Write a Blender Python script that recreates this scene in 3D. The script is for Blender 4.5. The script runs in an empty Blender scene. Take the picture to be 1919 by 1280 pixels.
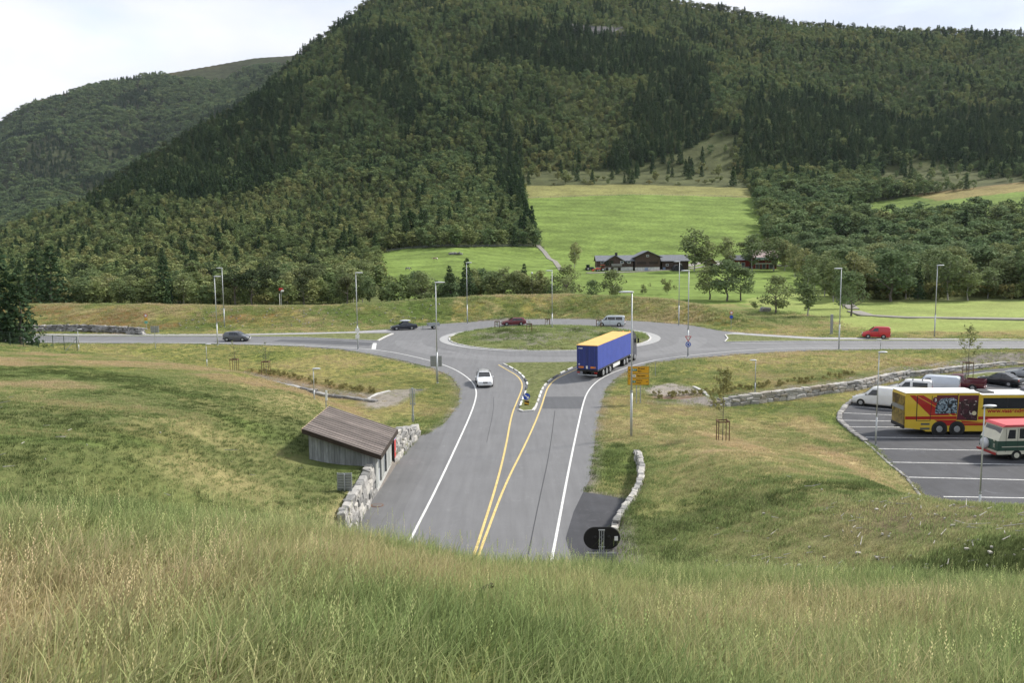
import bpy, bmesh, math, random
import numpy as np
from mathutils import Vector, Matrix
from mathutils.geometry import delaunay_2d_cdt
R_ = math.radians
random.seed(7); rng = np.random.default_rng(7)
SC = bpy.context.scene
COL = SC.collection

# ------------------------------------------------------------------ camera
F = 1535.0; PITCH = 6.14; ROLL = -0.6; CZ = 15.0
cam_d = bpy.data.cameras.new('camera'); cam = bpy.data.objects.new('camera', cam_d); COL.objects.link(cam)
cam_d.sensor_width = 36; cam_d.lens = F*36/1919; cam_d.clip_start = 0.2; cam_d.clip_end = 20000
CM = Matrix.Rotation(R_(90-PITCH), 4, 'X') @ Matrix.Rotation(R_(ROLL), 4, 'Z')
cam.matrix_world = Matrix.Translation((0, 0, CZ)) @ CM
SC.camera = cam
CMN = np.array(CM.to_3x3())

# ------------------------------------------------------------------ sky and sun
SUN_EL, SUN_AZ = 40, 62       # azimuth clockwise from +Y: ahead and to the right
wd = bpy.data.worlds.new('World'); SC.world = wd; wd.use_nodes = True
nt = wd.node_tree; nt.nodes.clear()
def N(t, kind, **kw):
    n = t.nodes.new(kind)
    for k, v in kw.items():
        if k.startswith('i_'):
            key = k[2:]; key = int(key) if key.isdigit() else key.replace('_', ' ')
            n.inputs[key].default_value = v
        else: setattr(n, k, v)
    return n
sky = N(nt, 'ShaderNodeTexSky', sky_type='NISHITA', sun_disc=False)
sky.sun_elevation = R_(SUN_EL); sky.sun_rotation = R_(SUN_AZ); sky.air_density = 1.2; sky.dust_density = 1.5
bg1 = N(nt, 'ShaderNodeBackground'); bg1.inputs[1].default_value = 0.15
bg2 = N(nt, 'ShaderNodeBackground'); bg2.inputs[1].default_value = 0.63
tc = N(nt, 'ShaderNodeTexCoord'); mp = N(nt, 'ShaderNodeMapping'); mp.inputs['Scale'].default_value = (1.0, 1.0, 3.2)
nz = N(nt, 'ShaderNodeTexNoise', i_Scale=2.3, i_Detail=9.0, i_Roughness=0.55, i_Distortion=0.5)
rp = N(nt, 'ShaderNodeValToRGB'); rp.color_ramp.elements[0].position = 0.30; rp.color_ramp.elements[1].position = 0.50
rp.color_ramp.elements[0].color = (0.62, 0.62, 0.62, 1); rp.color_ramp.elements[1].color = (1, 1, 1, 1)
nz2 = N(nt, 'ShaderNodeTexNoise', i_Scale=1.6, i_Detail=6.0)
mp2 = N(nt, 'ShaderNodeMapping'); mp2.inputs['Location'].default_value = (3.1, 1.7, 0.4); mp2.inputs['Scale'].default_value = (1, 1, 3.0)
rc = N(nt, 'ShaderNodeValToRGB'); rc.color_ramp.elements[0].position = 0.42; rc.color_ramp.elements[1].position = 0.62
rc.color_ramp.elements[0].color = (0.66, 0.74, 0.88, 1); rc.color_ramp.elements[1].color = (1.0, 1.0, 1.02, 1)
mx = N(nt, 'ShaderNodeMixShader'); out = N(nt, 'ShaderNodeOutputWorld')
L = nt.links.new
L(tc.outputs['Generated'], mp.inputs[0]); L(mp.outputs[0], nz.inputs['Vector']); L(nz.outputs[0], rp.inputs[0])
L(tc.outputs['Generated'], mp2.inputs[0]); L(mp2.outputs[0], nz2.inputs['Vector']); L(nz2.outputs[0], rc.inputs[0])
L(rc.outputs[0], bg2.inputs[0]); L(sky.outputs[0], bg1.inputs[0]); L(rp.outputs[0], mx.inputs[0])
L(bg1.outputs[0], mx.inputs[1]); L(bg2.outputs[0], mx.inputs[2]); L(mx.outputs[0], out.inputs[0])
sd = bpy.data.lights.new('sun', 'SUN'); so = bpy.data.objects.new('sun', sd); COL.objects.link(so)
sd.energy = 3.4; sd.angle = R_(7); sd.color = (1.0, 0.95, 0.87)
az, el = R_(SUN_AZ), R_(SUN_EL)
sdir = Vector((math.sin(az)*math.cos(el), math.cos(az)*math.cos(el), math.sin(el)))
so.rotation_euler = sdir.to_track_quat('Z', 'Y').to_euler()
SC.view_settings.view_transform = 'Standard'; SC.view_settings.look = 'None'
SC.view_settings.exposure = 0.78; SC.view_settings.gamma = 1.0
try:
    SC.cycles.max_bounces = 5; SC.cycles.transparent_max_bounces = 4; SC.cycles.diffuse_bounces = 3
    SC.cycles.volume_bounces = 0; SC.cycles.use_denoising = True; SC.cycles.use_adaptive_sampling = True
except Exception: pass

# ------------------------------------------------------------------ helpers: projection
def ray(px, py):
    return CMN @ np.array([(px-959.5)/F, (640.0-py)/F, -1.0])
def to_px(x, y, z):
    v = np.stack([x, y, np.asarray(z)-CZ], 0).reshape(3, -1)
    c = CMN.T @ v
    return 959.5 + F*c[0]/-c[2], 640.0 - F*c[1]/-c[2]
def hit(px, py, hf, y0=20.0, y1=1800.0):
    """first point along the ray through the photo pixel that meets the surface hf(x,y)"""
    d = ray(px, py); d = d/d[1]
    ys = np.concatenate([np.arange(y0, 200, 0.25), np.arange(200, y1, 1.0)])
    g = CZ + d[2]*ys - hf(d[0]*ys, ys)
    i = np.argmax(g <= 0)
    if g[i] > 0: i = len(ys)-1
    if i > 0 and g[i] <= 0:
        t = g[i-1]/(g[i-1]-g[i]); y = ys[i-1] + t*(ys[i]-ys[i-1])
    else: y = ys[i]
    return (d[0]*y, y)
def tdep(px, py):
    d = ray(px, py); return d[0]/d[1], -d[2]/d[1]

# ------------------------------------------------------------------ helpers: noise
_tab = rng.random((256, 256))
def vnoise(x, y):
    xi = np.floor(x).astype(int); yi = np.floor(y).astype(int); fx = x-xi; fy = y-yi
    fx = fx*fx*(3-2*fx); fy = fy*fy*(3-2*fy)
    g = lambda a, b: _tab[a & 255, b & 255]
    return (g(xi, yi)*(1-fx)+g(xi+1, yi)*fx)*(1-fy) + (g(xi, yi+1)*(1-fx)+g(xi+1, yi+1)*fx)*fy
def fbm(x, y, s, o=4):
    x = np.asarray(x, float)/s + 37.3; y = np.asarray(y, float)/s + 11.9
    r = 0; a = 1; t = 0
    for k in range(o):
        r = r + a*vnoise(x, y); t += a; a *= .5; x = x*2.03+5.1; y = y*2.01+9.7
    return r/t
def sst(a, b, v):
    t = np.clip((np.asarray(v, float)-a)/(b-a), 0, 1); return t*t*(3-2*t)

# ------------------------------------------------------------------ ground heights
def Rr(y): return np.interp(y, [80, 115, 155], [0.0, 1.0, 1.8])
def road_h(x, y): return Rr(y) + 0*np.asarray(x)
def P(px, py): return hit(px, py, road_h)
def lot_h(x, y): return -0.5 + 0*np.asarray(x)*np.asarray(y)
def PL(px, py): return hit(px, py, lot_h)

# asphalt outline (photograph points put down on the ground)
ROAD_PX = [(-140,641),(0,642),(145,643),(300,643.5),(430,645),(560,649),(640,655),(700,665),(760,677),(810,690),(845,706),(862,730),(858,760),(835,792),(800,815),(785,818),(760,846),(738,872),(701,925),(672,985)]
ROAD = [P(*p) for p in ROAD_PX] + [(-8.9, 34), (-8.9, 24), (5.2, 24), (5.2, 36)] + [P(*p) for p in
       [(1150,990),(1172,955),(1186,938),(1140,930),(1093,923),(1105,900),(1111,860),(1117,803),(1127,762),(1135,730),(1149,714),(1174,697),(1220,680),(1290,672),(1400,663),(1500,658),(1650,655),(1919,653.5),(2080,653),
        (2080,637),(1919,636.5),(1650,634),(1526,632.5),(1400,625),(1349,620),(1290,609),(1200,602),(1100,598),(1030,597.5),(940,600),(830,607),(740,616.5),(650,622),(560,624),(430,626.5),(300,627.5),(150,626.5),(0,626),(-140,625)]]
def ISL(pts): return [P(*p) for p in pts]
ISL_LEFT = ISL([(736,626),(722,632),(708,639.5),(640,636.5),(560,633),(430,631.5),(150,631),(-140,630.5),(-140,628.8),(150,629.6),(430,630),(500,629),(580,627.6),(650,625.5)])
ISL_RIGHT = ISL([(1359,628.5),(1364,635),(1358,642),(1420,641),(1526,640.3),(1700,640.2),(2080,641),(2080,638.6),(1700,638),(1560,637.5),(1526,637.3),(1440,632),(1372,627.5)])
ISL_NEAR = ISL([(943,683),(958,690),(974.6,700.6),(984,711),(989,720.4),(987,730),(985,736),(980,748.6),(975.7,760),(972.6,769.4),(980,772.5),(998.6,771),(1003.3,765),(1008,753.8),(1014.2,735),(1019.5,724.6),(1028.8,715),(1039,708),(1053.8,698.6),(1082,686),(1115,679),(1050,680.5),(960,681)])
ca = P(843, 634); cb = P(1224, 636)
ICX = (ca[0]+cb[0])/2; IRAD = (cb[0]-ca[0])/2; _n = P(1035, 659)[1]; _f = P(1035, 612)[1]
ICY = (_n+_f)/2; IRY = (_f-_n)/2
CIRC = [(ICX+IRAD*math.cos(a), ICY+IRY*math.sin(a)) for a in np.linspace(0, 2*math.pi, 73)[:-1]]
APR = [(ICX+(IRAD+1.6)*math.cos(a), ICY+(IRY+.55)*math.sin(a)) for a in np.linspace(0, 2*math.pi, 73)[:-1]]
LOT = [PL(1597,752), PL(1582,764), PL(1573,775), PL(1572,786), PL(1580,795), PL(1616,824), (28.6,64), (26.7,54), (24.8,44), (24.5,39), (60,36), (95,60), (110,112)] + [PL(*p) for p in [(1990,683),(1919,687),(1859,692),(1790,700),(1703,713),(1640,728),(1612,739)]]
LOT_ISL = [PL(*p) for p in [(1784,711),(1800,706),(1850,700),(1919,697),(1990,694),(1990,700),(1919,702),(1870,706),(1838,711),(1812,717),(1790,716)]]

def inside(x, y, poly):
    x = np.asarray(x, float); y = np.asarray(y, float); r = np.zeros(np.broadcast(x, y).shape, bool)
    n = len(poly)
    for i in range(n):
        x1, y1 = poly[i]; x2, y2 = poly[(i+1) % n]
        if y1 == y2: continue
        c = ((y1 > y) != (y2 > y)) & (x < (x2-x1)*(y-y1)/(y2-y1)+x1)
        r ^= c
    return r
def edist(x, y, poly, closed=True):
    x = np.asarray(x, float); y = np.asarray(y, float); r = np.full(np.broadcast(x, y).shape, 1e9)
    n = len(poly)
    for i in range(n if closed else n-1):
        x1, y1 = poly[i]; x2, y2 = poly[(i+1) % n]; dx, dy = x2-x1, y2-y1
        t = np.clip(((x-x1)*dx+(y-y1)*dy)/(dx*dx+dy*dy+1e-9), 0, 1)
        r = np.minimum(r, np.hypot(x-x1-t*dx, y-y1-t*dy))
    return r

# berm behind the roundabout
_bp = [(-400,616),(75,617),(250,621),(400,620),(600,615),(740,609),(875,604),(1030,596.5),(1200,600.5),(1300,607.5),(1400,618),(1450,623),(1500,627)]
_cp = [(-400,566),(75,568),(300,570),(600,572),(700,566),(850,556),(1000,550),(1150,553),(1250,560),(1350,577),(1450,603),(1510,627)]
BB = [P(*p) for p in _bp]; BBX = [p[0] for p in BB]; BBY = [p[1] for p in BB]
BCX = []; BCH = []
for px, py in _cp:
    u, t = tdep(px, py+3)
    y = 176.0
    for k in range(6): y = np.interp(u*y, BBX, BBY)+12
    BCX.append(u*y); BCH.append(15-t*y)
def V(y): return 1.8 + 0.026*np.maximum(np.asarray(y)-185, 0)
def berm(x, y):
    yb = np.interp(x, BBX, BBY); h = np.interp(x, BCX, BCH, right=1.8)-1.8
    h = np.maximum(h, 0) * (1-sst(58, 66, x))
    s = y-yb
    up = np.clip(s/12.0, 0, 1); up = up*up*(3-2*up)*.35+up*.65
    dn = 1-sst(14.5, 27, s)
    return h*up*dn

CRX = [-200,-72,-50,-40,-28,-20,-13.4,-8.9]; CRY = [160,113,99,92,81,73,65,60]; CRH = [3.3,3.3,3.2,3.1,3.4,2.8,2.4,1.2]
_tb = [(-300,905),(0,915),(250,925),(450,945),(600,965),(780,1000),(900,1026),(1035,1040),(1150,1053),(1300,1063),(1500,1070),(2300,1075)]
TB = [tdep(px, py+np.interp(px,[0,1000],[48,36])) for px, py in _tb]
WLX, WLY = [-8.9,-8.9,-8.75,-8.6,-7.9], [20,44,50.5,57.5,67]   # retaining wall beside the hut
RWX, RWY = [3.6,3.9,5.3,6.9,7.9,8.5,9.0], [20,36,42.6,47,51,55,60]       # wall at the lay-by
WALL_R = [(13.5,79.5),(20,80.5),(28,84.5),(38,90),(48,98.6),(64.8,107.5),(85,112),(120,115)]
WHX, WHH = [16, 20, 28, 38, 48, 62, 80], [.25, .6, .95, 1.0, .65, .35, .25]
WALL_L = [(-34,99.5),(-26,92.5),(-20,87),(-14.3,83.2)]
def side(x, y, line):
    """y of the line at x (piecewise)"""
    return np.interp(x, [p[0] for p in line], [p[1] for p in line])
def H(x, y):
    x = np.asarray(x, float); y = np.asarray(y, float)
    b = Rr(y)
    # sunk ground before the right-hand stone wall and the car park
    fr = 1-sst(-0.2, 0.9, y-side(x, y, WALL_R))
    s_ = y-side(x, y, WALL_R); wh = np.interp(x, WHX, WHH); wf = np.clip(wh/np.maximum(b+.5, .2), 0, 1)
    fr = 1-(wf*sst(-.2, .9, s_)+(1-wf)*sst(.9, 1, .9+.1*s_/np.interp(x, [50, 64], [9., 3.]))); b = b + (-0.5-b)*fr*sst(10, 21, x)
    # underpass cutting at the left
    fl = (1-sst(-0.2, 0.9, y-side(x, y, WALL_L)))*sst(-0, 5, y-side(x, y, WALL_L)+12)
    b = b + (-1.3-b)*fl*sst(-40, -30, x)*(1-sst(-17, -9, x))
    b = b + berm(x, y)
    b = b + (0.0)*x
    far = V(y)-1.8
    b = b + far
    u = x/np.maximum(y, 6)
    a = np.interp(u, [p[0] for p in TB], [p[1] for p in TB])-2*math.sqrt(1.6*.014)
    yy = np.clip(y, -40, 40)
    m = CZ-1.6 - a*yy - .014*np.where(yy > 0, yy*yy, 0)
    m = np.where(y > 34, -9, m)
    yc = np.interp(x, CRX, CRY); hc = np.interp(x, CRX, CRH)
    T = np.where(y < yc, hc+.095*(yc-y), hc*(1-sst(0, 13, y-yc)))
    s = np.interp(y, WLY, WLX)-x
    wt = np.interp(y, [56, 60, 67, 70], [1.75, 1.6, .6, 0.0])
    lf = (wt+(T-wt)*sst(.4, 12.5, s))
    lf = lf*sst(0.0, .7, s)
    b = np.where(s > 0, np.maximum(b, lf), b)
    sr = x-np.interp(y, RWY, RWX); bump_ = 1.15*np.exp(-((x-14)/4.2)**2-((y-48)/11)**2)
    hf = .0036*np.maximum(68-y, 0)**2; hf = np.where(hf > 4.2, 4.2+1.5*(1-np.exp(-(hf-4.2)/1.5)), hf)
    hw = np.minimum(hf, 1.1); hr = (hw+(hf-hw)*sst(.8, 15, sr))*sst(0, .8, sr)
    hr = hr+bump_*sst(1, 5, sr)
    xe = np.interp(y, [38, 44, 54, 64, 72, 80], [24.3, 24.8, 26.7, 28.6, 30, 31])
    cut = sst(-6, -.3, x-xe)*sst(32, 41, y)
    hr = hr*(1-cut)
    b = np.where(sr > 0, np.maximum(b, b*(1-sst(0, .6, hr))+hr), b)
    return np.maximum(b, m)

# far terrain: rows of (depth, photo y) per column
_fc = [-400, 0, 300, 600, 700, 850, 1000, 1200, 1400, 1520, 1650, 1919, 2400]
_r2 = [545, 540, 535, 532, 530, 527, 528, 528, 528, 530, 534, 536, 536]      # depth 314
_r3 = [520, 512, 505, 497, 478, 463, 484, 488, 482, 486, 500, 500, 500]      # 430
_r4 = [500, 470, 412, 405, 392, 377, 370, 366, 368, 392, 396, 352, 340]      # 650
_r5 = [490, 450, 345, 325, 310, 296, 318, 322, 322, 322, 322, 316, 300]      # 800
_sp = [(-400,560,850),(-120,500,860),(0,456,880),(160,376,900),(240,322,930),(370,246,990),(480,188,1080),(560,112,1180),(640,48,1260),(690,6,1330),(760,-55,1420),(900,-105,1500),(1000,-90,1500),(1150,-35,1470),(1280,8,1420),(1400,30,1400),(1500,48,1380),(1700,62,1350),(1919,66,1320),(2400,70,1300)]
def _u(px): return (px-959.5)/F
def far_h(x, y):
    x = np.asarray(x, float); y = np.asarray(y, float)
    ux = x/np.maximum(y, 1)
    pc = np.array([tdep(p, 480)[0] for p in _fc]); ps = np.array([tdep(p[0], 200)[0] for p in _sp])
    def rowt(vals): return np.interp(ux, pc, [tdep(p, v)[1] for p, v in zip(_fc, vals)])
    h0 = V(185.)+0*x; h1 = V(240.)+0*x
    h2 = 15-rowt(_r2)*314; h3 = 15-rowt(_r3)*430; h4 = 15-rowt(_r4)*650; h5 = 15-rowt(_r5)*800
    D = np.interp(ux, ps, [p[2] for p in _sp])
    ts = np.interp(ux, ps, [tdep(p[0], p[1])[1] for p in _sp])
    hs = 15-ts*D
    h5 = np.minimum(h5, h4+(hs-h4)*np.clip(150/np.maximum(D-650, 1), 0, 1)+20)
    r = np.where(y < 240, h0+(h1-h0)*(y-185)/55, 0)
    def seg(r, a, b, ha, hb):
        t = np.clip((y-a)/(b-a), 0, 1); return np.where((y >= a) & (y < b), ha+(hb-ha)*t, r)
    r = seg(r, 240, 314, h1, h2); r = seg(r, 314, 430, h2, h3); r = seg(r, 430, 650, h3, h4); r = seg(r, 650, 800, h4, h5)
    t = (y-800)/np.maximum(D-800, 1)
    n = (fbm(x, y, 160, 4)-.5)*60*np.clip(t*4, 0, 1)*np.clip((1-t)*3, 0, 1)
    r = np.where((y >= 800) & (y < D), h5+(hs-h5)*t+n, r)
    back = hs-(y-D)*.25
    r = np.where(y >= D, back, r)
    return r
def ground(x, y):
    x = np.asarray(x, float); y = np.asarray(y, float)
    return np.where(y < 185, H(x, y), np.where(y < 200, H(x, y)+(far_h(x, y)-H(x, y))*sst(185, 200, y), far_h(x, y)))
def G1(x, y): return float(ground(x, y))

# ------------------------------------------------------------------ helpers: materials
def lin(c): return tuple(((v/12.92) if v <= .04045 else ((v+.055)/1.055)**2.4) for v in c)
MATS = {}
def mat(name, col, rough=.6, metal=0.0, var=.12, scale=6.0, spec=.4, coat=0.0, bump=0.0, bscale=30.0, emit=None, detail=5.0):
    if name in MATS: return MATS[name]
    m = bpy.data.materials.new(name); m.use_nodes = True; t = m.node_tree; b = t.nodes['Principled BSDF']
    b.inputs['Roughness'].default_value = rough; b.inputs['Metallic'].default_value = metal
    b.inputs['Specular IOR Level'].default_value = spec; b.inputs['Coat Weight'].default_value = coat
    tcx = N(t, 'ShaderNodeTexCoord')
    n = N(t, 'ShaderNodeTexNoise', i_Scale=scale, i_Detail=detail, i_Roughness=.6)
    r = N(t, 'ShaderNodeMapRange'); r.inputs[1].default_value = .3; r.inputs[2].default_value = .7
    r.inputs[3].default_value = 1-var; r.inputs[4].default_value = 1+var
    v = N(t, 'ShaderNodeVectorMath', operation='SCALE'); v.inputs[0].default_value = col[:3]
    t.links.new(tcx.outputs['Object'], n.inputs['Vector']); t.links.new(n.outputs[0], r.inputs[0]); t.links.new(r.outputs[0], v.inputs['Scale'])
    t.links.new(v.outputs[0], b.inputs['Base Color'])
    if bump:
        n2 = N(t, 'ShaderNodeTexNoise', i_Scale=bscale, i_Detail=4.0); bp = N(t, 'ShaderNodeBump'); bp.inputs['Strength'].default_value = bump
        bp.inputs['Distance'].default_value = .03
        t.links.new(tcx.outputs['Object'], n2.inputs['Vector']); t.links.new(n2.outputs[0], bp.inputs['Height']); t.links.new(bp.outputs[0], b.inputs['Normal'])
    if emit: b.inputs['Emission Color'].default_value = (*emit[:3], 1); b.inputs['Emission Strength'].default_value = emit[3]
    MATS[name] = m; return m

def mkmesh(name, V_, F_, mats, parent=None, smooth=False, mi=None, loc=None, link=True):
    me = bpy.data.meshes.new(name); me.from_pydata([tuple(map(float, v)) for v in V_], [], F_)
    if not isinstance(mats, (list, tuple)): mats = [mats]
    for m in mats: me.materials.append(m)
    if mi is not None: me.polygons.foreach_set('material_index', mi)
    if smooth: me.polygons.foreach_set('use_smooth', [True]*len(me.polygons))
    me.update()
    o = bpy.data.objects.new(name, me)
    if link: COL.objects.link(o)
    if parent is not None: o.parent = parent
    if loc is not None: o.location = loc
    return o
def tag(o, label=None, cat=None, group=None, kind=None):
    if label: o['label'] = label
    if cat: o['category'] = cat
    if group: o['group'] = group
    if kind: o['kind'] = kind
    return o
def thing(name, label, cat, loc=(0, 0, 0), rz=0, group=None):
    o = bpy.data.objects.new(name, None); COL.objects.link(o); o.location = loc; o.rotation_euler = (0, 0, rz)
    o.empty_display_size = .3
    return tag(o, label, cat, group)
def dup(root, loc, rz=None, label=None, group=None, scale=None):
    r = root.copy(); COL.objects.link(r); r.location = loc
    if rz is not None: r.rotation_euler = (0, 0, rz)
    if scale is not None: r.scale = scale if not isinstance(scale, (int, float)) else (scale,)*3
    if label: r['label'] = label
    if group: r['group'] = group
    for ch in KIDS.get(root.name, []):
        c = ch.copy(); COL.objects.link(c); c.parent = r
        for g in KIDS.get(ch.name, []):
            d = g.copy(); COL.objects.link(d); d.parent = c
    return r
KIDS = {}
def regkids(root):
    KIDS[root.name] = list(root.children)
    for c in root.children: KIDS[c.name] = list(c.children)

# ------------------------------------------------------------------ ground sheets
def grid_mesh(name, xs, ys, hf, matl):
    X, Y = np.meshgrid(xs, ys); Z = hf(X, Y)
    return grid_from(name, X, Y, Z, matl)
def grid_from(name, X, Y, Z, matl):
    ny, nx = X.shape
    me = bpy.data.meshes.new(name); nv = nx*ny
    me.vertices.add(nv); me.vertices.foreach_set('co', np.stack([X, Y, Z], -1).ravel().astype('f'))
    i = np.arange((ny-1)*(nx-1)); r = i//(nx-1); c = i % (nx-1); a = r*nx+c
    q = np.stack([a, a+1, a+nx+1, a+nx], -1).ravel().astype('i')
    me.loops.add(len(q)); me.loops.foreach_set('vertex_index', q)
    me.polygons.add(len(i)); me.polygons.foreach_set('loop_start', (i*4).astype('i')); me.polygons.foreach_set('loop_total', np.full(len(i), 4, 'i'))
    me.update(calc_edges=True); me.polygons.foreach_set('use_smooth', np.ones(len(i), bool)); me.materials.append(matl)
    o = bpy.data.objects.new(name, me); COL.objects.link(o); return o
def set_col(o, C, name='cover'):
    a = o.data.color_attributes.new(name, 'FLOAT_COLOR', 'POINT')
    C = np.concatenate([C.reshape(-1, 3), np.ones((C.size//3, 1))], 1); a.data.foreach_set('color', C.ravel().astype('f'))
def ground_mat(name, s1=1.3, s2=9.0, v1=.35, v2=.4, bump=.6):
    m = bpy.data.materials.new(name); m.use_nodes = True; t = m.node_tree; b = t.nodes['Principled BSDF']; l = t.links.new
    b.inputs['Roughness'].default_value = 1.0; b.inputs['Specular IOR Level'].default_value = .1
    at = N(t, 'ShaderNodeAttribute', attribute_name='cover'); tcx = N(t, 'ShaderNodeTexCoord')
    n1 = N(t, 'ShaderNodeTexNoise', i_Scale=s1, i_Detail=6.0, i_Roughness=.65); n2 = N(t, 'ShaderNodeTexNoise', i_Scale=s2, i_Detail=5.0, i_Roughness=.7)
    prev = at.outputs['Color']
    for n, v in ((n1, v1), (n2, v2)):
        l(tcx.outputs['Object'], n.inputs['Vector'])
        r = N(t, 'ShaderNodeMapRange'); r.inputs[1].default_value = .3; r.inputs[2].default_value = .7; r.inputs[3].default_value = 1-v; r.inputs[4].default_value = 1+v
        s = N(t, 'ShaderNodeVectorMath', operation='SCALE'); l(n.outputs[0], r.inputs[0]); l(prev, s.inputs[0]); l(r.outputs[0], s.inputs['Scale']); prev = s.outputs[0]
    l(prev, b.inputs['Base Color'])
    bp = N(t, 'ShaderNodeBump'); bp.inputs['Strength'].default_value = bump; bp.inputs['Distance'].default_value = .12
    l(n2.outputs[0], bp.inputs['Height']); l(bp.outputs[0], b.inputs['Normal'])
    return m
def mixc(a, b, t): return a+(np.asarray(b)-a)*t[..., None]

GREEN = np.array([.145, .165, .055]); OLIVE = np.array([.215, .200, .078]); STRAW = np.array([.38, .30, .155]); DARKG = np.array([.080, .095, .035])
LUSH = np.array([.10, .165, .035]); RUST = np.array([.16, .085, .035]); GRAV = np.array([.25, .225, .205]); SOIL = np.array([.13, .10, .065])
FIELD = np.array([.150, .210, .050]); FIELD2 = np.array([.235, .285, .085])
def dryness(x, y):
    d = sst(.40, .68, fbm(x, y, 11, 4))
    d = d*.55
    d = np.maximum(d, sst(14, 2, edist(x, y, [(12,58),(15.5,50),(13.5,43),(11,38)], False))*.0)
    for cx, cy, rx, ry, s in ((17,62,4,12,1.), (14.5,54,3.5,7,.9), (23,57,3.2,12,1.), (22,47,2.4,7,.9), (26,70,3,8,.8), (-9,5.5,6,3.5,.8), (-16,10,5,5,.5), (-40,60,16,7,.5), (-19,48,5,3,.4)):
        d = np.maximum(d, s*(1-sst(.3, 1.15, np.hypot((x-cx)/rx, (y-cy)/ry)+(fbm(x, y, 3, 3)-.5)*1.1)))
    return np.clip(d, 0, 1)
def cover(x, y, z):
    n = fbm(x, y, 6, 4); d = dryness(x, y)
    c = mixc(np.broadcast_to(GREEN, x.shape+(3,)), OLIVE, sst(.35, .62, fbm(x+50, y, 17, 4)))
    c = mixc(c, STRAW, d)
    c = mixc(c, LUSH, sst(.56, .70, fbm(x-90, y+40, 8, 4))*(1-d)*.8)
    # flat ground round the roundabout is yellower
    flat = sst(68, 80, y)*(1-sst(146, 156, y)); c = mixc(c, np.array([.22, .205, .055]), flat*.6)
    rd = sst(.50, .66, fbm(x-17, y*1.6+9, 10, 4))*((x < -14) & (y > 24) & (y < 100)); c = mixc(c, np.array([.24, .17, .085]), rd*.7)
    # dark hill flanks
    lh = (x < -9.5) & (y > 22) & (y < 84); c = mixc(c, DARKG*1.15, np.where(lh, .45+.4*sst(.4, .6, n), 0)*(1-d)*(1-sst(60, 80, y)))
    rh = (x > 5) & (y > 14) & (y < 42); c = mixc(c, DARKG*1.1, np.where(rh, .35+.5*sst(.4, .62, n), 0)*(1-d*.6))
    # bare patch with chips at the right
    bp = (1-sst(.4, 1.1, np.hypot((x-19)/8, (y-31)/7)+(n-.5)*1.4)); c = mixc(c, SOIL, bp*.75)
    # berm: brighter, reddish grass at top left
    bm = berm(x, y) > .15
    c = mixc(c, np.array([.17, .18, .04]), np.where(bm, .7, 0)); c = mixc(c, np.array([.25, .19, .06]), np.where(bm, sst(.42, .62, fbm(x, y, 7, 4)), 0)*.6)
    c = mixc(c, GREEN*.75, np.where(bm, sst(.50, .62, fbm(x*1.3, y*1.3, 2.6, 4)), 0)*.75); c = mixc(c, STRAW*.9, np.where(bm, sst(.56, .68, fbm(x+31, y-7, 2.1, 3)), 0)*.6)
    c = mixc(c, RUST*1.15, np.where(bm & (x < -45), sst(.40, .58, fbm(x+9, y*2, 9, 3)), 0)*.7)
    c = mixc(c, LUSH*.75, np.where(bm & (x < -12) & (x > -62), sst(.36, .56, fbm(x-9, y*2, 7, 3)), 0)*.75)
    # hay field at the right, behind the road
    fr = (1-inside(x, y, ROAD))*sst(52, 64, x)*sst(133, 137, y); c = mixc(c, FIELD2, fr*(.75+.25*n))
    # gravel beds beside the underpass and above the stone walls
    g = np.zeros(x.shape)
    for poly in GRAVELS:
        k = inside(x, y, poly); e = edist(x, y, poly); g = np.maximum(g, np.where(k, 1, 1-sst(0, 1.0, e)))
    c = mixc(c, GRAV, g*(.8+.2*n))
    for line, w in ((WALL_R, 1), (WALL_L, 1)):
        s = y-side(x, y, line); xa, xb = line[0][0], line[-1][0]
        k = (x > xa) & (x < xb); g2 = np.where(k, sst(.3, .8, s)*(1-sst(2.4, 3.6, s)), 0); c = mixc(c, GRAV*.8, g2*.9)
        g3 = np.where(k, sst(2.2, 3., s)*(1-sst(3.5, 6., s)), 0); c = mixc(c, RUST*.8, g3*.7*sst(.35, .6, n))
    re = np.where(inside(x, y, ROAD) | inside(x, y, LOT), 0, edist(x, y, ROAD)); c = mixc(c, GRAV*.8, (1-sst(.1, .9, re)))
    c = mixc(c, GREEN*.9, np.where(inside(x, y, CIRC), .4+.5*sst(.45, .6, n), 0))
    return c*(.8+.4*n)[..., None]
GRAVELS = [[P(*p) for p in [(1222,724),(1262,720),(1300,727),(1322,740),(1330,755),(1290,754),(1235,744),(1205,732)]],
           [P(*p) for p in [(680,757),(700,741),(740,731),(790,730),(765,742),(735,757),(700,765)]]]
gm = ground_mat('meadow_ground', v1=.25, v2=.3)
xs = np.concatenate([np.arange(-170, -60, 2.0), np.arange(-60, 60, .55), np.arange(60, 171, 2.0)])
ys = np.concatenate([np.arange(-30, 0, 1.5), np.arange(0, 70, .5), np.arange(70, 130, .7), np.arange(130, 200.5, 1.0)])
X, Y = np.meshgrid(xs, ys); Z = ground(X, Y)
onr = inside(X, Y, ROAD); onl = inside(X, Y, LOT); er = np.where(onr, 0, edist(X, Y, ROAD)); el_ = np.where(onl, 0, edist(X, Y, LOT))
amp = sst(.3, 4, np.minimum(er, el_))*(1-sst(185, 195, Y))
amp = amp*np.where((X < -9) & (Y < 95), .5, 1); Z = Z+(fbm(X, Y, 5, 4)-.5)*.55*amp+(fbm(X, Y, 1.3, 2)-.5)*.12*amp - .07*(onr | onl)
Zc = Z.copy()
gnd = grid_from('ground', X, Y, Z, gm); set_col(gnd, cover(X, Y, Z)); tag(gnd, kind='structure')
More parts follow.
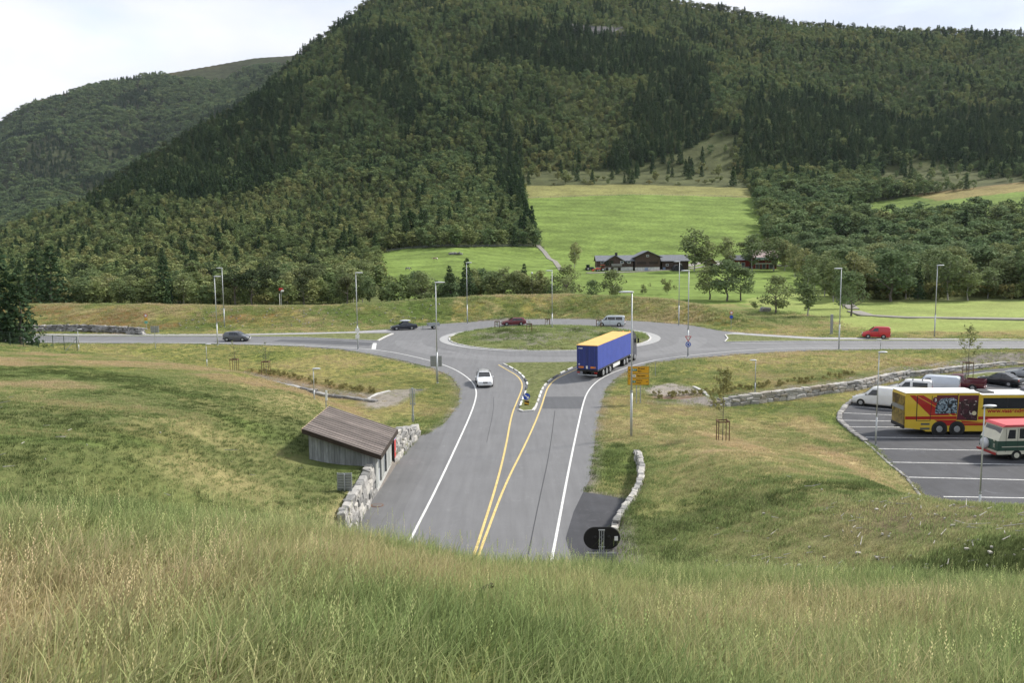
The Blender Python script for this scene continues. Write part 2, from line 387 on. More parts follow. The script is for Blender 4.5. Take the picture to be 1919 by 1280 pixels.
def hn(x, y):
    """height with the same unevenness as the sheet"""
    er = np.minimum(np.where(inside(x, y, ROAD), 0, edist(x, y, ROAD)), np.where(inside(x, y, LOT), 0, edist(x, y, LOT)))
    a = sst(.3, 4, er)*(1-sst(185, 195, y))*np.where((x < -9) & (y < 95), .5, 1)
    return ground(x, y)+(fbm(x, y, 5, 4)-.5)*.55*a+(fbm(x, y, 1.3, 2)-.5)*.12*a
def PG(px, py, y0=20.): return hit(px, py, ground, y0)

# far land
FIELDS = {'mid': [(1050,505),(1020,470),(1002,420),(985,372),(984,348),(1180,345),(1400,352),(1412,372),(1424,405),(1432,440),(1450,470),(1500,497),(1530,520),(1570,560),(1620,590),(1560,600),(1400,600),(1090,600),(1060,540)],
          'low': [(708,476),(760,466),(1000,461),(1030,480),(1052,505),(1060,530),(1090,545),(1000,560),(720,560)],
          'up': [(1580,394),(1640,378),(1760,362),(1919,343),(2050,335),(2050,400),(1919,402),(1800,408),(1700,416),(1620,414)],
          'flat': [(1400,575),(1560,590),(2100,590),(2100,640),(1400,640)]}
fm = ground_mat('valley_ground', .05, .5, .3, .35, .3)
us = np.linspace(-.78, .86, 520)
ds = np.concatenate([np.linspace(199, 430, 110), np.linspace(433, 820, 130), np.linspace(826, 1650, 120)])
U, D_ = np.meshgrid(us, ds); Xf = U*D_; Yf = D_; Zf = far_h(Xf, Yf); Zf[0] -= .3
PXf, PYf = to_px(Xf.ravel(), Yf.ravel(), Zf.ravel()); PXf = PXf.reshape(Xf.shape); PYf = PYf.reshape(Xf.shape)
nf = fbm(Xf, Yf, 22, 4)
def wherefield(px, py, y): 
    return ((inside(px, py, FIELDS['mid']) & (y < 760)) | (inside(px, py, FIELDS['low']) & (y < 460)) | (inside(px, py, FIELDS['up']) & (y > 450) & (y < 800)) | (inside(px, py, FIELDS['flat']) & (y < 262)))
fld = wherefield(PXf, PYf, Yf)
C = np.broadcast_to(np.array([.055, .068, .026]), Xf.shape+(3,)).copy(); C = mixc(C, np.array([.12, .14, .05]), 1-sst(240, 330, Yf))
scr = inside(PXf, PYf, [(980,322),(1170,318),(1240,300),(1330,262),(1382,252),(1372,320),(1400,354),(1180,348),(984,350)]) | inside(PXf, PYf, [(1640,318),(1720,302),(1840,322),(1919,330),(1919,345),(1700,362),(1650,345)])
C = mixc(C, np.array([.080, .088, .038]), np.where(scr, .6+.4*nf, 0))
C = mixc(C, FIELD*.92, np.where(fld, 1., 0.)); C = np.where(fld[..., None], C*(1+.10*np.sin((Yf+.25*Xf)/2.6+nf*4))[..., None]*(.85+.3*fbm(Xf, Yf, 55, 3))[..., None], C); C = C*(.82+.36*nf)[..., None]
top = inside(PXf, PYf, [(984,345),(1180,345),(1402,352),(1408,370),(1180,364),(985,372)]) & fld; C = mixc(C, np.array([.22, .19, .08]), np.where(top, .7, 0))
upt = inside(PXf, PYf, [(1700,365),(1919,340),(2050,330),(2050,352),(1919,358),(1760,376)]); C = mixc(C, np.array([.24, .18, .08]), np.where(upt, .8, 0))
ff = inside(PXf, PYf, [(1400,560),(1540,540),(1620,590),(2100,590),(2100,640),(1400,640)]) & (Yf < 270); C = mixc(C, FIELD2*.95, np.where(ff, .6+.4*sst(.4,.6,nf), 0))
dk = inside(PXf, PYf, [(1420,583),(1500,586),(1620,590),(2100,592),(2100,604),(1600,602),(1440,598)]); C = mixc(C, DARKG*1.1, np.where(dk, .8, 0))
rock = inside(PXf, PYf, [(1065,42),(1100,48),(1165,50),(1180,66),(1120,68),(1075,58)]); C = mixc(C, np.array([.10,.095,.10]), np.where(rock, .9, 0))
land = grid_from('terrain', Xf, Yf, Zf, fm); set_col(land, C); tag(land, kind='structure')

# distant mountain at the left
_far = [(-700,400,2600),(-300,330,2700),(-60,262,2750),(0,226,2800),(60,190,2850),(200,155,2950),(350,131,3050),(480,108,3150),(556,103,3200),(640,112,3250),(760,130,3300),(1000,180,3300)]
def mt_h(x, y):
    ux = x/y; ps = [tdep(p[0], 200)[0] for p in _far]
    D = np.interp(ux, ps, [p[2] for p in _far]); hs = 15-np.interp(ux, ps, [tdep(p[0], p[1])[1] for p in _far])*D
    t = np.clip((y-1500)/(D-1500), 0, 1.0)
    h = -20+(hs+20)*(t**1.15)+(fbm(x, y, 330, 5)-.5)*170*np.clip(t*3, 0, 1)*np.clip((1-t)*5, 0, 1)
    return np.where(y > D, hs-(y-D)*.3+(fbm(x, y, 200, 3)-.5)*20*sst(0,60,y-D), h)
mm = ground_mat('heath_ground', .006, .05, .3, .4, 1.0)
us = np.linspace(-.95, .12, 260); ds = np.linspace(1450, 3600, 220)
U, D_ = np.meshgrid(us, ds); Xm = U*D_; Ym = D_; Zm = mt_h(Xm, Ym)
farm = grid_from('distant_hill', Xm, Ym, Zm, mm)
pm = np.interp(U, [tdep(p[0], 200)[0] for p in _far], [p[2] for p in _far]); tt = (Ym-1500)/(pm-1500); nn = fbm(Xm, Ym, 260, 5)
C = np.broadcast_to(np.array([.045, .052, .024]), Xm.shape+(3,)).copy()
C = mixc(C, np.array([.080, .068, .036]), sst(.84, 1.0, tt+(nn-.5)*.4)); set_col(farm, C*(.75+.5*nn)[..., None]); tag(farm, kind='structure')

# ------------------------------------------------------------------ roads
def sheet(name, poly, matl, dz, hf=None, step=3.5, parent=None, thick=0.0):
    bm = bmesh.new(); n = len(poly)
    cd = delaunay_2d_cdt([Vector((float(p[0]), float(p[1]))) for p in poly], [(i, (i+1) % n) for i in range(n)], [], 1, 1e-5)
    vs = [bm.verts.new((p[0], p[1], 0)) for p in cd[0]]
    for t in cd[2]: bm.faces.new([vs[i] for i in t])
    y0 = min(p[1] for p in poly); y1 = max(p[1] for p in poly); x0 = min(p[0] for p in poly); x1 = max(p[0] for p in poly)
    cuts = sorted(set([80, 115, 155]+list(np.arange(math.ceil(y0), y1, step))))
    for yy in cuts:
        if y0 < yy < y1: bmesh.ops.bisect_plane(bm, geom=bm.verts[:]+bm.edges[:]+bm.faces[:], plane_co=(0, yy, 0), plane_no=(0, 1, 0))
    if hf is None: hf = road_h
    for v in bm.verts: v.co.z = float(hf(v.co.x, v.co.y))+dz
    for f in bm.faces:
        if f.normal.z < 0: f.normal_flip()
    bm.normal_update()
    if thick:
        r = bmesh.ops.extrude_face_region(bm, geom=bm.faces[:])
        dn = [g for g in r['geom'] if isinstance(g, bmesh.types.BMVert)]
        tops = set(dn)
        for v in bm.verts:
            if v not in tops: v.co.z -= thick
    bmesh.ops.recalc_face_normals(bm, faces=bm.faces[:])
    me = bpy.data.meshes.new(name); bm.to_mesh(me); bm.free(); me.materials.append(matl)
    o = bpy.data.objects.new(name, me); COL.objects.link(o)
    if parent is not None: o.parent = parent
    return o
def chaikin(p, n=2):
    for _ in range(n):
        q = [p[0]]
        for a, b in zip(p[:-1], p[1:]):
            q += [(a[0]*.75+b[0]*.25, a[1]*.75+b[1]*.25), (a[0]*.25+b[0]*.75, a[1]*.25+b[1]*.75)]
        p = q+[p[-1]]
    return p
def ribbon_pts(pts, w, closed=False, off=0.0):
    n = len(pts); Lp, Rp = [], []
    for i in range(n):
        a = pts[i-1] if (closed or i) else pts[0]; b = pts[(i+1) % n] if (closed or i < n-1) else pts[-1]
        dx, dy = b[0]-a[0], b[1]-a[1]; l = math.hypot(dx, dy) or 1; nx, ny = -dy/l, dx/l
        Lp.append((pts[i][0]+nx*(off+w/2), pts[i][1]+ny*(off+w/2))); Rp.append((pts[i][0]+nx*(off-w/2), pts[i][1]+ny*(off-w/2)))
    return Lp, Rp
def resample(pts, step):
    out = [pts[0]]
    for a, b in zip(pts[:-1], pts[1:]):
        k = max(1, int(math.hypot(b[0]-a[0], b[1]-a[1])/step))
        out += [(a[0]+(b[0]-a[0])*i/k, a[1]+(b[1]-a[1])*i/k) for i in range(1, k+1)]
    return out
def ribbon(name, pts, w, matl, dz, hf=None, closed=False, thick=0.0, off=0.0, parent=None):
    pts = resample(pts+([pts[0]] if closed else []), 1.5)
    if closed: pts = pts[:-1]
    hf = hf or road_h; Lp, Rp = ribbon_pts(pts, w, closed, off); V_, F_ = [], []; n = len(pts)
    for l, r in zip(Lp, Rp):
        zl = float(hf(l[0], l[1]))+dz; zr = float(hf(r[0], r[1]))+dz
        V_ += [(l[0], l[1], zl), (r[0], r[1], zr)]
        if thick: V_ += [(l[0], l[1], zl-thick), (r[0], r[1], zr-thick)]
    k = 4 if thick else 2
    for i in range(n if closed else n-1):
        a = i*k; b = ((i+1) % n)*k
        F_.append((a, a+1, b+1, b))
        if thick: F_ += [(a, b, b+2, a+2), (a+1, a+3, b+3, b+1), (a+2, b+2, b+3, a+3)]
    if thick and not closed:
        e = (n-1)*k; F_ += [(0, 2, 3, 1), (e, e+1, e+3, e+2)]
    return mkmesh(name, V_, F_, matl, parent)
def asphalt(name, base, tone, scuff=1.9):
    m = bpy.data.materials.new(name); m.use_nodes = True; t = m.node_tree; b = t.nodes['Principled BSDF']; l = t.links.new
    b.inputs['Roughness'].default_value = .8; b.inputs['Specular IOR Level'].default_value = .35
    tcx = N(t, 'ShaderNodeTexCoord'); prev = None
    mpg = N(t, 'ShaderNodeMapping'); mpg.inputs['Scale'].default_value = (1.0, .06, 1); l(tcx.outputs['Object'], mpg.inputs[0])
    for sc, v, src in ((.35, tone, tcx.outputs['Object']), (2.2, .10, mpg.outputs[0]), (60., .22, tcx.outputs['Object'])):
        n = N(t, 'ShaderNodeTexNoise', i_Scale=sc, i_Detail=6.0, i_Roughness=.6); l(src, n.inputs['Vector'])
        r = N(t, 'ShaderNodeMapRange'); r.inputs[1].default_value = .3; r.inputs[2].default_value = .7; r.inputs[3].default_value = 1-v; r.inputs[4].default_value = 1+v
        s = N(t, 'ShaderNodeVectorMath', operation='SCALE'); l(n.outputs[0], r.inputs[0]); l(r.outputs[0], s.inputs['Scale'])
        if prev is None: s.inputs[0].default_value = base
        else: l(prev, s.inputs[0])
        prev = s.outputs[0]
    # scattered pale scuffs
    n = N(t, 'ShaderNodeTexNoise', i_Scale=.8, i_Detail=9.0, i_Roughness=.75, i_Distortion=1.2); l(tcx.outputs['Object'], n.inputs['Vector'])
    r = N(t, 'ShaderNodeMapRange'); r.inputs[1].default_value = .58; r.inputs[2].default_value = .74; r.inputs[3].default_value = 0; r.inputs[4].default_value = .5
    mxx = N(t, 'ShaderNodeMixRGB'); mxx.inputs[2].default_value = (base[0]*scuff, base[1]*scuff, base[2]*scuff, 1)
    l(n.outputs[0], r.inputs[0]); l(r.outputs[0], mxx.inputs[0]); l(prev, mxx.inputs[1]); l(mxx.outputs[0], b.inputs['Base Color'])
    n3 = N(t, 'ShaderNodeTexNoise', i_Scale=90., i_Detail=2.0); bp = N(t, 'ShaderNodeBump'); bp.inputs['Strength'].default_value = .25; bp.inputs['Distance'].default_value = .01
    l(tcx.outputs['Object'], n3.inputs['Vector']); l(n3.outputs[0], bp.inputs['Height']); l(bp.outputs[0], b.inputs['Normal'])
    return m
M_ROAD = asphalt('road_asphalt', (.150, .150, .153), .06); M_DARK = asphalt('patch_asphalt', (.085, .087, .093), .08); M_LOT = asphalt('lot_asphalt', (.050, .051, .057), .25, 4.0)
M_LAY = asphalt('layby_asphalt', (.135, .135, .137), .12); M_PALE = asphalt('pale_asphalt', (.30, .295, .30), .08); M_WORN = asphalt('worn_asphalt', (.172, .172, .175), .08)
M_WHITE = mat('road_paint_white', (.62, .62, .60), .6, var=.3, scale=5); M_YEL = mat('road_paint_yellow', (.58, .44, .17), .6, var=.3, scale=5)
M_KERB = mat('granite_kerb', (.50, .49, .47), .8, var=.25, scale=5, bump=.3); M_GRASSV = gm
tag(sheet('road', ROAD, M_ROAD, .02), kind='structure')
tag(sheet('car_park', LOT, M_LOT, .02, lot_h), kind='structure')
# darker shoulders and paler wheel-worn circulating lane
tag(sheet('pavement', [P(785,818),P(760,846),P(738,872),P(701,925),P(672,985),(-8.9,34),(-8.9,26),(-7.0,26)]+[P(*p) for p in [(745,985),(770,930),(800,880),(820,845),(838,805)]], M_LAY, .025), kind='structure')
tag(sheet('pavement', [(3.2,26),(5.2,26),(5.2,36)]+[P(*p) for p in [(1150,990),(1172,955),(1186,938),(1140,930),(1093,923),(1075,960),(1060,1010)]], M_LOT, .025), kind='structure')
ring = [(ICX+(IRAD+6.5)*math.cos(a), ICY-.3+(IRY+7.0)*math.sin(a)) for a in np.linspace(math.pi*1.02, math.pi*1.98, 40)]
tag(ribbon('lane', ring, 4.2, M_WORN, .0245), kind='structure')
tag(ribbon('lane', [P(*p) for p in [(-140,638.5),(0,639.5),(300,640.5),(520,645),(650,652),(730,662)]], 2.6, M_WORN, .0235), kind='structure')
tag(ribbon('lane', [P(*p) for p in [(1240,658),(1400,652),(1560,649),(1919,648),(2060,648)]], 2.6, M_WORN, .0235), kind='structure')
tag(ribbon('slip_road', [P(*p) for p in [(-140,627),(150,628.2),(430,628.5),(560,626),(650,624),(730,620)]], 3.2, M_PALE, .0235), kind='structure')
tag(ribbon('slip_road', [P(*p) for p in [(1370,624.5),(1430,629),(1526,634.5),(1650,636),(1919,638),(2060,638)]], 3.2, M_PALE, .0235), kind='structure')
tag(sheet('road_patch', [P(*p) for p in [(1022,744),(1095,744),(1089,766.5),(1016.5,766.5)]], M_DARK, .027), kind='structure')
tag(sheet('road_patch', [P(*p) for p in [(512,640),(527,636.4),(620,637.8),(700,643),(692,648),(600,644.5)]], M_DARK, .027), kind='structure')
WL = [(640,651),(680,653.7),(723,658),(766,666.5),(800,674.5),(827.8,682.9),(851.9,692.3),(874.2,706),(888,719.8),(893,733.6),(892,747),(881,780),(860,826.6),(816.6,920),(774.4,1002),(750,1052)]
WR = [(1640,652.5),(1500,653),(1420,655),(1320,663.5),(1240,672.5),(1202,681),(1173.8,689.4),(1141,701.6),(1117,715.9),(1102.7,732),(1093.5,752.4),(1084.4,793),(1070,860),(1056.4,931),(1040,1018.7),(1032,1060)]
YL = [(934,684),(951.7,694.4),(968.4,703.8),(976.7,714),(979.3,724.6),(975.7,737),(968.4,753.8),(961,772),(955.5,794.5),(947.7,840),(930,912),(894,1025),(885,1052)]
YR = [(1082,692),(1060,701.7),(1039,712),(1026.8,725.7),(1021.5,740),(1016.3,757),(1008,780),(1001,797),(981.5,840),(945,912),(903,1025),(894,1050)]
for nm, pl, w, m in (('edge_line', WL, .15, M_WHITE), ('edge_line', WR, .15, M_WHITE), ('centre_line', YL, .15, M_YEL), ('centre_line', YR, .15, M_YEL)):
    tag(ribbon(nm, chaikin([P(*p) for p in pl]), w, m, .031), kind='structure')
for q in ([(699,643.5),(706,643.5),(704,655),(696,654.5)],):
    tag(sheet('yield_line', [P(*p) for p in q], M_WHITE, .031), kind='structure')
for pl in ([(-100,641.2),(145,641.9),(430,643.6),(560,647),(640,651)], [(1640,653.4),(1919,652),(2060,651.6)], [(1370,643.4),(1526,641.8),(1919,642),(2060,642)]):
    tag(ribbon('edge_line', [P(*p) for p in pl], .15, M_WHITE, .031), kind='structure')
M_TAR = mat('tar_seam', (.045, .045, .048), .6, var=.2)
for pl, w in (([(925,745),(925,770),(912,830)], .03), ([(1040,770),(1030,850),(1008,950),(990,1040)], .05), ([(900,655),(1000,668),(1120,668),(1230,655)], .05), ([(760,640),(820,650),(900,672)], .05)):
    tag(ribbon('tar_seam', chaikin([P(*p) for p in pl]), w, M_TAR, .0285), kind='structure')
# islands
M_APR = mat('island_apron_paving', (.33, .33, .325), .85, var=.15, scale=2.5, bump=.3, bscale=12)
tag(sheet('traffic_island_apron', APR, M_APR, .06, thick=.08), kind='structure')
tag(ribbon('kerb', CIRC, .25, M_KERB, .17, closed=True, thick=.2), kind='structure')
def isl_h(x, y): return road_h(x, y)+.12+1.0*np.clip(1-np.hypot((x-ICX)/IRAD, (y-ICY)/IRY)**2, 0, 1)
XX, YY = np.meshgrid(np.linspace(ICX-IRAD-.6, ICX+IRAD+.6, 70), np.linspace(ICY-IRY-.6, ICY+IRY+.6, 70))
rr = np.hypot((XX-ICX)/IRAD, (YY-ICY)/IRY); k = np.where(rr > .985, .985/rr, 1); XI = ICX+(XX-ICX)*k; YI = ICY+(YY-ICY)*k
ZI = isl_h(XI, YI)+(fbm(XI, YI, 2.5, 3)-.5)*.3*np.clip((.985-rr)*6, 0, 1)
isl = grid_from('ground', XI, YI, ZI, gm); set_col(isl, cover(XI, YI, ZI)); tag(isl, kind='structure')
M_IG = mat('island_grass', (.125, .135, .045), 1., var=.4, scale=1.2, bump=.8, bscale=9)
for i, pl in enumerate((ISL_LEFT, ISL_RIGHT, ISL_NEAR)):
    tag(sheet('verge', pl, M_IG, .13, thick=.12), kind='structure')
def kerbseg(pl, w=.14): tag(ribbon('kerb', [P(*p) for p in pl], w, M_KERB, .15, thick=.16), kind='structure')
kerbseg([(736,626),(722,632),(708,639.5)], .35); kerbseg([(708,639.5),(640,636.5),(560,633),(430,631.5),(150,631),(-100,630.5)])
kerbseg([(1372,627.5),(1359,628.5),(1364,635),(1358,642),(1420,641),(1526,640.3),(1700,640.2),(2060,641)], .2)
kerbseg([(972.6,769.4),(980,772.5),(998.6,771),(1003.3,765)], .25)
M_KERBW = mat('white_kerb_paint', (.72,.72,.70), .7, var=.15)
# dashed black/white kerb edge of the splitter island
for pl in ([(943,683),(958,690),(974.6,700.6),(984,711),(989,720.4),(987,730),(985,736),(980,748.6),(975.7,760),(972.6,769.4)], [(1003.3,765),(1008,753.8),(1014.2,735),(1019.5,724.6),(1028.8,715),(1039,708),(1053.8,698.6),(1082,686)]):
    pts = resample(chaikin([P(*p) for p in pl], 1), .5)
    i = 0
    while i < len(pts)-4:
        seg = pts[i:i+4]; tag(ribbon('kerb', seg, .17, M_KERBW if random.random() < .32 else M_KERB if random.random() < .5 else M_DARK, .155, thick=.16), kind='structure'); i += 4 if random.random() < .7 else 5
# car park bays
ZL = lambda X, Y: PL(1560+X/3.555, 600+Y/3.555)
for a, b in (((110,575),(440,603)), ((75,620),(440,637)), ((70,670),(440,676)), ((100,714),(450,716)), ((195,783),(1010,791)), ((305,860),(1040,871)), ((400,950),(1276,966)), ((500,1050),(1276,1068)), ((740,1180),(1276,1189))):
    p, q = ZL(*a), ZL(*b); ext = 1.25 if b[0] > 1000 else 1.0
    q = (p[0]+(q[0]-p[0])*ext, p[1]+(q[1]-p[1])*ext)
    tag(ribbon('bay_line', [p, q], .13, M_WHITE, .032, lot_h), kind='structure')
for a, b in (((1100,395),(1276,420)), ((930,415),(1230,462)), ((1180,520),(1276,540))):
    tag(ribbon('bay_line', [ZL(*a), ZL(*b)], .12, M_WHITE, .032, lot_h), kind='structure')
tag(sheet('verge', LOT_ISL, M_IG, .14, lot_h, thick=.12), kind='structure')
tag(ribbon('kerb', LOT_ISL, .18, M_KERB, .15, lot_h, closed=True, thick=.15), kind='structure')
# farm road and tracks
M_TRACK = mat('gravel_track', (.23, .215, .19), .95, var=.2, scale=.8)
for pl, w in (([(1100,512),(1180,510),(1240,507),(1290,504),(1330,498),(1400,497),(1500,499)], 3.5), ([(1285,500),(1310,493),(1345,490),(1352,497)], 6.5), ([(1052,507),(1040,490),(1020,472),(1008,460)], 3.0),
              ([(1600,584),(1625,592),(1700,596),(1919,599),(2050,600)], 3.5), ([(1535,520),(1560,545),(1600,580)], 3.0)):
    pts = [PG(*p) for p in pl]
    tag(ribbon('farm_track', resample(pts, 8), w*.8, M_TRACK, .22, ground, thick=.6), kind='structure')
# ================================================================== vegetation
PROTO = bpy.data.collections.new('plant_kinds')       # not linked to the scene: sources for the scattered masses only
def leaf_mat(name, cols, inst, rough=.9, trans=.25, ramp=None, rng_=(.6, 1.4)):
    """cols: 3 colours along tint 0..1"""
    m = bpy.data.materials.new(name); m.use_nodes = True; t = m.node_tree; l = t.links.new; b = t.nodes['Principled BSDF']
    b.inputs['Roughness'].default_value = rough; b.inputs['Specular IOR Level'].default_value = .12
    if inst: src = N(t, 'ShaderNodeAttribute', attribute_name='tint', attribute_type='INSTANCER').outputs['Fac']
    else: src = N(t, 'ShaderNodeObjectInfo').outputs['Random']
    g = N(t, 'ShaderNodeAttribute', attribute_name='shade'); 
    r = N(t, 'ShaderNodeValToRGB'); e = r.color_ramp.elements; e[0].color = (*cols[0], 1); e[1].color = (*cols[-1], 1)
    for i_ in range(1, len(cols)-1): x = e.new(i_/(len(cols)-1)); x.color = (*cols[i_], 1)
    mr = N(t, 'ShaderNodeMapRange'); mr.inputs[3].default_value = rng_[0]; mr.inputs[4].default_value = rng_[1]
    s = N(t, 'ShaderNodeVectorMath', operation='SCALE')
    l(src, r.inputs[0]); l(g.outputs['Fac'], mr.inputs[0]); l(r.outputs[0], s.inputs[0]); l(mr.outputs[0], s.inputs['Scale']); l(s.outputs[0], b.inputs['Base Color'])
    if trans:
        tr = N(t, 'ShaderNodeBsdfTranslucent'); ms = N(t, 'ShaderNodeMixShader'); ms.inputs[0].default_value = trans
        l(s.outputs[0], tr.inputs[0]); l(b.outputs[0], ms.inputs[1]); l(tr.outputs[0], ms.inputs[2]); l(ms.outputs[0], t.nodes['Material Output'].inputs[0])
    return m
LC = {'birch': [(.130,.180,.080),(.195,.235,.102),(.265,.270,.120)],
      'round': [(.115,.170,.080),(.158,.212,.100),(.215,.245,.105)],
      'spruce': [(.034,.062,.030),(.050,.082,.038),(.072,.102,.046)],
      'pine': [(.060,.085,.042),(.080,.105,.048),(.110,.120,.055)],
      'shrub': [(.150,.190,.080),(.22,.24,.10),(.29,.25,.11)]}
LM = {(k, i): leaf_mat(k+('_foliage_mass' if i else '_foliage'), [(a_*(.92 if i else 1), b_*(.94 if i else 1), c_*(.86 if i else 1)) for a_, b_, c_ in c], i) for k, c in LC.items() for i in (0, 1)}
M_BARK = mat('bark_grey', (.13, .115, .10), .95, var=.3, scale=4, bump=.4); M_BIRCH = mat('bark_birch', (.36, .34, .31), .9, var=.35, scale=3)
def nparr_mesh(name, V_, quads, matl, shade=None, tris=False, link=False):
    me = bpy.data.meshes.new(name); V_ = np.asarray(V_, 'f'); nv = len(V_)
    me.vertices.add(nv); me.vertices.foreach_set('co', V_.ravel()); q = np.asarray(quads, 'i'); k = q.shape[1]
    me.loops.add(q.size); me.loops.foreach_set('vertex_index', q.ravel()); me.polygons.add(len(q))
    me.polygons.foreach_set('loop_start', np.arange(len(q), dtype='i')*k); me.polygons.foreach_set('loop_total', np.full(len(q), k, 'i'))
    me.update(calc_edges=True); me.materials.append(matl)
    if shade is not None:
        a = me.attributes.new('shade', 'FLOAT', 'POINT'); a.data.foreach_set('value', np.asarray(shade, 'f'))
    return me
def leaves(cent, size, g, flat=.0, outward=None):
    """quads of given size around centres, random orientation"""
    n = len(cent); a = g.normal(size=(n, 3))
    if outward is not None: a = a*.7+outward*.9
    a /= np.linalg.norm(a, axis=1, keepdims=True)+1e-9
    b = np.cross(a, g.normal(size=(n, 3))); b /= np.linalg.norm(b, axis=1, keepdims=True)+1e-9; c = np.cross(a, b)
    s = (size*g.uniform(.6, 1.35, n))[:, None]; b = b*s; c = c*s*g.uniform(.5, .95, n)[:, None]
    Vv = np.stack([cent-b*.5-c*.15, cent-c*.5, cent+b*.5+c*.1, cent+c*.5], 1).reshape(-1, 3)
    q = np.arange(n*4).reshape(n, 4); return Vv, q
def limb(V_, Q, a, b, r0, r1, k=5):
    a = np.array(a, float); b = np.array(b, float); d = b-a; l = np.linalg.norm(d)+1e-9; d /= l
    u = np.cross(d, [0.3, 1, .2]); u /= np.linalg.norm(u); w = np.cross(d, u); i0 = len(V_)
    for p, r in ((a, r0), (b, r1)):
        for j in range(k):
            t = 2*math.pi*j/k; V_.append(p+(u*math.cos(t)+w*math.sin(t))*r)
    for j in range(k): Q.append((i0+j, i0+(j+1) % k, i0+k+(j+1) % k, i0+k+j))
def crown_points(kind, n, g):
    """leaf centres for a tree of height 1 (unit); returns pts, shade"""
    pts = []; 
    if kind in ('spruce',):
        tiers = 13; w = []
        z = g.uniform(0, 1, n)**.75; z = 1-z*.93      # more at the base
        z = np.floor(z*tiers)/tiers+g.uniform(0, 1, n)**2*.75/tiers
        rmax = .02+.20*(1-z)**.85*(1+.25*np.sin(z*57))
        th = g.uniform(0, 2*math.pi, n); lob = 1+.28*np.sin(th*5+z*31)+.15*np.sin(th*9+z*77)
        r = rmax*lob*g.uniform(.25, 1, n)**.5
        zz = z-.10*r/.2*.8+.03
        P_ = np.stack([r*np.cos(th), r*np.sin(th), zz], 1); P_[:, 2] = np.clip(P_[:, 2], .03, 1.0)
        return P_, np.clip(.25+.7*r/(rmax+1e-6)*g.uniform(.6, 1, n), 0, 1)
    if kind == 'pine': blobs = [(.0, .0, .9, .12)]+[(g.normal()*.13, g.normal()*.13, g.uniform(.5, .92), g.uniform(.07, .14)) for _ in range(11)]
    elif kind == 'birch':
        blobs = []
        for i in range(22):
            z = .18+.80*(i/21.); w = .16*math.sin(math.pi*min(1, (1.02-z)/.80))**.7+.02; a = g.uniform(0, 6.28); blobs.append((w*math.cos(a)*.8, w*math.sin(a)*.8, z, w*.45+.045))
    elif kind == 'round':
        blobs = []
        for i in range(24):
            a = g.uniform(0, 6.28); ph = g.uniform(-.9, 1.5); rr = .31*g.uniform(.55, 1.); blobs.append((rr*math.cos(a)*math.cos(ph), rr*math.sin(a)*math.cos(ph), .52+.38*math.sin(ph), g.uniform(.09, .17)))
    else:
        blobs = [(g.normal()*.24, g.normal()*.24, g.uniform(.2, .85), g.uniform(.12, .22)) for _ in range(12)]
    B = np.array(blobs); wts = B[:, 3]**2; k = g.choice(len(B), n, p=wts/wts.sum())
    d = g.normal(size=(n, 3)); d /= np.linalg.norm(d, axis=1, keepdims=True); rad = g.uniform(0, 1, n)**.28
    P_ = B[k, :3]+d*(B[k, 3]*rad)[:, None]*np.array([1.15, 1.15, .85]); P_[:, 2] = np.clip(P_[:, 2], .03, 1.02)
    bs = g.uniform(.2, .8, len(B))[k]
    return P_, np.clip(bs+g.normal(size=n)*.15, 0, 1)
def make_tree_meshes(kind, seed, n, lsz, inst):
    g = np.random.default_rng(seed)
    P_, sh = crown_points(kind, n, g)
    outw = P_-np.array([0, 0, .5]); outw[:, 2] += .25; outw /= np.linalg.norm(outw, axis=1, keepdims=True)+1e-6
    Vv, q = leaves(P_, lsz, g, outward=outw)
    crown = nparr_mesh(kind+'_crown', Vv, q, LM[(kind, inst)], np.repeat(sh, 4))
    V_, Q = [], []
    hh = {'spruce': .9, 'pine': .85, 'birch': .9, 'round': .55, 'shrub': .3}[kind]; r0 = {'spruce': .017, 'pine': .02, 'birch': .013, 'round': .024, 'shrub': .012}[kind]
    p = np.array([0, 0, -.03]); 
    for i in range(4):
        q2 = np.array([g.normal()*.012, g.normal()*.012, hh*(i+1)/4]); limb(V_, Q, p, q2, r0*(1-i*.22), r0*(1-(i+1)*.22)); p = q2
    if kind in ('round', 'birch', 'pine', 'shrub'):
        for i in range(7):
            z0 = hh*g.uniform(.35, .9); a = g.uniform(0, 6.28); l = {'round': .26, 'birch': .14, 'pine': .16, 'shrub': .3}[kind]
            limb(V_, Q, (0, 0, z0), (l*math.cos(a), l*math.sin(a), min(z0+l*g.uniform(.5, 1.1), .9)), r0*.5, r0*.15, 4)
    trunk = nparr_mesh(kind+'_trunk', V_, Q, M_BIRCH if kind == 'birch' else M_BARK)
    return crown, trunk
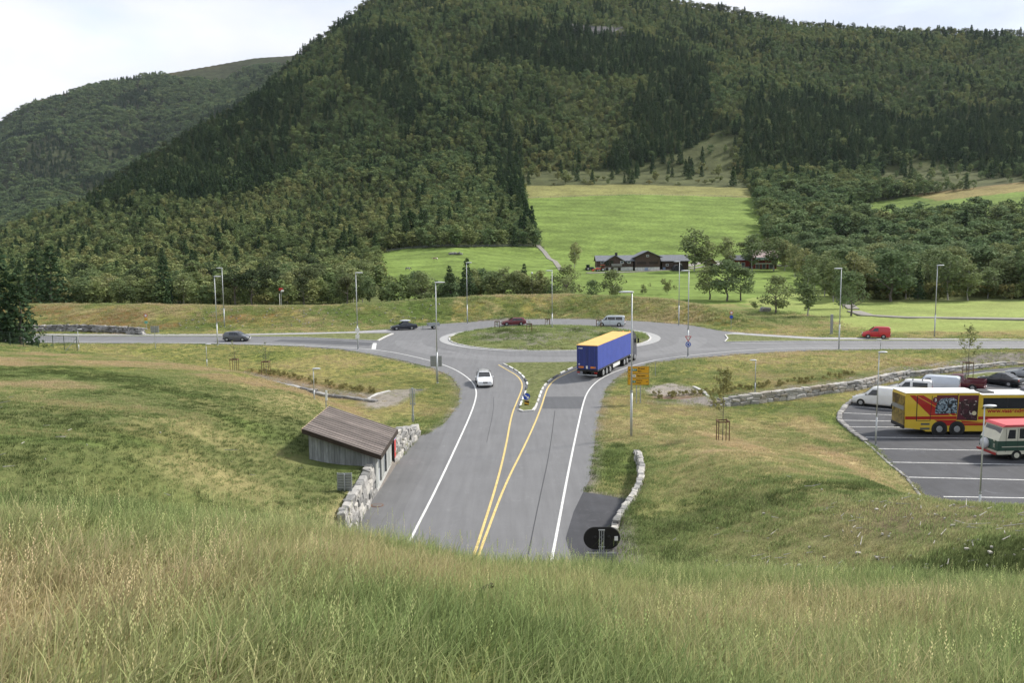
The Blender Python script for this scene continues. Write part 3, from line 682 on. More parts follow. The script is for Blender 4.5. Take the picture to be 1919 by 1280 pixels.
def gn_scatter(name, pts, scl, rotz, tint, idx, coll, label, cat='vegetation', tilt=None, top=True):
    n = len(pts); me = bpy.data.meshes.new(name); me.vertices.add(n); me.vertices.foreach_set('co', np.asarray(pts, 'f').ravel())
    def at(nm, ty, v, key='value'):
        a = me.attributes.new(nm, ty, 'POINT'); a.data.foreach_set(key, np.asarray(v).ravel())
    at('scl', 'FLOAT_VECTOR', np.asarray(scl, 'f'), 'vector'); at('tint', 'FLOAT', np.asarray(tint, 'f')); at('kidx', 'INT', np.asarray(idx, 'i'))
    rot = np.zeros((n, 3), 'f'); rot[:, 2] = rotz
    if tilt is not None: rot[:, :2] = tilt
    at('rota', 'FLOAT_VECTOR', rot, 'vector')
    o = bpy.data.objects.new(name, me); COL.objects.link(o)
    ng = bpy.data.node_groups.new(name+'_scatter', 'GeometryNodeTree')
    ng.interface.new_socket('Geometry', in_out='INPUT', socket_type='NodeSocketGeometry'); ng.interface.new_socket('Geometry', in_out='OUTPUT', socket_type='NodeSocketGeometry')
    gi = ng.nodes.new('NodeGroupInput'); go = ng.nodes.new('NodeGroupOutput'); ip = ng.nodes.new('GeometryNodeInstanceOnPoints'); ci = ng.nodes.new('GeometryNodeCollectionInfo')
    ci.inputs[0].default_value = coll; ci.inputs['Separate Children'].default_value = True; ci.inputs['Reset Children'].default_value = True
    mp_ = ng.nodes.new('GeometryNodeMeshToPoints')
    def na(nm, ty):
        a = ng.nodes.new('GeometryNodeInputNamedAttribute'); a.data_type = ty; a.inputs[0].default_value = nm
        return [s for s in a.outputs if s.enabled][0]
    l = ng.links.new
    l(gi.outputs[0], mp_.inputs[0]); l(mp_.outputs[0], ip.inputs['Points']); l(ci.outputs[0], ip.inputs['Instance']); ip.inputs['Pick Instance'].default_value = True
    l(na('kidx', 'INT'), ip.inputs['Instance Index']); l(na('scl', 'FLOAT_VECTOR'), ip.inputs['Scale'])
    er_ = ng.nodes.new('FunctionNodeEulerToRotation'); l(na('rota', 'FLOAT_VECTOR'), er_.inputs[0]); l(er_.outputs[0], ip.inputs['Rotation'])
    l(ip.outputs[0], go.inputs[0])
    md = o.modifiers.new('scatter', 'NODES'); md.node_group = ng
    return tag(o, label, cat, kind='stuff')

# ---- forests
KN = ['birch', 'round', 'spruce', 'pine', 'shrub']
TREEC = bpy.data.collections.new('forest_kinds')
NV = 3
for ki, k in enumerate(KN):
    for v in range(NV):
        c, t = make_tree_meshes(k, 100+ki*10+v, {'spruce': 520, 'pine': 300}.get(k, 420), {'spruce': .075, 'pine': .075, 'shrub': .12}.get(k, .085), 1)
        o = bpy.data.objects.new('%02d_%s' % (ki*NV+v, k), c)
        # trunk merged in for the mass
        bm = bmesh.new(); bm.from_mesh(c); bm.from_mesh(t); bm.to_mesh(c); bm.free()
        TREEC.objects.link(o)
SPR = [[(165,395),(160,352),(240,300),(370,225),(480,165),(560,150),(560,200),(540,260),(560,330),(480,368),(300,372)],
       [(640,150),(650,60),(760,55),(790,200),(760,260),(690,180)], [(1190,420),(1140,330),(1180,200),(1260,90),(1330,120),(1340,300),(1300,345),(1200,335)],
       [(1400,330),(1390,200),(1500,180),(1700,230),(1919,190),(2100,190),(2100,330),(1900,328),(1800,318),(1740,300),(1640,300),(1560,330)],
       [(880,120),(940,40),(1110,70),(1300,90),(1300,160),(1100,150)], [(905,290),(940,200),(975,300),(990,400),(1010,450),(960,400)]]
def in_any(px, py, polys):
    r = np.zeros(px.shape, bool)
    for p in polys: r |= inside(px, py, p)
    return r
pts = []
for y0, y1, s in ((203, 320, 4.4), (320, 520, 5.2), (520, 850, 5.8), (850, 1560, 6.6)):
    yy = np.arange(y0, y1, s); 
    for i, y in enumerate(yy):
        x = np.arange(-.74*y, .80*y, s)+(i % 2)*s/2; pts.append(np.stack([x+rng.uniform(-.45, .45, len(x))*s, y+rng.uniform(-.45, .45, len(x))*s, np.full(len(x), s)], 1))
pts = np.concatenate(pts); x, y = pts[:, 0], pts[:, 1]; z = far_h(x, y)
px, py = to_px(x, y, z); ps = np.array([tdep(p[0], 200)[0] for p in _sp]); Dc = np.interp(x/y, ps, [p[2] for p in _sp])
keep = (y < Dc+12) & (px > -60) & (px < 1990) & (py > -160)
NOTREE = [FIELDS['flat'], [(984,348),(1404,354),(1412,372),(1424,405),(1432,440),(1440,470),(1470,500),(1520,530),(1585,580),(1620,590),(1620,602),(1090,602),(1090,545),(1060,540),(1010,465),(1002,440),(984,380)],
          [(1410,560),(1570,585),(2100,588),(2100,640),(1400,640)], [(1040,505),(1100,500),(1100,560),(1050,560)]]
keep &= ~in_any(px, py, NOTREE) & ~wherefield(px, py, y)
sc_ = in_any(px, py, [[(980,322),(1170,318),(1240,300),(1330,262),(1382,252),(1372,320),(1400,354),(1180,348),(984,350)], [(1640,318),(1720,302),(1840,322),(1919,330),(1919,345),(1700,362),(1650,345)], [(1530,445),(1600,450),(1600,475),(1540,470)]])
keep &= ~sc_ | (rng.uniform(size=len(x)) < .12)
keep &= ~(inside(px, py, [(1065,42),(1100,48),(1165,50),(1180,66),(1120,68),(1075,58)]) & (rng.uniform(size=len(x)) < .9))
keep &= ~((py > 545) & (px > 700) & (px < 1440) & (y < 225) & (rng.uniform(size=len(x)) < .25))
keep &= ~((px > 1420) & (py > 380) & (y < 640) & (rng.uniform(size=len(x)) < .42))
lowf = (y < 262) & (px > 690) & (px < 1180) & (y > 222); keep &= ~lowf
far_left = (px < 700) | (px > 1440); keep &= far_left | (y > 262) | (y < 222)
gap = np.ones(len(x), bool); keep &= gap
pts = pts[keep]; x, y, z, px, py, Dc = x[keep], y[keep], z[keep], px[keep], py[keep], Dc[keep]; n = len(x)
cl = fbm(x, y, 38, 3); r = rng.uniform(size=n)
kind = np.where(r < .05+.5*sst(.58, .74, cl), 2, np.where(r < .62, 0, 1))
young = inside(px, py, [(-100,600),(-100,470),(160,380),(300,372),(480,368),(600,350),(760,340),(800,420),(720,470),(720,600)])
kind = np.where(young, np.where(r < .10, 3, np.where(r < .80, 0, np.where(r < .93, 4, 2))), kind)
rwood = (px > 1420) & (py > 360); kind = np.where(rwood, np.where(r < np.where(y < 290, .30, .60), 1, np.where(r < .93, 0, np.where(r < .96, 2, 4))), kind)
spz = in_any(px+40*(cl-.5), py+40*(cl-.5), SPR); kind = np.where(spz & (r < .86), 2, kind)
ridge = y > Dc-25; kind = np.where(ridge & (r > .5), 3, kind)
scrt = inside(px, py, [(960,300),(1420,240),(1420,360),(960,360)]) & (y < 900) & ~spz; kind = np.where(scrt & (r > .5), 4, kind)
kind = np.where((kind == 2) & (y < 330) & (rng.uniform(size=n) < .82), 0, kind)
hh = np.array([8.0, 8.0, 11.8, 9.0, 3.8])[kind]*rng.uniform(.62, 1.38, n)*(.75+.5*cl)
hh = np.where(young, hh*.82, hh); hh = np.where(rwood & (kind == 1), hh*1.38, hh); hh = np.where(rwood & (kind == 0), hh*1.15, hh); hh = np.where((y < 222) & (px > 700) & (px < 1200), hh*.78, hh)
wid = np.array([1.35, 1.15, 1.0, 1.3, 1.3])[kind]*rng.uniform(.85, 1.2, n)
tint = np.clip(.40+(fbm(x+77, y, 60, 3)-.5)*1.3+rng.normal(size=n)*.28, 0, 1); tint = np.where(young, np.clip(tint+.10, 0, 1), tint); wid = np.where(rwood & (kind == 1), wid*1.2, wid)
order = np.argsort(-(hh/y)); NI = 240
ind = order[:NI]; rest = order[NI:]; nearm = rest[y[rest] < 900]
gn_scatter('forest', np.stack([x[rest], y[rest], z[rest]-.2], 1), np.stack([hh[rest]*wid[rest], hh[rest]*wid[rest], hh[rest]], 1), rng.uniform(0, 6.28, len(rest)), tint[rest], kind[rest]*NV+rng.integers(0, NV, len(rest)), TREEC, 'dense mixed forest of birch and dark spruce covering the mountainside', 'forest')
print('forest trees', len(rest))
_n = 700; _y = rng.uniform(206, 262, _n); _x = rng.uniform(.30, .70, _n)*_y; _px, _py = to_px(_x, _y, far_h(_x, _y)); _k = ~in_any(_px, _py, NOTREE) & ~wherefield(_px, _py, _y) & (_px > 1560); _x, _y = _x[_k], _y[_k]
gn_scatter('undergrowth', np.stack([_x, _y, far_h(_x, _y)-.1], 1), np.stack([rng.uniform(2.5, 4.5, len(_x))]*3, 1), rng.uniform(0, 6.28, len(_x)), rng.uniform(.2, 1, len(_x)), 4*NV+rng.integers(0, NV, len(_x)), TREEC, 'mixed bushes and young birch growing under the wood edge beside the lane', 'undergrowth')
# distant hill forest
yy = np.concatenate([np.full(int(2.8*v/26), v) for v in np.arange(1600, 3300, 15.)]); xx = rng.uniform(-.72, .02, len(yy))*yy; yy = yy+rng.uniform(-8, 8, len(yy)); zz = mt_h(xx, yy)
D = np.interp(xx/yy, [tdep(p[0], 200)[0] for p in _far], [p[2] for p in _far]); t_ = (yy-1500)/(D-1500)
nz_ = fbm(xx, yy, 260, 5); k_ = (t_ < .98+(nz_-.5)*.3) & (yy < D); xx, yy, zz, nz_ = xx[k_], yy[k_], zz[k_], nz_[k_]
kk = np.where(fbm(xx, yy, 150, 4)+rng.normal(size=len(xx))*.05 > .53, 2, 1)
s_ = rng.uniform(11, 18, len(xx)); w_ = np.where(kk == 2, 1.2, 1.7)
gn_scatter('forest', np.stack([xx, yy, zz-1], 1), np.stack([s_*w_, s_*w_, s_], 1), rng.uniform(0, 6.28, len(xx)), np.clip(.35+rng.normal(size=len(xx))*.25, 0, 1), kk*NV+rng.integers(0, NV, len(xx)), TREEC, 'hazy dark woods on the bare-topped hill far behind', 'forest')
print('distant trees', len(xx))

YF = PG(1190, 507)[1]
# ---- single trees
BIG = {}
for k, n_, ls in (('birch', 1500, .045), ('round', 1900, .046), ('spruce', 1500, .042), ('pine', 1100, .045), ('shrub', 900, .075)):
    BIG[k] = [make_tree_meshes(k, 500+KN.index(k)*7+v, n_, ls, 0) for v in range(4)]
NAME = {'birch': 'birch_tree', 'round': 'broadleaf_tree', 'spruce': 'spruce_tree', 'pine': 'pine_tree', 'shrub': 'bush'}
def plant(kind, x, y, h, label, group=None, w=1.0, v=None, z=None, rz=None):
    v = random.randrange(4) if v is None else v; z = G1(x, y) if z is None else z
    t = thing(NAME[kind], label, 'bush' if kind == 'shrub' else 'tree', (x, y, z-.1), random.uniform(0, 6.28) if rz is None else rz, group)
    t.scale = (h*w, h*w, h)
    for me, nm in zip(BIG[kind][v], ('crown', 'trunk')):
        o = bpy.data.objects.new(nm, me); COL.objects.link(o); o.parent = t
    return t
GL = {0: ('slender olive birch in the wood', 'birches at the wood edge'), 1: ('round grey-green broadleaf tree in the wood', 'round trees at the wood edge'), 2: ('dark pointed spruce in the wood', 'spruces at the wood edge'),
      3: ('dull green pine in the wood', 'pines at the wood edge'), 4: ('low olive bush in the wood', 'bushes at the wood edge')}
for i in ind:
    k = int(kind[i])
    where = 'behind the grass bank, beyond the road' if px[i] < 700 else ('between the grass bank and the cow pasture' if px[i] < 1200 else 'beyond the mown field and the farm lane')
    lb = GL[k][0].replace(' in the wood', '')+' in the wood '+where if px[i] < 700 or px[i] >= 1200 else GL[k][0].replace(' in the wood', '')+' in the thicket '+where
    plant(KN[k], x[i], y[i], hh[i], lb, GL[k][1]+(' behind the bank' if px[i] < 700 else ' by the pasture' if px[i] < 1200 else ' by the lane'), w=wid[i])
def tree_px(kind, bx, by, hpx, label, w=1.0, dist=None, group=None, v=None):
    x, y = PG(bx, by) if dist is None else (tdep(bx, by)[0]*dist, dist)
    return plant(kind, x, y, hpx*y/F*1.02, label, group, w, v)
def behind(kind, bx, topy, dist, label, w=1.0, **kw):
    u, t = tdep(bx, topy); x, y = u*dist, dist; z = G1(x, y); return plant(kind, x, y, 15-t*dist-z, label, None, w, **kw)
tree_px('birch', 1077, 502, 46, 'slim birch beside the tractor yard at the gable farmhouse', 1.1)
tree_px('birch', 1301, 500, 76, dist=YF-6, label= 'tall full birch hiding the end of the long barn', w=1.5); tree_px('birch', 1322, 501, 54, dist=YF-7, label= 'shorter birch right against the tall birch by the barn', w=1.6)
tree_px('birch', 1361, 498, 60, 'lone dark birch between the garage and the red house', 1.3, dist=YF-5)
tree_px('pine', 1406, 462, 50, 'broad dark pine behind the red house, nearer the hay field', 1.7, dist=YF+25); tree_px('pine', 1437, 462, 48, 'dark pine standing above the roof of the red house', 1.7, dist=YF+28)
tree_px('birch', 1410, 498, 66, 'grey-green birch covering the gable of the red house', 1.4, dist=YF-7); tree_px('birch', 1450, 498, 62, 'light green birch before the balcony of the red house', 1.6, dist=YF-7)
tree_px('round', 1330, 566, 62, 'bushy tree at the end of the clump beside the mown field', 1.3, 213.); tree_px('round', 1362, 572, 76, 'tallest crown of the leafy clump behind the grass bank', 1.25, 208.); tree_px('round', 1388, 574, 62, 'low spreading crown of the clump nearest the road signs', 1.25, 209.)
tree_px('round', 1453, 588, 70, 'round maple with a short dark trunk in the mown field', 1.25); tree_px('birch', 1513, 594, 92, 'airy olive birch alone in the mown field', 1.15)
tree_px('round', 1595, 592, 84, 'dark dense maple at the corner of the birch lane', 1.1); tree_px('shrub', 1416, 580, 18, 'little bush beside the boulder at the field edge', 1.1)
tree_px('shrub', 1205, 549, 20, 'small pointed bush in the meadow below the barn', .8, 235.); tree_px('shrub', 1250, 552, 32, 'rounded brown bush in the meadow below the barn', .8, 232.)
for i, (bx, by, hp) in enumerate([(1470,508,56), (1490,520,60), (1508,530,62), (1526,545,68), (1545,556,72), (1562,566,76), (1580,578,76)]):
    tree_px('birch', bx, by, hp, 'yellowing birch in the row lining the farm lane', 1.2, group='birches lining the farm lane')
behind('spruce', 62, 466, 205, 'tall spruce behind the bank, tallest of its clump', 1.25); behind('spruce', 92, 460, 200, 'wide spruce rising at the start of the grass bank', 1.35)
behind('spruce', 305, 480, 206, 'bluish spruce between birches behind the bank', 1.1); behind('pine', 438, 497, 203, 'pine behind the paired lamp posts', 1.2); behind('pine', 470, 503, 203, 'pale pine next to the pine behind the lamp posts', 1.2)
for bx, ty, d, lb in ((1015, 520, 206, 'bush between the pasture and the bank, left of a pole'), (1062, 497, 204, 'tallest bushy tree over the bank before the farm'), (1112, 524, 203, 'round bush below the orange tractor'), (1148, 505, 204, 'pointed bush over the bank below the farmhouse'),
                      (965, 508, 204, 'dark bushy tree between two lamp posts over the bank'), (845, 514, 203, 'grey bush behind the lamp with the slatted sign'), (790, 508, 203, 'slim dark tree beside the pasture corner')):
    behind('round', bx, ty, d, lb, 1.1)
# dark conifers beside the road at the left edge
for bx, by, hp, w, k, lb in ((-30, 652, 205, 1.15, 'spruce', 'dark spruce half cut by the picture edge beside the fence'), (6, 650, 192, 1.1, 'spruce', 'tall shaggy spruce beside the green fence'), (40, 646, 150, 1.15, 'spruce', 'narrow spruce beside the end of the fence'), (-12, 652, 150, 1.2, 'spruce', 'shorter spruce between the two tall ones at the fence')):
    tree_px(k, bx, by, hp, lb, w, dist=124.)

# ---- grass
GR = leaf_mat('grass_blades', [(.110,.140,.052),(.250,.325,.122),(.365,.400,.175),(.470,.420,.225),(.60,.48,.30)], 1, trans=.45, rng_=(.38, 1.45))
def tuft(seed, n, h, w, spread, lean, seg=3):
    g = np.random.default_rng(seed); V_, Q, S = [], [], []
    for b in range(n):
        a = g.uniform(0, 6.28); r = spread*math.sqrt(g.uniform()); p = np.array([r*math.cos(a), r*math.sin(a), -.03]); hh_ = h*g.uniform(.45, 1.1); wd_ = w*g.uniform(.7, 1.3)
        dr = np.array([g.normal()*.5+lean, g.normal()*.5, 0]); sd_ = np.cross(dr+np.array([.01, .02, 0]), [0, 0, 1]); sd_ = sd_/np.linalg.norm(sd_)
        tw = g.uniform(-1, 1); sd_ = np.array([sd_[0]*math.cos(tw)-sd_[1]*math.sin(tw), sd_[0]*math.sin(tw)+sd_[1]*math.cos(tw), 0]); i0 = len(V_); s = g.uniform()
        for k in range(seg+1):
            t = k/seg; c = p+np.array([0, 0, hh_*(t-.22*t*t*np.linalg.norm(dr))])+dr*hh_*.5*t*t; ww = wd_*(1-.85*t)
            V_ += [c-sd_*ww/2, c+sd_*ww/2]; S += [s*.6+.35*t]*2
        Q += [(i0+2*k, i0+2*k+1, i0+2*k+3, i0+2*k+2) for k in range(seg)]
        if n < 10:      # flowering stalks carry a seed head
            for j in range(5):
                i1 = len(V_); q = c-np.array([0, 0, .016*j])+g.normal(size=3)*.004; e = sd_*.0035*(1 if j % 2 else -1)+np.array([0, 0, .011]); V_ += [q, q+e*.6+sd_*.003, q+e*1.4, q+e*.6-sd_*.003]; S += [1.]*4; Q.append((i1, i1+1, i1+2, i1+3))
    return nparr_mesh('tuft', V_, Q, GR, S)
GC = bpy.data.collections.new('grass_kinds')
spec = [(60, .21, .0068, .20, .8), (60, .17, .0068, .22, 1.0), (7, .42, .0045, .18, .6),      # near
        (34, .22, .024, .36, .5), (34, .17, .026, .38, .6),            # middle
        (26, .42, .07, .55, .2), (26, .30, .075, .6, .3)]             # bank
for i, (n_, h_, w_, sp, ln) in enumerate(spec):
    o = bpy.data.objects.new('%02d_tuft' % i, tuft(900+i, n_, h_, w_, sp, ln)); GC.objects.link(o)
def scatter_grass(name, x, y, idx, scl, label, hf=None, zoff=0.0, zoverride=None):
    k = ~(inside(x, y, ROAD) | inside(x, y, LOT)) ; k &= ~((x > 54+rng.uniform(0, 8, len(x))) & (y > 134)); k &= ~inside(x, y, HUTP)
    for pl in GRAVELS: k &= ~(inside(x, y, pl) & (rng.uniform(size=len(x)) < .9))
    x, y, idx, scl = x[k], y[k], idx[k], scl[k]; z = hn(x, y) if zoverride is None else zoverride(x, y)
    d = dryness(x, y); tt_ = np.clip(.30-.06*(y < 22)+d*.62*np.where((y < 14) & (y > 7.5), .45, 1)+(fbm(x, y, 2.3, 3)-.5)*.7+rng.normal(size=len(x))*.13-.25*sst(.56, .70, fbm(x-90, y+40, 8, 4)), 0, 1)
    tt_ = tt_+.14*sst(68, 80, y)+.40*sst(.50, .66, fbm(x-17, y*1.6+9, 10, 4))*((x < -14) & (y > 24) & (y < 100))
    n6 = fbm(x, y, 6, 4)
    lh = ((x < -9.5) & (y > 20) & (y < 84))*(.17+.06*sst(.35, .7, fbm(x, y, 9, 3)))*(1-sst(60, 82, y)); rh = ((x > 5) & (y > 13) & (y < 44))*(.12+.16*sst(.35, .7, fbm(x, y, 8, 3)))*(1-.6*d)
    tt_ = np.clip(tt_-lh-rh+((y < 9) & (x < -.5))*.10*sst(.35, .6, fbm(x, y, 2.0, 3)), 0, 1)
    sz = scl*np.where((x < -9) & (y > 22), .75, .55+.9*fbm(x+5, y, 3, 3))
    return gn_scatter(name, np.stack([x, y, z+zoff], 1), np.stack([sz, sz, sz], 1), rng.normal(size=len(x))*.7+.3, tt_, idx, GC, label, 'grass')
HUTP = [(-14.0,48.5),(-8.6,50.3),(-8.3,57.4),(-13.4,56.5)]
# close: the mound in front
yy = []; xx = []
for y0, y1, dens in ((1.2, 6, 85), (6, 12, 62), (12, 20, 34), (20, 30, 16)):
    nn_ = int((y1-y0)*2*.74*(y0+y1)/2*dens); b = rng.uniform(y0, y1, nn_*2); b = b[rng.uniform(size=len(b)) < b/y1][:nn_]; yy.append(b); xx.append(rng.uniform(-.74, .74, len(b))*b)
x = np.concatenate(xx); y = np.concatenate(yy); idx = rng.choice([0, 1, 2], len(x), p=[.44, .42, .14])
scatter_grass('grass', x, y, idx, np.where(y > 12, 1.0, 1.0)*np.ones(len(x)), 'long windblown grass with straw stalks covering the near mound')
print('near grass', len(x))
x = rng.uniform(-62, 62, 110000); y = 24+74*rng.uniform(size=110000)**1.1; k = (np.abs(x) < .72*y+2); x, y = x[k], y[k]
k = (y < 100); x, y = x[k], y[k]
scatter_grass('grass', x, y, rng.choice([3, 4], len(x)), np.ones(len(x)), 'rough meadow grass on both road embankments')
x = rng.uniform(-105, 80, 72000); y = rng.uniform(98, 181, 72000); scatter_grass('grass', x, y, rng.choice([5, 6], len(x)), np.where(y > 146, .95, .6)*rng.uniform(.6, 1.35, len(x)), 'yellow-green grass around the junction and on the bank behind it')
for pl_ in (ISL_LEFT, ISL_RIGHT, ISL_NEAR, LOT_ISL):
    xa_, xb_ = min(p[0] for p in pl_), max(p[0] for p in pl_); ya_, yb_ = min(p[1] for p in pl_), max(p[1] for p in pl_); q_ = int(min(9000, (xb_-xa_)*(yb_-ya_)*14)); x = rng.uniform(xa_, xb_, q_); y = rng.uniform(ya_, yb_, q_)
    k = inside(x, y, pl_) & (edist(x, y, pl_) > .25); x, y = x[k], y[k]; z_ = (np.full(len(x), -.36) if pl_ is LOT_ISL else Rr(y)+.12); sz = np.full(len(x), .42 if len(pl_) < 26 and pl_ is not ISL_NEAR else .5)
    gn_scatter('grass', np.stack([x, y, z_], 1), np.stack([sz, sz, sz], 1), rng.uniform(0, 6.28, len(x)), np.clip(.3+rng.normal(size=len(x))*.15, 0, 1), rng.choice([3, 4], len(x)), GC, 'short grass on a kerbed strip between the lanes', 'grass')
a = rng.uniform(0, 6.28, 1700); r = np.sqrt(rng.uniform(0, .97, 1700)); x = ICX+IRAD*r*np.cos(a); y = ICY+IRY*r*np.sin(a)
_r = ROAD; ROAD_SAVE = ROAD
def sg_isl():
    tt_ = np.clip(.15+(fbm(x, y, 4, 3)-.4)*1.2, 0, 1); sz = .9*np.ones(len(x)); gn_scatter('grass', np.stack([x, y, isl_h(x, y)], 1), np.stack([sz, sz, sz], 1), rng.uniform(0, 6.28, len(x)), tt_, rng.choice([5, 6], len(x)), GC, 'weedy grass on the round traffic island', 'grass')
sg_isl()
# ================================================================== built things
class MB:
    def __init__(s): s.v, s.f = [], []
    def add(s, V_, F_):
        k = len(s.v); s.v += [tuple(v) for v in V_]; s.f += [tuple(i+k for i in f) for f in F_]; return s
    def box(s, c, d, rz=0, bev=0.0, taper=1.0):
        x, y, z = d[0]/2, d[1]/2, d[2]/2
        if bev > 0: return s.bbox(c, d, bev, rz)
        P_ = [(-x,-y,-z),(x,-y,-z),(x,y,-z),(-x,y,-z),(-x*taper,-y*taper,z),(x*taper,-y*taper,z),(x*taper,y*taper,z),(-x*taper,y*taper,z)]
        co, si = math.cos(rz), math.sin(rz)
        return s.add([(c[0]+p[0]*co-p[1]*si, c[1]+p[0]*si+p[1]*co, c[2]+p[2]) for p in P_], [(0,3,2,1),(4,5,6,7),(0,1,5,4),(1,2,6,5),(2,3,7,6),(3,0,4,7)])
    def bbox(s, c, d, b, rz=0):
        bm = bmesh.new(); bmesh.ops.create_cube(bm, size=1)
        for v in bm.verts: v.co = Vector((v.co.x*d[0], v.co.y*d[1], v.co.z*d[2]))
        bmesh.ops.bevel(bm, geom=bm.edges[:], offset=min(b, min(d)*.45), segments=2, affect='EDGES', profile=.6)
        m = Matrix.Translation(c) @ Matrix.Rotation(rz, 4, 'Z'); bmesh.ops.transform(bm, matrix=m, verts=bm.verts)
        bm.verts.index_update(); s.add([v.co[:] for v in bm.verts], [[v.index for v in f.verts] for f in bm.faces]); bm.free(); return s
    def cyl(s, a, b, r0, r1=None, k=12, caps=True):
        r1 = r0 if r1 is None else r1; a, b = Vector(a), Vector(b); d = (b-a).normalized(); u = d.orthogonal().normalized(); w = d.cross(u)
        V_ = [a+(u*math.cos(2*math.pi*j/k)+w*math.sin(2*math.pi*j/k))*r0 for j in range(k)]+[b+(u*math.cos(2*math.pi*j/k)+w*math.sin(2*math.pi*j/k))*r1 for j in range(k)]
        F_ = [(j, (j+1) % k, k+(j+1) % k, k+j) for j in range(k)]
        if caps: F_ += [tuple(range(k))[::-1], tuple(range(k, 2*k))]
        return s.add(V_, F_)
    def prism(s, prof, y0, y1):
        n = len(prof); V_ = [(p[0], y0, p[1]) for p in prof]+[(p[0], y1, p[1]) for p in prof]
        return s.add(V_, [tuple(range(n))[::-1], tuple(range(n, 2*n))]+[(i, (i+1) % n, n+(i+1) % n, n+i) for i in range(n)])
    def ell(s, c, r, k=12, m=8):
        V_ = [(c[0]+r[0]*math.sin(math.pi*i/m)*math.cos(2*math.pi*j/k), c[1]+r[1]*math.sin(math.pi*i/m)*math.sin(2*math.pi*j/k), c[2]+r[2]*math.cos(math.pi*i/m)) for i in range(m+1) for j in range(k)]
        return s.add(V_, [(i*k+j, i*k+(j+1) % k, (i+1)*k+(j+1) % k, (i+1)*k+j) for i in range(m) for j in range(k)])
    def quad(s, a, b, c, d, t=.02):
        """thin plate with real thickness behind its face"""
        a, b, c, d = map(Vector, (a, b, c, d)); n = (b-a).cross(d-a).normalized()*t
        return s.add([a, b, c, d, a-n, b-n, c-n, d-n], [(0,1,2,3),(7,6,5,4),(0,4,5,1),(1,5,6,2),(2,6,7,3),(3,7,4,0)])
    def build(s, name, m, parent=None, smooth=False, **k): return mkmesh(name, s.v, s.f, m, parent, smooth, **k)
def paint(name, col, rough=.3, coat=.6, var=.05): return mat(name, col, rough, var=var, scale=2.0, coat=coat, spec=.5)
M_GLASS = mat('dark_car_glass', (.015, .018, .02), .06, var=.1, spec=.8); M_TYRE = mat('tyre_rubber', (.018, .018, .018), .85, var=.2)
M_RIM = mat('alloy_rim', (.42, .43, .44), .35, metal=.6, var=.1); M_BLK = mat('black_plastic', (.02, .02, .022), .5, var=.15); M_LAMPG = mat('headlight_glass', (.6, .62, .64), .1, var=.05, spec=.8)
M_RED = mat('tail_light_red', (.35, .02, .015), .3); M_PLATE = mat('number_plate', (.75, .75, .73), .5, var=.03); M_GALV = mat('galvanised_steel', (.38, .40, .41), .45, metal=.5, var=.15, scale=4)
M_WOODD = mat('dark_stained_wood', (.035, .024, .017), .8, var=.35, scale=3, bump=.3); M_CHROME = mat('worn_chrome', (.5, .5, .5), .25, metal=.9)
def wheel(parent, x, y, r, w=.2, side=1):
    t = MB().cyl((x, y-w/2, r), (x, y+w/2, r), r, k=20).build('wheel', M_TYRE, parent)
    MB().cyl((x, y+side*(w/2-.03), r), (x, y+side*(w/2+.012), r), r*.64, r*.58, k=14).build('rim', M_RIM, t)
def loft(mb, S):
    rings = []
    for (x, zb, zl, zt, wb, wt) in S:
        h = [(0, zb), (wb*.86, zb), (wb*.98, zb+.14), (wb, zb+(zl-zb)*.55), (wb*.97, zl), (wt+(wb*.97-wt)*.08, zl+(zt-zl)*.88), (wt*.9, zt), (0, zt+.03)]
        rings.append([(x, -y, z) for y, z in h]+[(x, y, z) for y, z in h[-2:0:-1]])
    k = len(rings[0]); V_ = [p for r in rings for p in r]; F_ = []
    for i in range(len(rings)-1):
        F_ += [(i*k+j, (i+1)*k+j, (i+1)*k+(j+1) % k, i*k+(j+1) % k) for j in range(k)]
    F_ += [tuple(range(k)), tuple(range((len(rings)-1)*k, len(rings)*k))[::-1]]
    mb.add(V_, F_)
def st(S, x):
    xs_ = [s[0] for s in S]
    if xs_[0] > xs_[-1]: S = S[::-1]; xs_ = xs_[::-1]
    return [float(np.interp(x, xs_, [s[i] for s in S])) for i in range(6)]
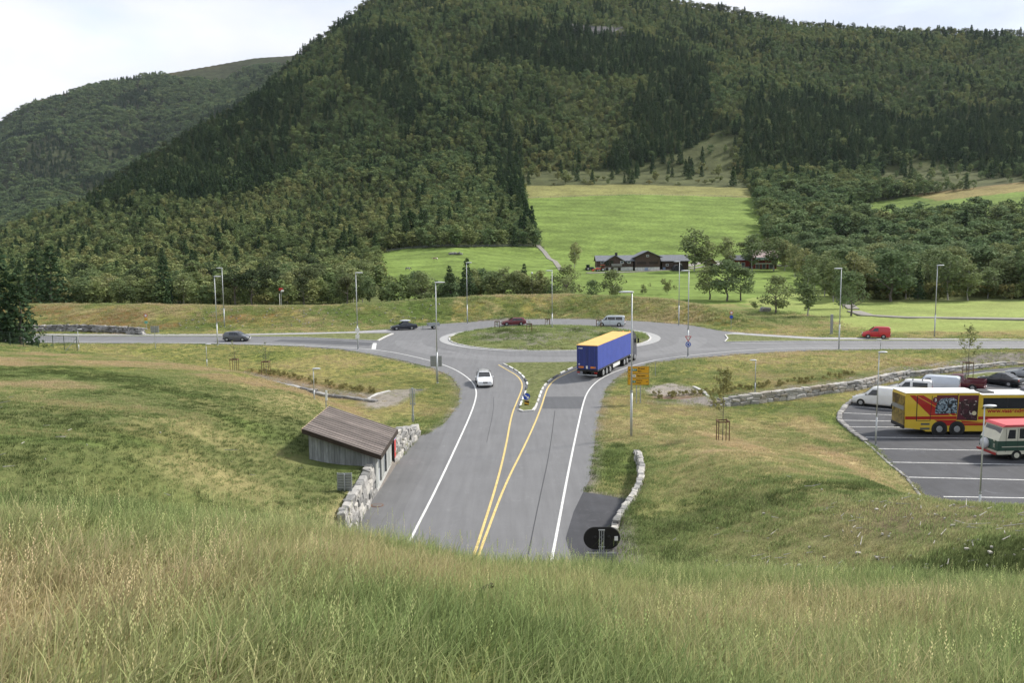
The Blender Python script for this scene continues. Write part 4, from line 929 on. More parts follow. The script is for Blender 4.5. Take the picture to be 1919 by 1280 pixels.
def car(name, label, cat, near_front, near_rear, spec, hf, col, group=None, glass=None, heading=None, centre=None, extra=None, rails=False, nearside='auto'):
    """near_front/near_rear: ground points of the front and rear wheel on the side we see"""
    hw = spec['w']/2
    if heading is None:
        fx, fy = near_front; rx, ry = near_rear; heading = math.atan2(fy-ry, fx-rx); mx_, my_ = (fx+rx)/2, (fy+ry)/2
        # body centre lies half a width beyond, away from the camera
        nx, ny = -math.sin(heading), math.cos(heading)
        if nx*mx_+ny*my_ < 0: nx, ny = -nx, -ny
        wm = (spec['wf']+spec['wr'])/2; cx = mx_+nx*(hw-.1)-math.cos(heading)*wm; cy = my_+ny*(hw-.1)-math.sin(heading)*wm
    else: cx, cy = centre
    z = float(hf(cx, cy))+.025
    t = thing(name, label, cat, (cx, cy, z), heading, group)
    dz = (float(hf(cx+math.cos(heading)*2, cy+math.sin(heading)*2))-float(hf(cx-math.cos(heading)*2, cy-math.sin(heading)*2)))/4; t.rotation_euler[1] = -math.atan(dz)
    S = spec['S']; mb = MB(); loft(mb, S); mp_ = paint(col[0], col[1]); b = mb.build('body', mp_, t, True)
    md = b.modifiers.new('bevel', 'BEVEL'); md.width = .05; md.segments = 2; md.limit_method = 'ANGLE'; md.angle_limit = R_(35)
    r = spec['r']
    for wx in (spec['wf'], spec['wr']):
        for s in (-1, 1):
            MB().cyl((wx, s*(hw-.16), r*.98), (wx, s*(hw+.006), r*.98), r*1.16, k=22).build('wheel_arch', M_BLK, t)
            wheel(t, wx, s*(hw-.07), r, .2, s)
    g = glass or M_GLASS
    for x0, x1, a0, a1 in spec['win']:
        for s in (-1, 1):
            q = []
            for x, f in ((x0, a0), (x1, a0), (x1, a1), (x0, a1)):
                f2 = f; xx_ = x
                if isinstance(x, tuple): xx_ = x[0] if f == a0 else x[1]
                _, zb, zl, zt, wb, wt = st(S, xx_); yb = wb*.97; yt = wt+(yb-wt)*.08; q.append((xx_, s*(yb+(yt-yb)*f+.012), zl+(zt-zl)*.88*f))
            if s > 0: q = q[::-1]
            MB().quad(*q, t=.01).build('window', g, t)
    for nm, x0, x1, wd_ in (('windshield', spec['ws'][0], spec['ws'][1], .90), ('rear_window', spec['rw'][0], spec['rw'][1], .88)):
        s0, s1 = st(S, x0), st(S, x1); sg = 1 if x0 > x1 else -1
        lx, lz = s0[0]-s1[0], s0[3]-s1[3]; l = math.hypot(lx, lz); ox, oz = -lz/l*.03*sg*1, abs(lx)/l*.03
        ox = abs(lz)/l*.025*sg
        ya, yb = max(s0[5], s1[5])*wd_ if nm == 'windshield' else s0[5]*wd_, s1[5]*wd_*.97
        ya = min(s0[5]*wd_, s0[4]*.86)
        q = [(x0+ox, -ya*sg, s0[3]+.02+oz), (x0+ox, ya*sg, s0[3]+.02+oz), (x1+ox, yb*sg, s1[3]+.02+oz), (x1+ox, -yb*sg, s1[3]+.02+oz)]
        MB().quad(*q, t=.012).build(nm, g, t)
    xf, xr = S[0][0], S[-1][0]; wf_ = S[0][4]; lz = spec.get('lz', .62)
    for s in (-1, 1):
        MB().box((xf-.02, s*(wf_-.22), lz), (.12, .34, .15), bev=.03).build('headlight', M_LAMPG, t)
        MB().box((xr+.02, s*(S[-1][4]-.12), spec.get('tz', .8)), (.10, .16, spec.get('th', .22)), bev=.03).build('tail_light', M_RED, t)
        MB().box((spec['mir'], s*(hw+.09), spec.get('mz', 1.0)), (.12, .16, .12), bev=.03).build('mirror', mp_ if not spec.get('mblk') else M_BLK, t)
    MB().box((xf+.03, 0, .40), (.16, wf_*1.7, .16), bev=.05).build('bumper', M_BLK if spec.get('bblk') else mp_, t)
    MB().box((xr-.03, 0, .42), (.16, S[-1][4]*1.8, .18), bev=.05).build('bumper', M_BLK if spec.get('bblk') else mp_, t)
    MB().box((xf+.04, 0, lz), (.08, .55, .12), bev=.02).build('grille', M_BLK, t)
    MB().box((xf+.115, 0, .42), (.02, .5, .11)).build('number_plate', M_PLATE, t); MB().box((xr-.10, 0, .75 if S[-1][3] > .9 else .5), (.05, .5, .11)).build('number_plate', M_PLATE, t)
    MB().box(((xf+xr)/2, 0, S[2][1]+.07), ((xf-xr)*.86, hw*1.7, .14)).build('underbody', M_BLK, t)
    for dx in spec.get('doors', ()):
        for s in (-1, 1):
            _, zb, zl, zt, wb, wt = st(S, dx); MB().box((dx, s*(wb+.001), (zb+.12+zl)/2), (.015, .012, zl-zb-.2)).build('door_seam', M_BLK, t)
            MB().box((dx+.18, s*(wb+.012), zl-.12), (.16, .03, .035)).build('door_handle', mp_, t)
    if extra: extra(t, mp_)
    return t
# station: (x, bottom, beltline, top, half width at belt, half width at top)
def estate(L, h, w, zl=.93): 
    f = L/2; return {'w': w, 'r': .31, 'wf': f-.85, 'wr': -f+.95, 'S': [(f,.25,.55,.60,w*.42,w*.36),(f-.15,.20,.68,.72,w*.48,w*.42),(f-.9,.18,.82,.86,w*.5,w*.43),(f-1.35,.18,zl,.97,w*.5,w*.42),(f-2.15,.18,zl,h-.04,w*.5,w*.38),(f-2.6,.18,zl,h,w*.5,w*.385),(-f+1.0,.18,zl,h-.01,w*.5,w*.38),(-f+.42,.2,zl,h-.05,w*.5,w*.37),(-f+.08,.25,zl,zl+.05,w*.48,w*.43),(-f,.28,.75,.78,w*.46,w*.42)],
            'ws': (f-1.38, f-2.12), 'rw': (-f+.10, -f+.40), 'win': [((f-1.75, f-2.22), f-2.75, .08, .92), (f-2.82, f-3.5 if L > 4.3 else f-3.4, .08, .92), (-f+1.28, (-f+.62, -f+.8), .08, .92)][:3], 'mir': f-1.6, 'mz': zl+.04, 'doors': (f-2.8, f-3.6), 'tz': .85}
def sedan(L, h, w, zl=.90):
    f = L/2; return {'w': w, 'r': .31, 'wf': f-.88, 'wr': -f+1.0, 'S': [(f,.25,.52,.56,w*.42,w*.36),(f-.15,.20,.64,.68,w*.48,w*.42),(f-.95,.18,.80,.84,w*.5,w*.43),(f-1.35,.18,zl,.93,w*.5,w*.42),(f-2.15,.18,zl,h-.05,w*.5,w*.36),(f-2.6,.18,zl,h,w*.5,w*.365),(-f+1.7,.18,zl,h-.03,w*.5,w*.36),(-f+.75,.18,zl,zl+.07,w*.5,w*.42),(-f+.1,.22,zl-.02,zl+.05,w*.48,w*.43),(-f,.28,.72,.74,w*.46,w*.42)],
            'ws': (f-1.38, f-2.12), 'rw': (-f+.82, -f+1.66), 'win': [((f-1.75, f-2.2), f-2.72, .08, .9), (f-2.8, (-f+1.35, -f+1.75), .08, .9)], 'mir': f-1.6, 'mz': zl+.04, 'doors': (f-2.75, f-3.55), 'tz': .78}
def hatch(L, h, w, zl=.98):
    f = L/2; return {'w': w, 'r': .31, 'wf': f-.8, 'wr': -f+.7, 'S': [(f,.25,.58,.62,w*.42,w*.36),(f-.14,.20,.74,.78,w*.48,w*.42),(f-.7,.18,.92,.96,w*.5,w*.43),(f-1.0,.18,zl,1.04,w*.5,w*.42),(f-1.75,.18,zl,h-.06,w*.5,w*.38),(f-2.3,.18,zl,h,w*.5,w*.385),(-f+.7,.18,zl,h-.06,w*.5,w*.37),(-f+.3,.2,zl,h-.14,w*.5,w*.36),(-f+.05,.25,zl,zl+.06,w*.48,w*.43),(-f,.28,.8,.83,w*.46,w*.42)],
            'ws': (f-1.02, f-1.72), 'rw': (-f+.07, -f+.29), 'win': [((f-1.35, f-1.8), f-2.25, .08, .9), (f-2.32, f-3.05, .08, .9)], 'mir': f-1.3, 'mz': zl+.03, 'doors': (f-2.28, f-3.0), 'tz': 1.0}
def van(L, h, w, zl=1.15, snout=.9, wins=None, r=.33):
    f = L/2; return {'w': w, 'r': r, 'wf': f-.85, 'wr': -f+.95, 'S': [(f,.28,.62,.68,w*.43,w*.38),(f-.12,.22,.78,.84,w*.48,w*.42),(f-snout,.2,1.05,1.10,w*.5,w*.43),(f-snout-.15,.2,zl,1.18,w*.5,w*.43),(f-snout-.85,.2,zl,h-.07,w*.5,w*.42),(f-snout-1.25,.2,zl,h,w*.5,w*.425),(-f+.3,.2,zl,h,w*.5,w*.425),(-f+.06,.22,zl,h-.08,w*.495,w*.41),(-f,.26,zl,h-.14,w*.49,w*.40)],
            'ws': (f-snout-.17, f-snout-.82), 'rw': (-f-.0, -f+.02), 'win': wins or [((f-snout-.5, f-snout-.95), f-snout-1.45, .08, .84)], 'mir': f-snout-.4, 'mz': zl+.08, 'doors': (f-snout-1.5,), 'tz': 1.0, 'th': .4, 'bblk': True, 'mblk': True, 'lz': .75}
def rearglass(t, x, z0, z1, w, name='rear_window'): 
    for s in (-1, 1): MB().box((x, s*w*.5, (z0+z1)/2), (.03, w*.86, z1-z0), bev=.01).build(name, M_GLASS, t)
# --- white estate with roof bars
def bars(t, m):
    for x in (-.75, .25): MB().cyl((x, -.62, 1.50), (x, .62, 1.50), .022, k=8).build('roof_bar', M_BLK, t)
    for s in (-1, 1): MB().cyl((-1.5, s*.62, 1.47), (.45, s*.62, 1.47), .018, k=8).build('roof_rail', M_BLK, t)
    for s in (-1, 1): MB().box((.25, s*.68, 1.47), (.12, .08, .10), bev=.02).build('bar_foot', M_BLK, t)
fx, fy = P(909.5, 727.5); a = R_(-90+5); sp = estate(4.7, 1.42, 1.76)
car('estate_car', 'white estate car with roof bars driving towards us on the exit lane', 'car', None, None, sp, road_h, ('white_car_paint', (.74, .75, .76)), heading=a, centre=(fx-math.cos(a)*2.35, fy-math.sin(a)*2.35), extra=bars)
# --- dark saloon with roof box, and its trailer
def rbox(t, m):
    bx = MB().ell((-.25, .05, 1.58), (1.0, .42, .20), 16, 10); o = bx.build('roof_box', mat('roof_box_silver', (.50, .52, .56), .35, coat=.3), t, True)
    for x in (-.75, .25): MB().cyl((x, -.58, 1.42), (x, .58, 1.42), .025, k=8).build('roof_bar', M_BLK, t)
car('saloon_car', 'dark navy saloon with silver roof box towing a small trailer', 'car', P(742.5,619.4), P(772.3,618.2), sedan(4.6, 1.40, 1.72), road_h, ('navy_car_paint', (.012, .016, .030)), extra=rbox)
a_, b_ = P(801, 617.5), P(822, 616.6); ang = math.atan2(a_[1]-b_[1], a_[0]-b_[0])
t = thing('car_trailer', 'low grey metal box trailer hitched behind the navy saloon', 'trailer', ((a_[0]+b_[0])/2, (a_[1]+b_[1])/2+.6, float(road_h(0, a_[1]))+.03), ang)
for s, nm in ((-1, 'side_panel'), (1, 'side_panel')): MB().box((0, s*.62, .82), (2.1, .03, .52)).build(nm, M_GALV, t)
for s in (-1, 1): MB().box((s*1.05, 0, .82), (.03, 1.24, .52)).build('end_panel', M_GALV, t)
MB().box((0, 0, .58), (2.1, 1.24, .05)).build('bed', M_GALV, t); MB().cyl((1.0, 0, .5), (2.3, 0, .45), .04).build('drawbar', M_GALV, t); MB().cyl((1.9, 0, .05), (1.9, 0, .6), .03).build('jockey_wheel', M_BLK, t)
for x in (-1, -.35, .35, 1): 
    for s in (-1, 1): MB().box((x, s*.645, .84), (.05, .03, .6)).build('post', M_GALV, t)
for s in (-1, 1): wheel(t, 0, s*.72, .29, .16, s)
car('estate_car', 'dark red estate car passing behind the traffic island', 'car', P(949.3,611), P(976.6,610.2), estate(4.5, 1.42, 1.72), road_h, ('dark_red_car_paint', (.13, .010, .018)))
v = van(4.9, 1.94, 1.84, 1.12, .8, [((5-3.75, 5-4.15), 0.35+.3, .08, .84), (.55, -.75, .08, .84), (-.85, -2.05, .08, .84)])
def rg(t, m): MB().box((-2.455, 0, 1.45), (.03, 1.35, .5), bev=.01).build('rear_window', M_GLASS, t)
car('minibus', 'pale silver minibus with three side windows on the roundabout', 'van', P(1127.5,612), P(1160.5,612.4), v, road_h, ('silver_car_paint', (.50, .54, .56)), extra=rg)
car('compact_car', 'dark grey rounded hatchback arriving along the main road', 'car', P(453,640.3), P(427.5,640.3), hatch(4.1, 1.58, 1.75), road_h, ('grey_car_paint', (.10, .105, .115)))
v = van(4.0, 1.80, 1.66, 1.08, .85, None, .30)
car('delivery_van', 'bright red small delivery van on the slip road', 'van', P(1624.5,634.2), P(1657.5,635.3), v, road_h, ('red_van_paint', (.50, .015, .020)))
# --- car park
v = van(5.0, 1.95, 1.84, 1.12, .95)
car('panel_van', 'clean white panel van parked left of the yellow bus', 'van', PL(1617,761), PL(1673.5,766.8), v, lot_h, ('white_van_paint', (.72, .72, .71)))
def bars2(t, m):
    for x in (-1.2, -.3, .55): MB().cyl((x, -.7, 1.90), (x, .7, 1.90), .025, k=8).build('roof_bar', M_BLK, t); MB().box((x, -.66, 1.87), (.10, .08, .10)).build('bar_foot', M_BLK, t); MB().box((x, .66, 1.87), (.10, .08, .10)).build('bar_foot', M_BLK, t)
    rearglass(t, -2.11, 1.15, 1.65, .75)
v = van(4.2, 1.82, 1.70, 1.08, .8, [((2.1-1.3, 2.1-1.7), 2.1-2.15, .08, .84), (-.3, -1.7, .1, .8)], .30)
car('panel_van', 'small white van with black roof bars behind the white panel van', 'van', PL(1684,743.5), PL(1721,746), v, lot_h, ('white_van_paint', (.72, .72, .71)), extra=bars2)
v = van(5.1, 2.0, 1.86, 1.15, .95); car('panel_van', 'silver-grey van with a wide plain rear window beside the maroon pickup', 'van', PL(1722,738), PL(1768,741.5), v, lot_h, ('silver_van_paint', (.52, .56, .62)), extra=lambda t, m: (MB().box((-2.56, 0, 1.5), (.03, 1.3, .55), bev=.01).build('rear_window', mat('pale_glass', (.35,.42,.42), .1), t)))
# pickup
def pick(t, m):
    for s in (-1, 1): MB().box((-1.6, s*.80, 1.0), (1.9, .09, .42), bev=.02).build('bed_side', m, t)
    MB().box((-2.55, 0, 1.0), (.08, 1.62, .42), bev=.02).build('tailgate', m, t); MB().box((-1.6, 0, .84), (1.85, 1.5, .04)).build('bed_floor', M_BLK, t)
S = [(2.5,.35,.62,.66,.74,.66),(2.35,.30,.84,.88,.82,.74),(1.45,.28,.98,1.02,.86,.76),(1.2,.28,1.05,1.10,.86,.76),(.65,.28,1.05,1.60,.86,.68),(.2,.28,1.05,1.65,.86,.68),(-.45,.28,1.05,1.62,.86,.68),(-.62,.28,1.05,1.12,.86,.78),(-.66,.28,.80,.82,.86,.80),(-2.55,.32,.80,.82,.84,.80)]
car('pickup_truck', 'maroon pickup truck with an empty open bed', 'truck', PL(1775,729), PL(1811,732), {'w': 1.74, 'r': .34, 'wf': 1.6, 'wr': -1.45, 'S': S, 'ws': (1.17, .68), 'rw': (-.60, -.47), 'win': [((.85, .62), -.35, .08, .9)], 'mir': .95, 'mz': 1.1, 'doors': (-.4,), 'tz': .95}, lot_h, ('maroon_truck_paint', (.10, .012, .022)), extra=pick)
car('saloon_car', 'glossy black saloon parked across from the grass strip', 'car', PL(1847,719.8), PL(1888.5,725.2), sedan(4.6, 1.42, 1.74), lot_h, ('black_car_paint', (.010, .011, .012)))
car('estate_car', 'silver estate car cut by the picture edge behind the black saloon', 'car', PL(1905,708), PL(1938,711), estate(4.5, 1.42, 1.74), lot_h, ('pale_car_paint', (.36, .38, .40)))

# --- articulated lorry
rA, rB = P(1131, 706.5), P(1186.5, 677.5); ang = math.atan2(rB[1]-rA[1], rB[0]-rA[0]); print('lorry axle distance', math.hypot(rB[0]-rA[0], rB[1]-rA[1]))
L_ = thing('articulated_lorry', 'long blue curtain-sided lorry with a yellow roof heading into the roundabout', 'lorry', (0, 0, 0), ang)
# local frame: x forward, rear of the box at x=0; right side at y=-1.27
co, si = math.cos(ang), math.sin(ang); rxx = 2.3; ryy = -1.2
ox, oy = rA[0]-(rxx*co-ryy*si), rA[1]-(rxx*si+ryy*co); L_.location = (ox, oy, float(road_h(ox, oy))+.02)
sl = (float(road_h(0, oy+si*14))-float(road_h(0, oy)))/14; L_.rotation_euler[1] = -math.atan(sl)
M_BLUE = mat('blue_tarpaulin', (.055, .085, .36), .55, var=.10, scale=1.2, bump=.25, bscale=3, spec=.4); M_BLUED = mat('shaded_blue_rear', (.030, .045, .19), .4, var=.06); M_YR = mat('yellow_roof_tarpaulin', (.68, .41, .13), .6, var=.10, scale=.8, bump=.2, bscale=2)  # rear blue is the curtain blue darkened, its shade put into the colour
CAR_ = MB()
n = 27
# curtain sides with gentle vertical folds
for s in (-1, 1):
    V_, F_ = [], []
    for i in range(n*2+1):
        x = .06+13.3*i/(n*2); yq = s*(1.27+(.022 if i % 2 else -.008)); V_ += [(x, yq, 1.18), (x, yq*.999, 2.6), (x, yq, 3.93)]
    for i in range(n*2): F_ += [(i*3, i*3+3, i*3+4, i*3+1), (i*3+1, i*3+4, i*3+5, i*3+2)]
    cur = mkmesh('curtain', V_, F_ if s < 0 else [f[::-1] for f in F_], M_BLUE, L_)
    st_ = MB()
    for i in range(n): st_.box((.35+13.0*i/(n-1), s*1.285, 1.10), (.05, .015, .26))
    st_.build('strap', mat('strap_grey', (.30, .31, .36), .7), cur)
MB().box((6.7, 0, 2.55), (13.36, 2.48, 2.72)).build('cargo_box', M_BLUED, L_)
MB().box((6.7, 0, 3.965), (13.5, 2.56, .09), bev=.03).build('roof', M_YR, L_)
MB().box((0.0, 0, 2.55), (.05, 2.50, 2.75), bev=.01).build('rear_door', M_BLUED, L_)
for y in (-.02,): MB().box((-.035, y, 2.55), (.02, .03, 2.7)).build('door_seam', M_BLK, L_)
for y in (-.9, -.35, .35, .9): MB().cyl((-.05, y, 1.25), (-.05, y, 3.85), .018, k=6).build('lock_rod', M_BLUE, L_)
MB().box((13.42, 0, 2.55), (.08, 2.52, 2.8)).build('front_wall', M_BLUED, L_)
MB().box((6.7, 0, 1.05), (13.4, 2.5, .16), bev=.02).build('chassis_rail', M_BLK, L_)
for s in (-1, 1): MB().box((6.5, s*.5, .86), (12.6, .12, .25)).build('chassis_beam', M_BLK, L_)
MB().box((-.02, 0, 1.0), (.1, 2.5, .14), bev=.02).build('rear_sill', M_BLK, L_)
MB().cyl((.02, -1.15, .50), (.02, 1.15, .50), .07).build('underrun_bar', M_GALV, L_)
M_OR = mat('orange_marker', (.65, .20, .03), .5)
for s in (-1, 1): MB().box((-.04, s*.72, 1.42), (.02, .62, .22)).build('marker_board', M_OR, L_); MB().box((-.05, s*1.05, .80), (.08, .36, .14)).build('tail_light', M_RED, L_)
MB().box((-.045, .02, 1.42), (.02, .20, .34)).build('rear_label', M_PLATE, L_); MB().box((-.045, .78, 3.62), (.015, .50, .09)).build('maker_mark', M_PLATE, L_); MB().ell((-.045, .95, 1.75), (.015, .09, .09)).build('sticker', M_PLATE, L_)
for x in (2.3, 3.6, 4.9):
    for s in (-1, 1): wheel(L_, x, s*1.03, .50, .36, s)
for s in (-1, 1):
    MB().box((7.3, s*1.2, .72), (2.7, .06, .42), bev=.02).build('side_guard', mat('guard_white', (.70, .70, .68), .5), L_); MB().box((5.8, s*1.2, 1.0), (9.5, .05, .1)).build('side_rail', M_BLK, L_)
# tractor
M_CAB = paint('dark_blue_cab_paint', (.016, .020, .038), .3, .5)
cab = MB(); prof = [(13.95,.45),(16.15,.45),(16.2,1.0),(16.15,2.0),(15.95,3.1),(15.6,3.62),(13.95,3.72)]; cab.prism(prof, -1.22, 1.22); cb = cab.build('cab', M_CAB, L_); bv = cb.modifiers.new('bevel', 'BEVEL'); bv.width = .10; bv.segments = 3; bv.limit_method = 'ANGLE'
MB().quad((16.19, -1.05, 2.05), (16.19, 1.05, 2.05), (16.0, 1.0, 2.95), (16.0, -1.0, 2.95)).build('windshield', M_GLASS, L_)
for s in (-1, 1):
    q = [(15.95, s*1.235, 2.05), (15.05, s*1.235, 2.05), (15.05, s*1.235, 2.85), (15.82, s*1.235, 2.85)]; MB().quad(*(q if s > 0 else q[::-1])).build('window', M_GLASS, L_)
    MB().box((16.1, s*1.45, 2.55), (.18, .22, .62), bev=.05).build('mirror', M_BLK, L_); MB().cyl((15.9, s*1.2, 2.9), (16.1, s*1.42, 2.85), .02, k=6).build('mirror_arm', M_BLK, L_)
    MB().box((15.2, s*1.0, 3.70), (.9, .08, .3)).build('air_deflector', M_CAB, L_); MB().cyl((12.9, s*1.05, .85), (13.9, s*1.05, .85), .32, k=16).build('fuel_tank', M_CHROME, L_)
    wheel(L_, 15.35, s*1.05, .50, .32, s); wheel(L_, 11.75, s*.98, .50, .52, s); wheel(L_, 10.6, s*.98, .50, .50, s)
    MB().box((15.35, s*1.08, 1.08), (1.3, .36, .08), bev=.03).build('mudguard', M_CAB, L_); MB().box((14.5, s*1.16, .62), (.55, .12, .5), bev=.03).build('step', M_BLK, L_)
    MB().box((16.2, s*.85, .78), (.06, .36, .22), bev=.02).build('headlight', M_LAMPG, L_)
MB().box((13.0, 0, .85), (5.8, .9, .25)).build('tractor_frame', M_BLK, L_)
for s in (-1, 1): MB().cyl((15.5, s*.45, 3.8), (15.2, s*.45, 3.8), .09, .07, k=10).build('beacon', mat('amber_beacon', (.55, .2, .02), .3), L_)

# --- yellow bus
bA = PL(1759.7, 816); bB = PL(1791.6, 816); print('bus', bA, bB)
ang = math.atan2(bB[1]-bA[1], bB[0]-bA[0]); ang = ang*.6
B_ = thing('touring_bus', 'yellow and red touring bus with picture panels and a white roof', 'bus', (0, 0, 0), ang)
# local: x to the right along the side, y away from us; side facing the camera at y=0 ; origin at the box's left lower corner
co, si = math.cos(ang), math.sin(ang); B_.location = (bA[0]-2.85*co, bA[1]-2.85*si, -.475)
M_BY = paint('bus_yellow', (.62, .43, .035), .35, .4, .04); M_BR = paint('bus_red', (.36, .012, .010), .35, .3, .05); M_BW = mat('bus_white_roof', (.76, .75, .70), .5, var=.06)
body = MB(); body.prism([(0,.62),(1.6,.42),(1.75,.30),(2.0,.30),(6.8,.30),(13.5,.30),(13.5,3.34),(6.15,3.34),(6.0,3.52),(.05,3.52),(-.05,3.3)], 0.0, 2.5); body.build('body', M_BY, B_)
MB().box((3.0, 1.25, 3.555), (6.1, 2.52, .06), bev=.02).build('roof', M_BW, B_); MB().box((9.9, 1.25, 3.375), (7.3, 2.52, .06), bev=.02).build('roof', M_BW, B_)
MB().box((7.1, 1.3, 3.46), (1.0, 1.3, .12), bev=.04).build('roof_hatch', M_BLK, B_); MB().box((11.4, 1.25, 3.52), (1.6, 2.1, .26), bev=.08).build('roof_unit', mat('roof_unit_grey', (.10, .10, .12), .4), B_)
def decal(nm, pts, m, d=.006):
    k = len(pts); return MB().add([(x, -d, z) for x, z in pts]+[(x, .004, z) for x, z in pts], [tuple(range(k)), tuple(range(k, 2*k))[::-1]]+[(i, k+i, k+(i+1) % k, (i+1) % k) for i in range(k)]).build(nm, m, B_)
def bx(X, Y): return ((X-205)/1405*6.0, 3.5-(Y-200)/715*2.9+.0)   # drawn from the enlarged photograph of the side, in metres
decal('red_stripe', [bx(270,232),bx(430,232),bx(540,232),bx(800,400),bx(1190,640),bx(1190,655),bx(680,655)], M_BR); decal('red_stripe', [bx(205,672),bx(1195,672),bx(1195,735),bx(205,735)], M_BR)
decal('red_stripe', [bx(760,745),bx(1210,750),bx(1060,870),bx(1000,870)], M_BR, .005); decal('red_stripe', [bx(1280,765),(6.2,bx(0,800)[1]),(13.5,bx(0,800)[1]),(13.5,bx(0,868)[1]),bx(1350,868)], M_BR)
decal('red_stripe', [(6.0,bx(0,680)[1]),(13.5,bx(0,680)[1]),(13.5,bx(0,740)[1]),(6.0,bx(0,740)[1])], M_BR); decal('pin_stripe', [bx(380,234),bx(400,234),bx(790,470),bx(770,470)], M_BY, .010); decal('pin_stripe', [bx(1280,815),(13.5,bx(0,815)[1]),(13.5,bx(0,822)[1]),bx(1290,822)], M_BY, .010)
decal('pin_stripe', [bx(1030,620),bx(1060,620),bx(1130,662),bx(1090,662)], M_BY, .010)
def collage(name, cols, sc):
    m = bpy.data.materials.new(name); m.use_nodes = True; t = m.node_tree; b = t.nodes['Principled BSDF']; b.inputs['Roughness'].default_value = .3
    tc_ = N(t, 'ShaderNodeTexCoord'); n1 = N(t, 'ShaderNodeTexNoise', i_Scale=sc, i_Detail=3.0, i_Distortion=1.5); r = N(t, 'ShaderNodeValToRGB'); r.color_ramp.interpolation = 'CONSTANT'
    e = r.color_ramp.elements; e[0].position = 0; e[0].color = (*cols[0], 1); e[1].position = .62; e[1].color = (*cols[-1], 1)
    for i, c in enumerate(cols[1:-1]): x = e.new(.42+.08*i); x.color = (*c, 1)
    t.links.new(tc_.outputs['Object'], n1.inputs['Vector']); t.links.new(n1.outputs[0], r.inputs[0]); t.links.new(r.outputs[0], b.inputs['Base Color']); return m
M_PB = mat('panel_maroon', (.11, .02, .035), .35, var=.15); M_P1 = collage('picture_panel_grey', [(.01,.012,.015),(.03,.05,.07),(.20,.27,.33),(.55,.60,.62)], 3.2); M_P2 = collage('picture_panel_dark', [(.022,.014,.014),(.03,.012,.018),(.06,.02,.03),(.48,.46,.42)], 2.6)
decal('poster_panel', [bx(800,232),bx(1200,232),bx(1200,610),bx(800,640)], M_PB, .009); decal('picture', [bx(775,610),bx(780,480),bx(815,370),bx(880,310),bx(960,292),bx(1120,290),bx(1190,340),bx(1190,610)], M_P1, .014)
decal('poster_panel', [bx(1230,238),bx(1605,238),bx(1590,765),bx(1195,750),bx(1210,600)], M_PB, .009); decal('picture', [bx(1235,380),bx(1330,325),bx(1500,325),bx(1600,360),bx(1590,750),bx(1400,755),bx(1240,600)], M_P2, .014)
def disc(nm, c, r, m, d): return decal(nm, [(c[0]+r*math.cos(a), c[1]+r*math.sin(a)) for a in np.linspace(0, 2*math.pi, 21)[:-1]], m, d)
disc('badge', bx(780,330), .25, M_PB, .018); disc('badge', bx(1528,610), .18, mat('badge_cream', (.6,.55,.35), .5), .018)
def text(body, size, m, parent, loc, rot, name='lettering', ext=.004, align='LEFT'):
    c = bpy.data.curves.new(name, 'FONT'); c.body = body; c.size = size; c.extrude = ext; c.align_x = align; c.materials.append(m)
    c.offset = size*.03; q = bpy.data.objects.new(name, c); me = bpy.data.meshes.new_from_object(q); me.materials.clear(); me.materials.append(m); bpy.data.objects.remove(q)
    o = bpy.data.objects.new(name, me); COL.objects.link(o); o.parent = parent; o.location = loc; o.rotation_euler = rot; return o
text('3', .34, M_PLATE, B_, (bx(752,330)[0]+.02, -.024, bx(0,330)[1]-.12), (R_(90), 0, 0)); text('www.vassendgutane.no', .50, M_BR, B_, (6.72, -.008, 1.88), (R_(90), 0, 0))
for q in ([bx(415,245),bx(430,245),bx(430,765),bx(415,765)], [bx(705,245),bx(715,245),bx(690,765),bx(680,765)], [bx(415,760),bx(690,760),bx(690,768),bx(415,768)], [bx(1200,205),bx(1212,205),bx(1200,640),bx(1188,640)]): decal('door_seam', q, M_BLK, .016)
for q in ([bx(512,812),bx(680,812),bx(680,852),bx(512,852)], [bx(500,908),bx(685,908),bx(685,950),bx(500,950)]): decal('vent', q, mat('vent_grey', (.09, .10, .09), .6), .012)
decal('window', [(6.35,2.28),(13.4,2.28),(13.4,3.12),(6.35,3.12)], M_GLASS, .014); decal('window_trim', [(6.25,2.2),(13.5,2.2),(13.5,2.28),(6.25,2.28)], M_BLK, .016)
for x in (8.3, 10.2, 12.1): decal('window_post', [(x,2.28),(x+.05,2.28),(x+.05,3.12),(x,3.12)], M_BLK, .02)
M_BRP = collage('bus_end_panel', [(.07,.04,.02),(.16,.11,.03),(.22,.15,.04),(.30,.22,.06)], 1.4)
MB().box((-.03, 1.25, 2.0), (.07, 2.36, 2.6), bev=.02).build('end_door', M_BRP, B_); MB().box((-.075, 1.25, 2.25), (.03, 2.2, .35)).build('end_band', mat('band_grey', (.22,.22,.22), .4), B_); MB().box((-.06, 1.25, .68), (.12, 2.4, .3), bev=.04).build('bumper', M_BLK, B_); MB().cyl((-.35, 1.25, .5), (0, 1.25, .55), .05).build('tow_hook', M_BLK, B_)
for x in (2.85, 4.3, 11.2):
    for s, yy_ in ((-1, .0), (1, 2.5)):
        MB().cyl((x, yy_-s*.3, .52), (x, yy_+s*.012, .52), .66, k=24).build('wheel_arch', M_BLK, B_)
        w_ = MB().cyl((x, yy_-s*.30, .50), (x, yy_+s*.03, .50), .50, k=22).build('wheel', M_TYRE, B_); MB().cyl((x, yy_, .50), (x, yy_+s*.05, .50), .29, .24, k=16).build('rim', M_RIM, w_)

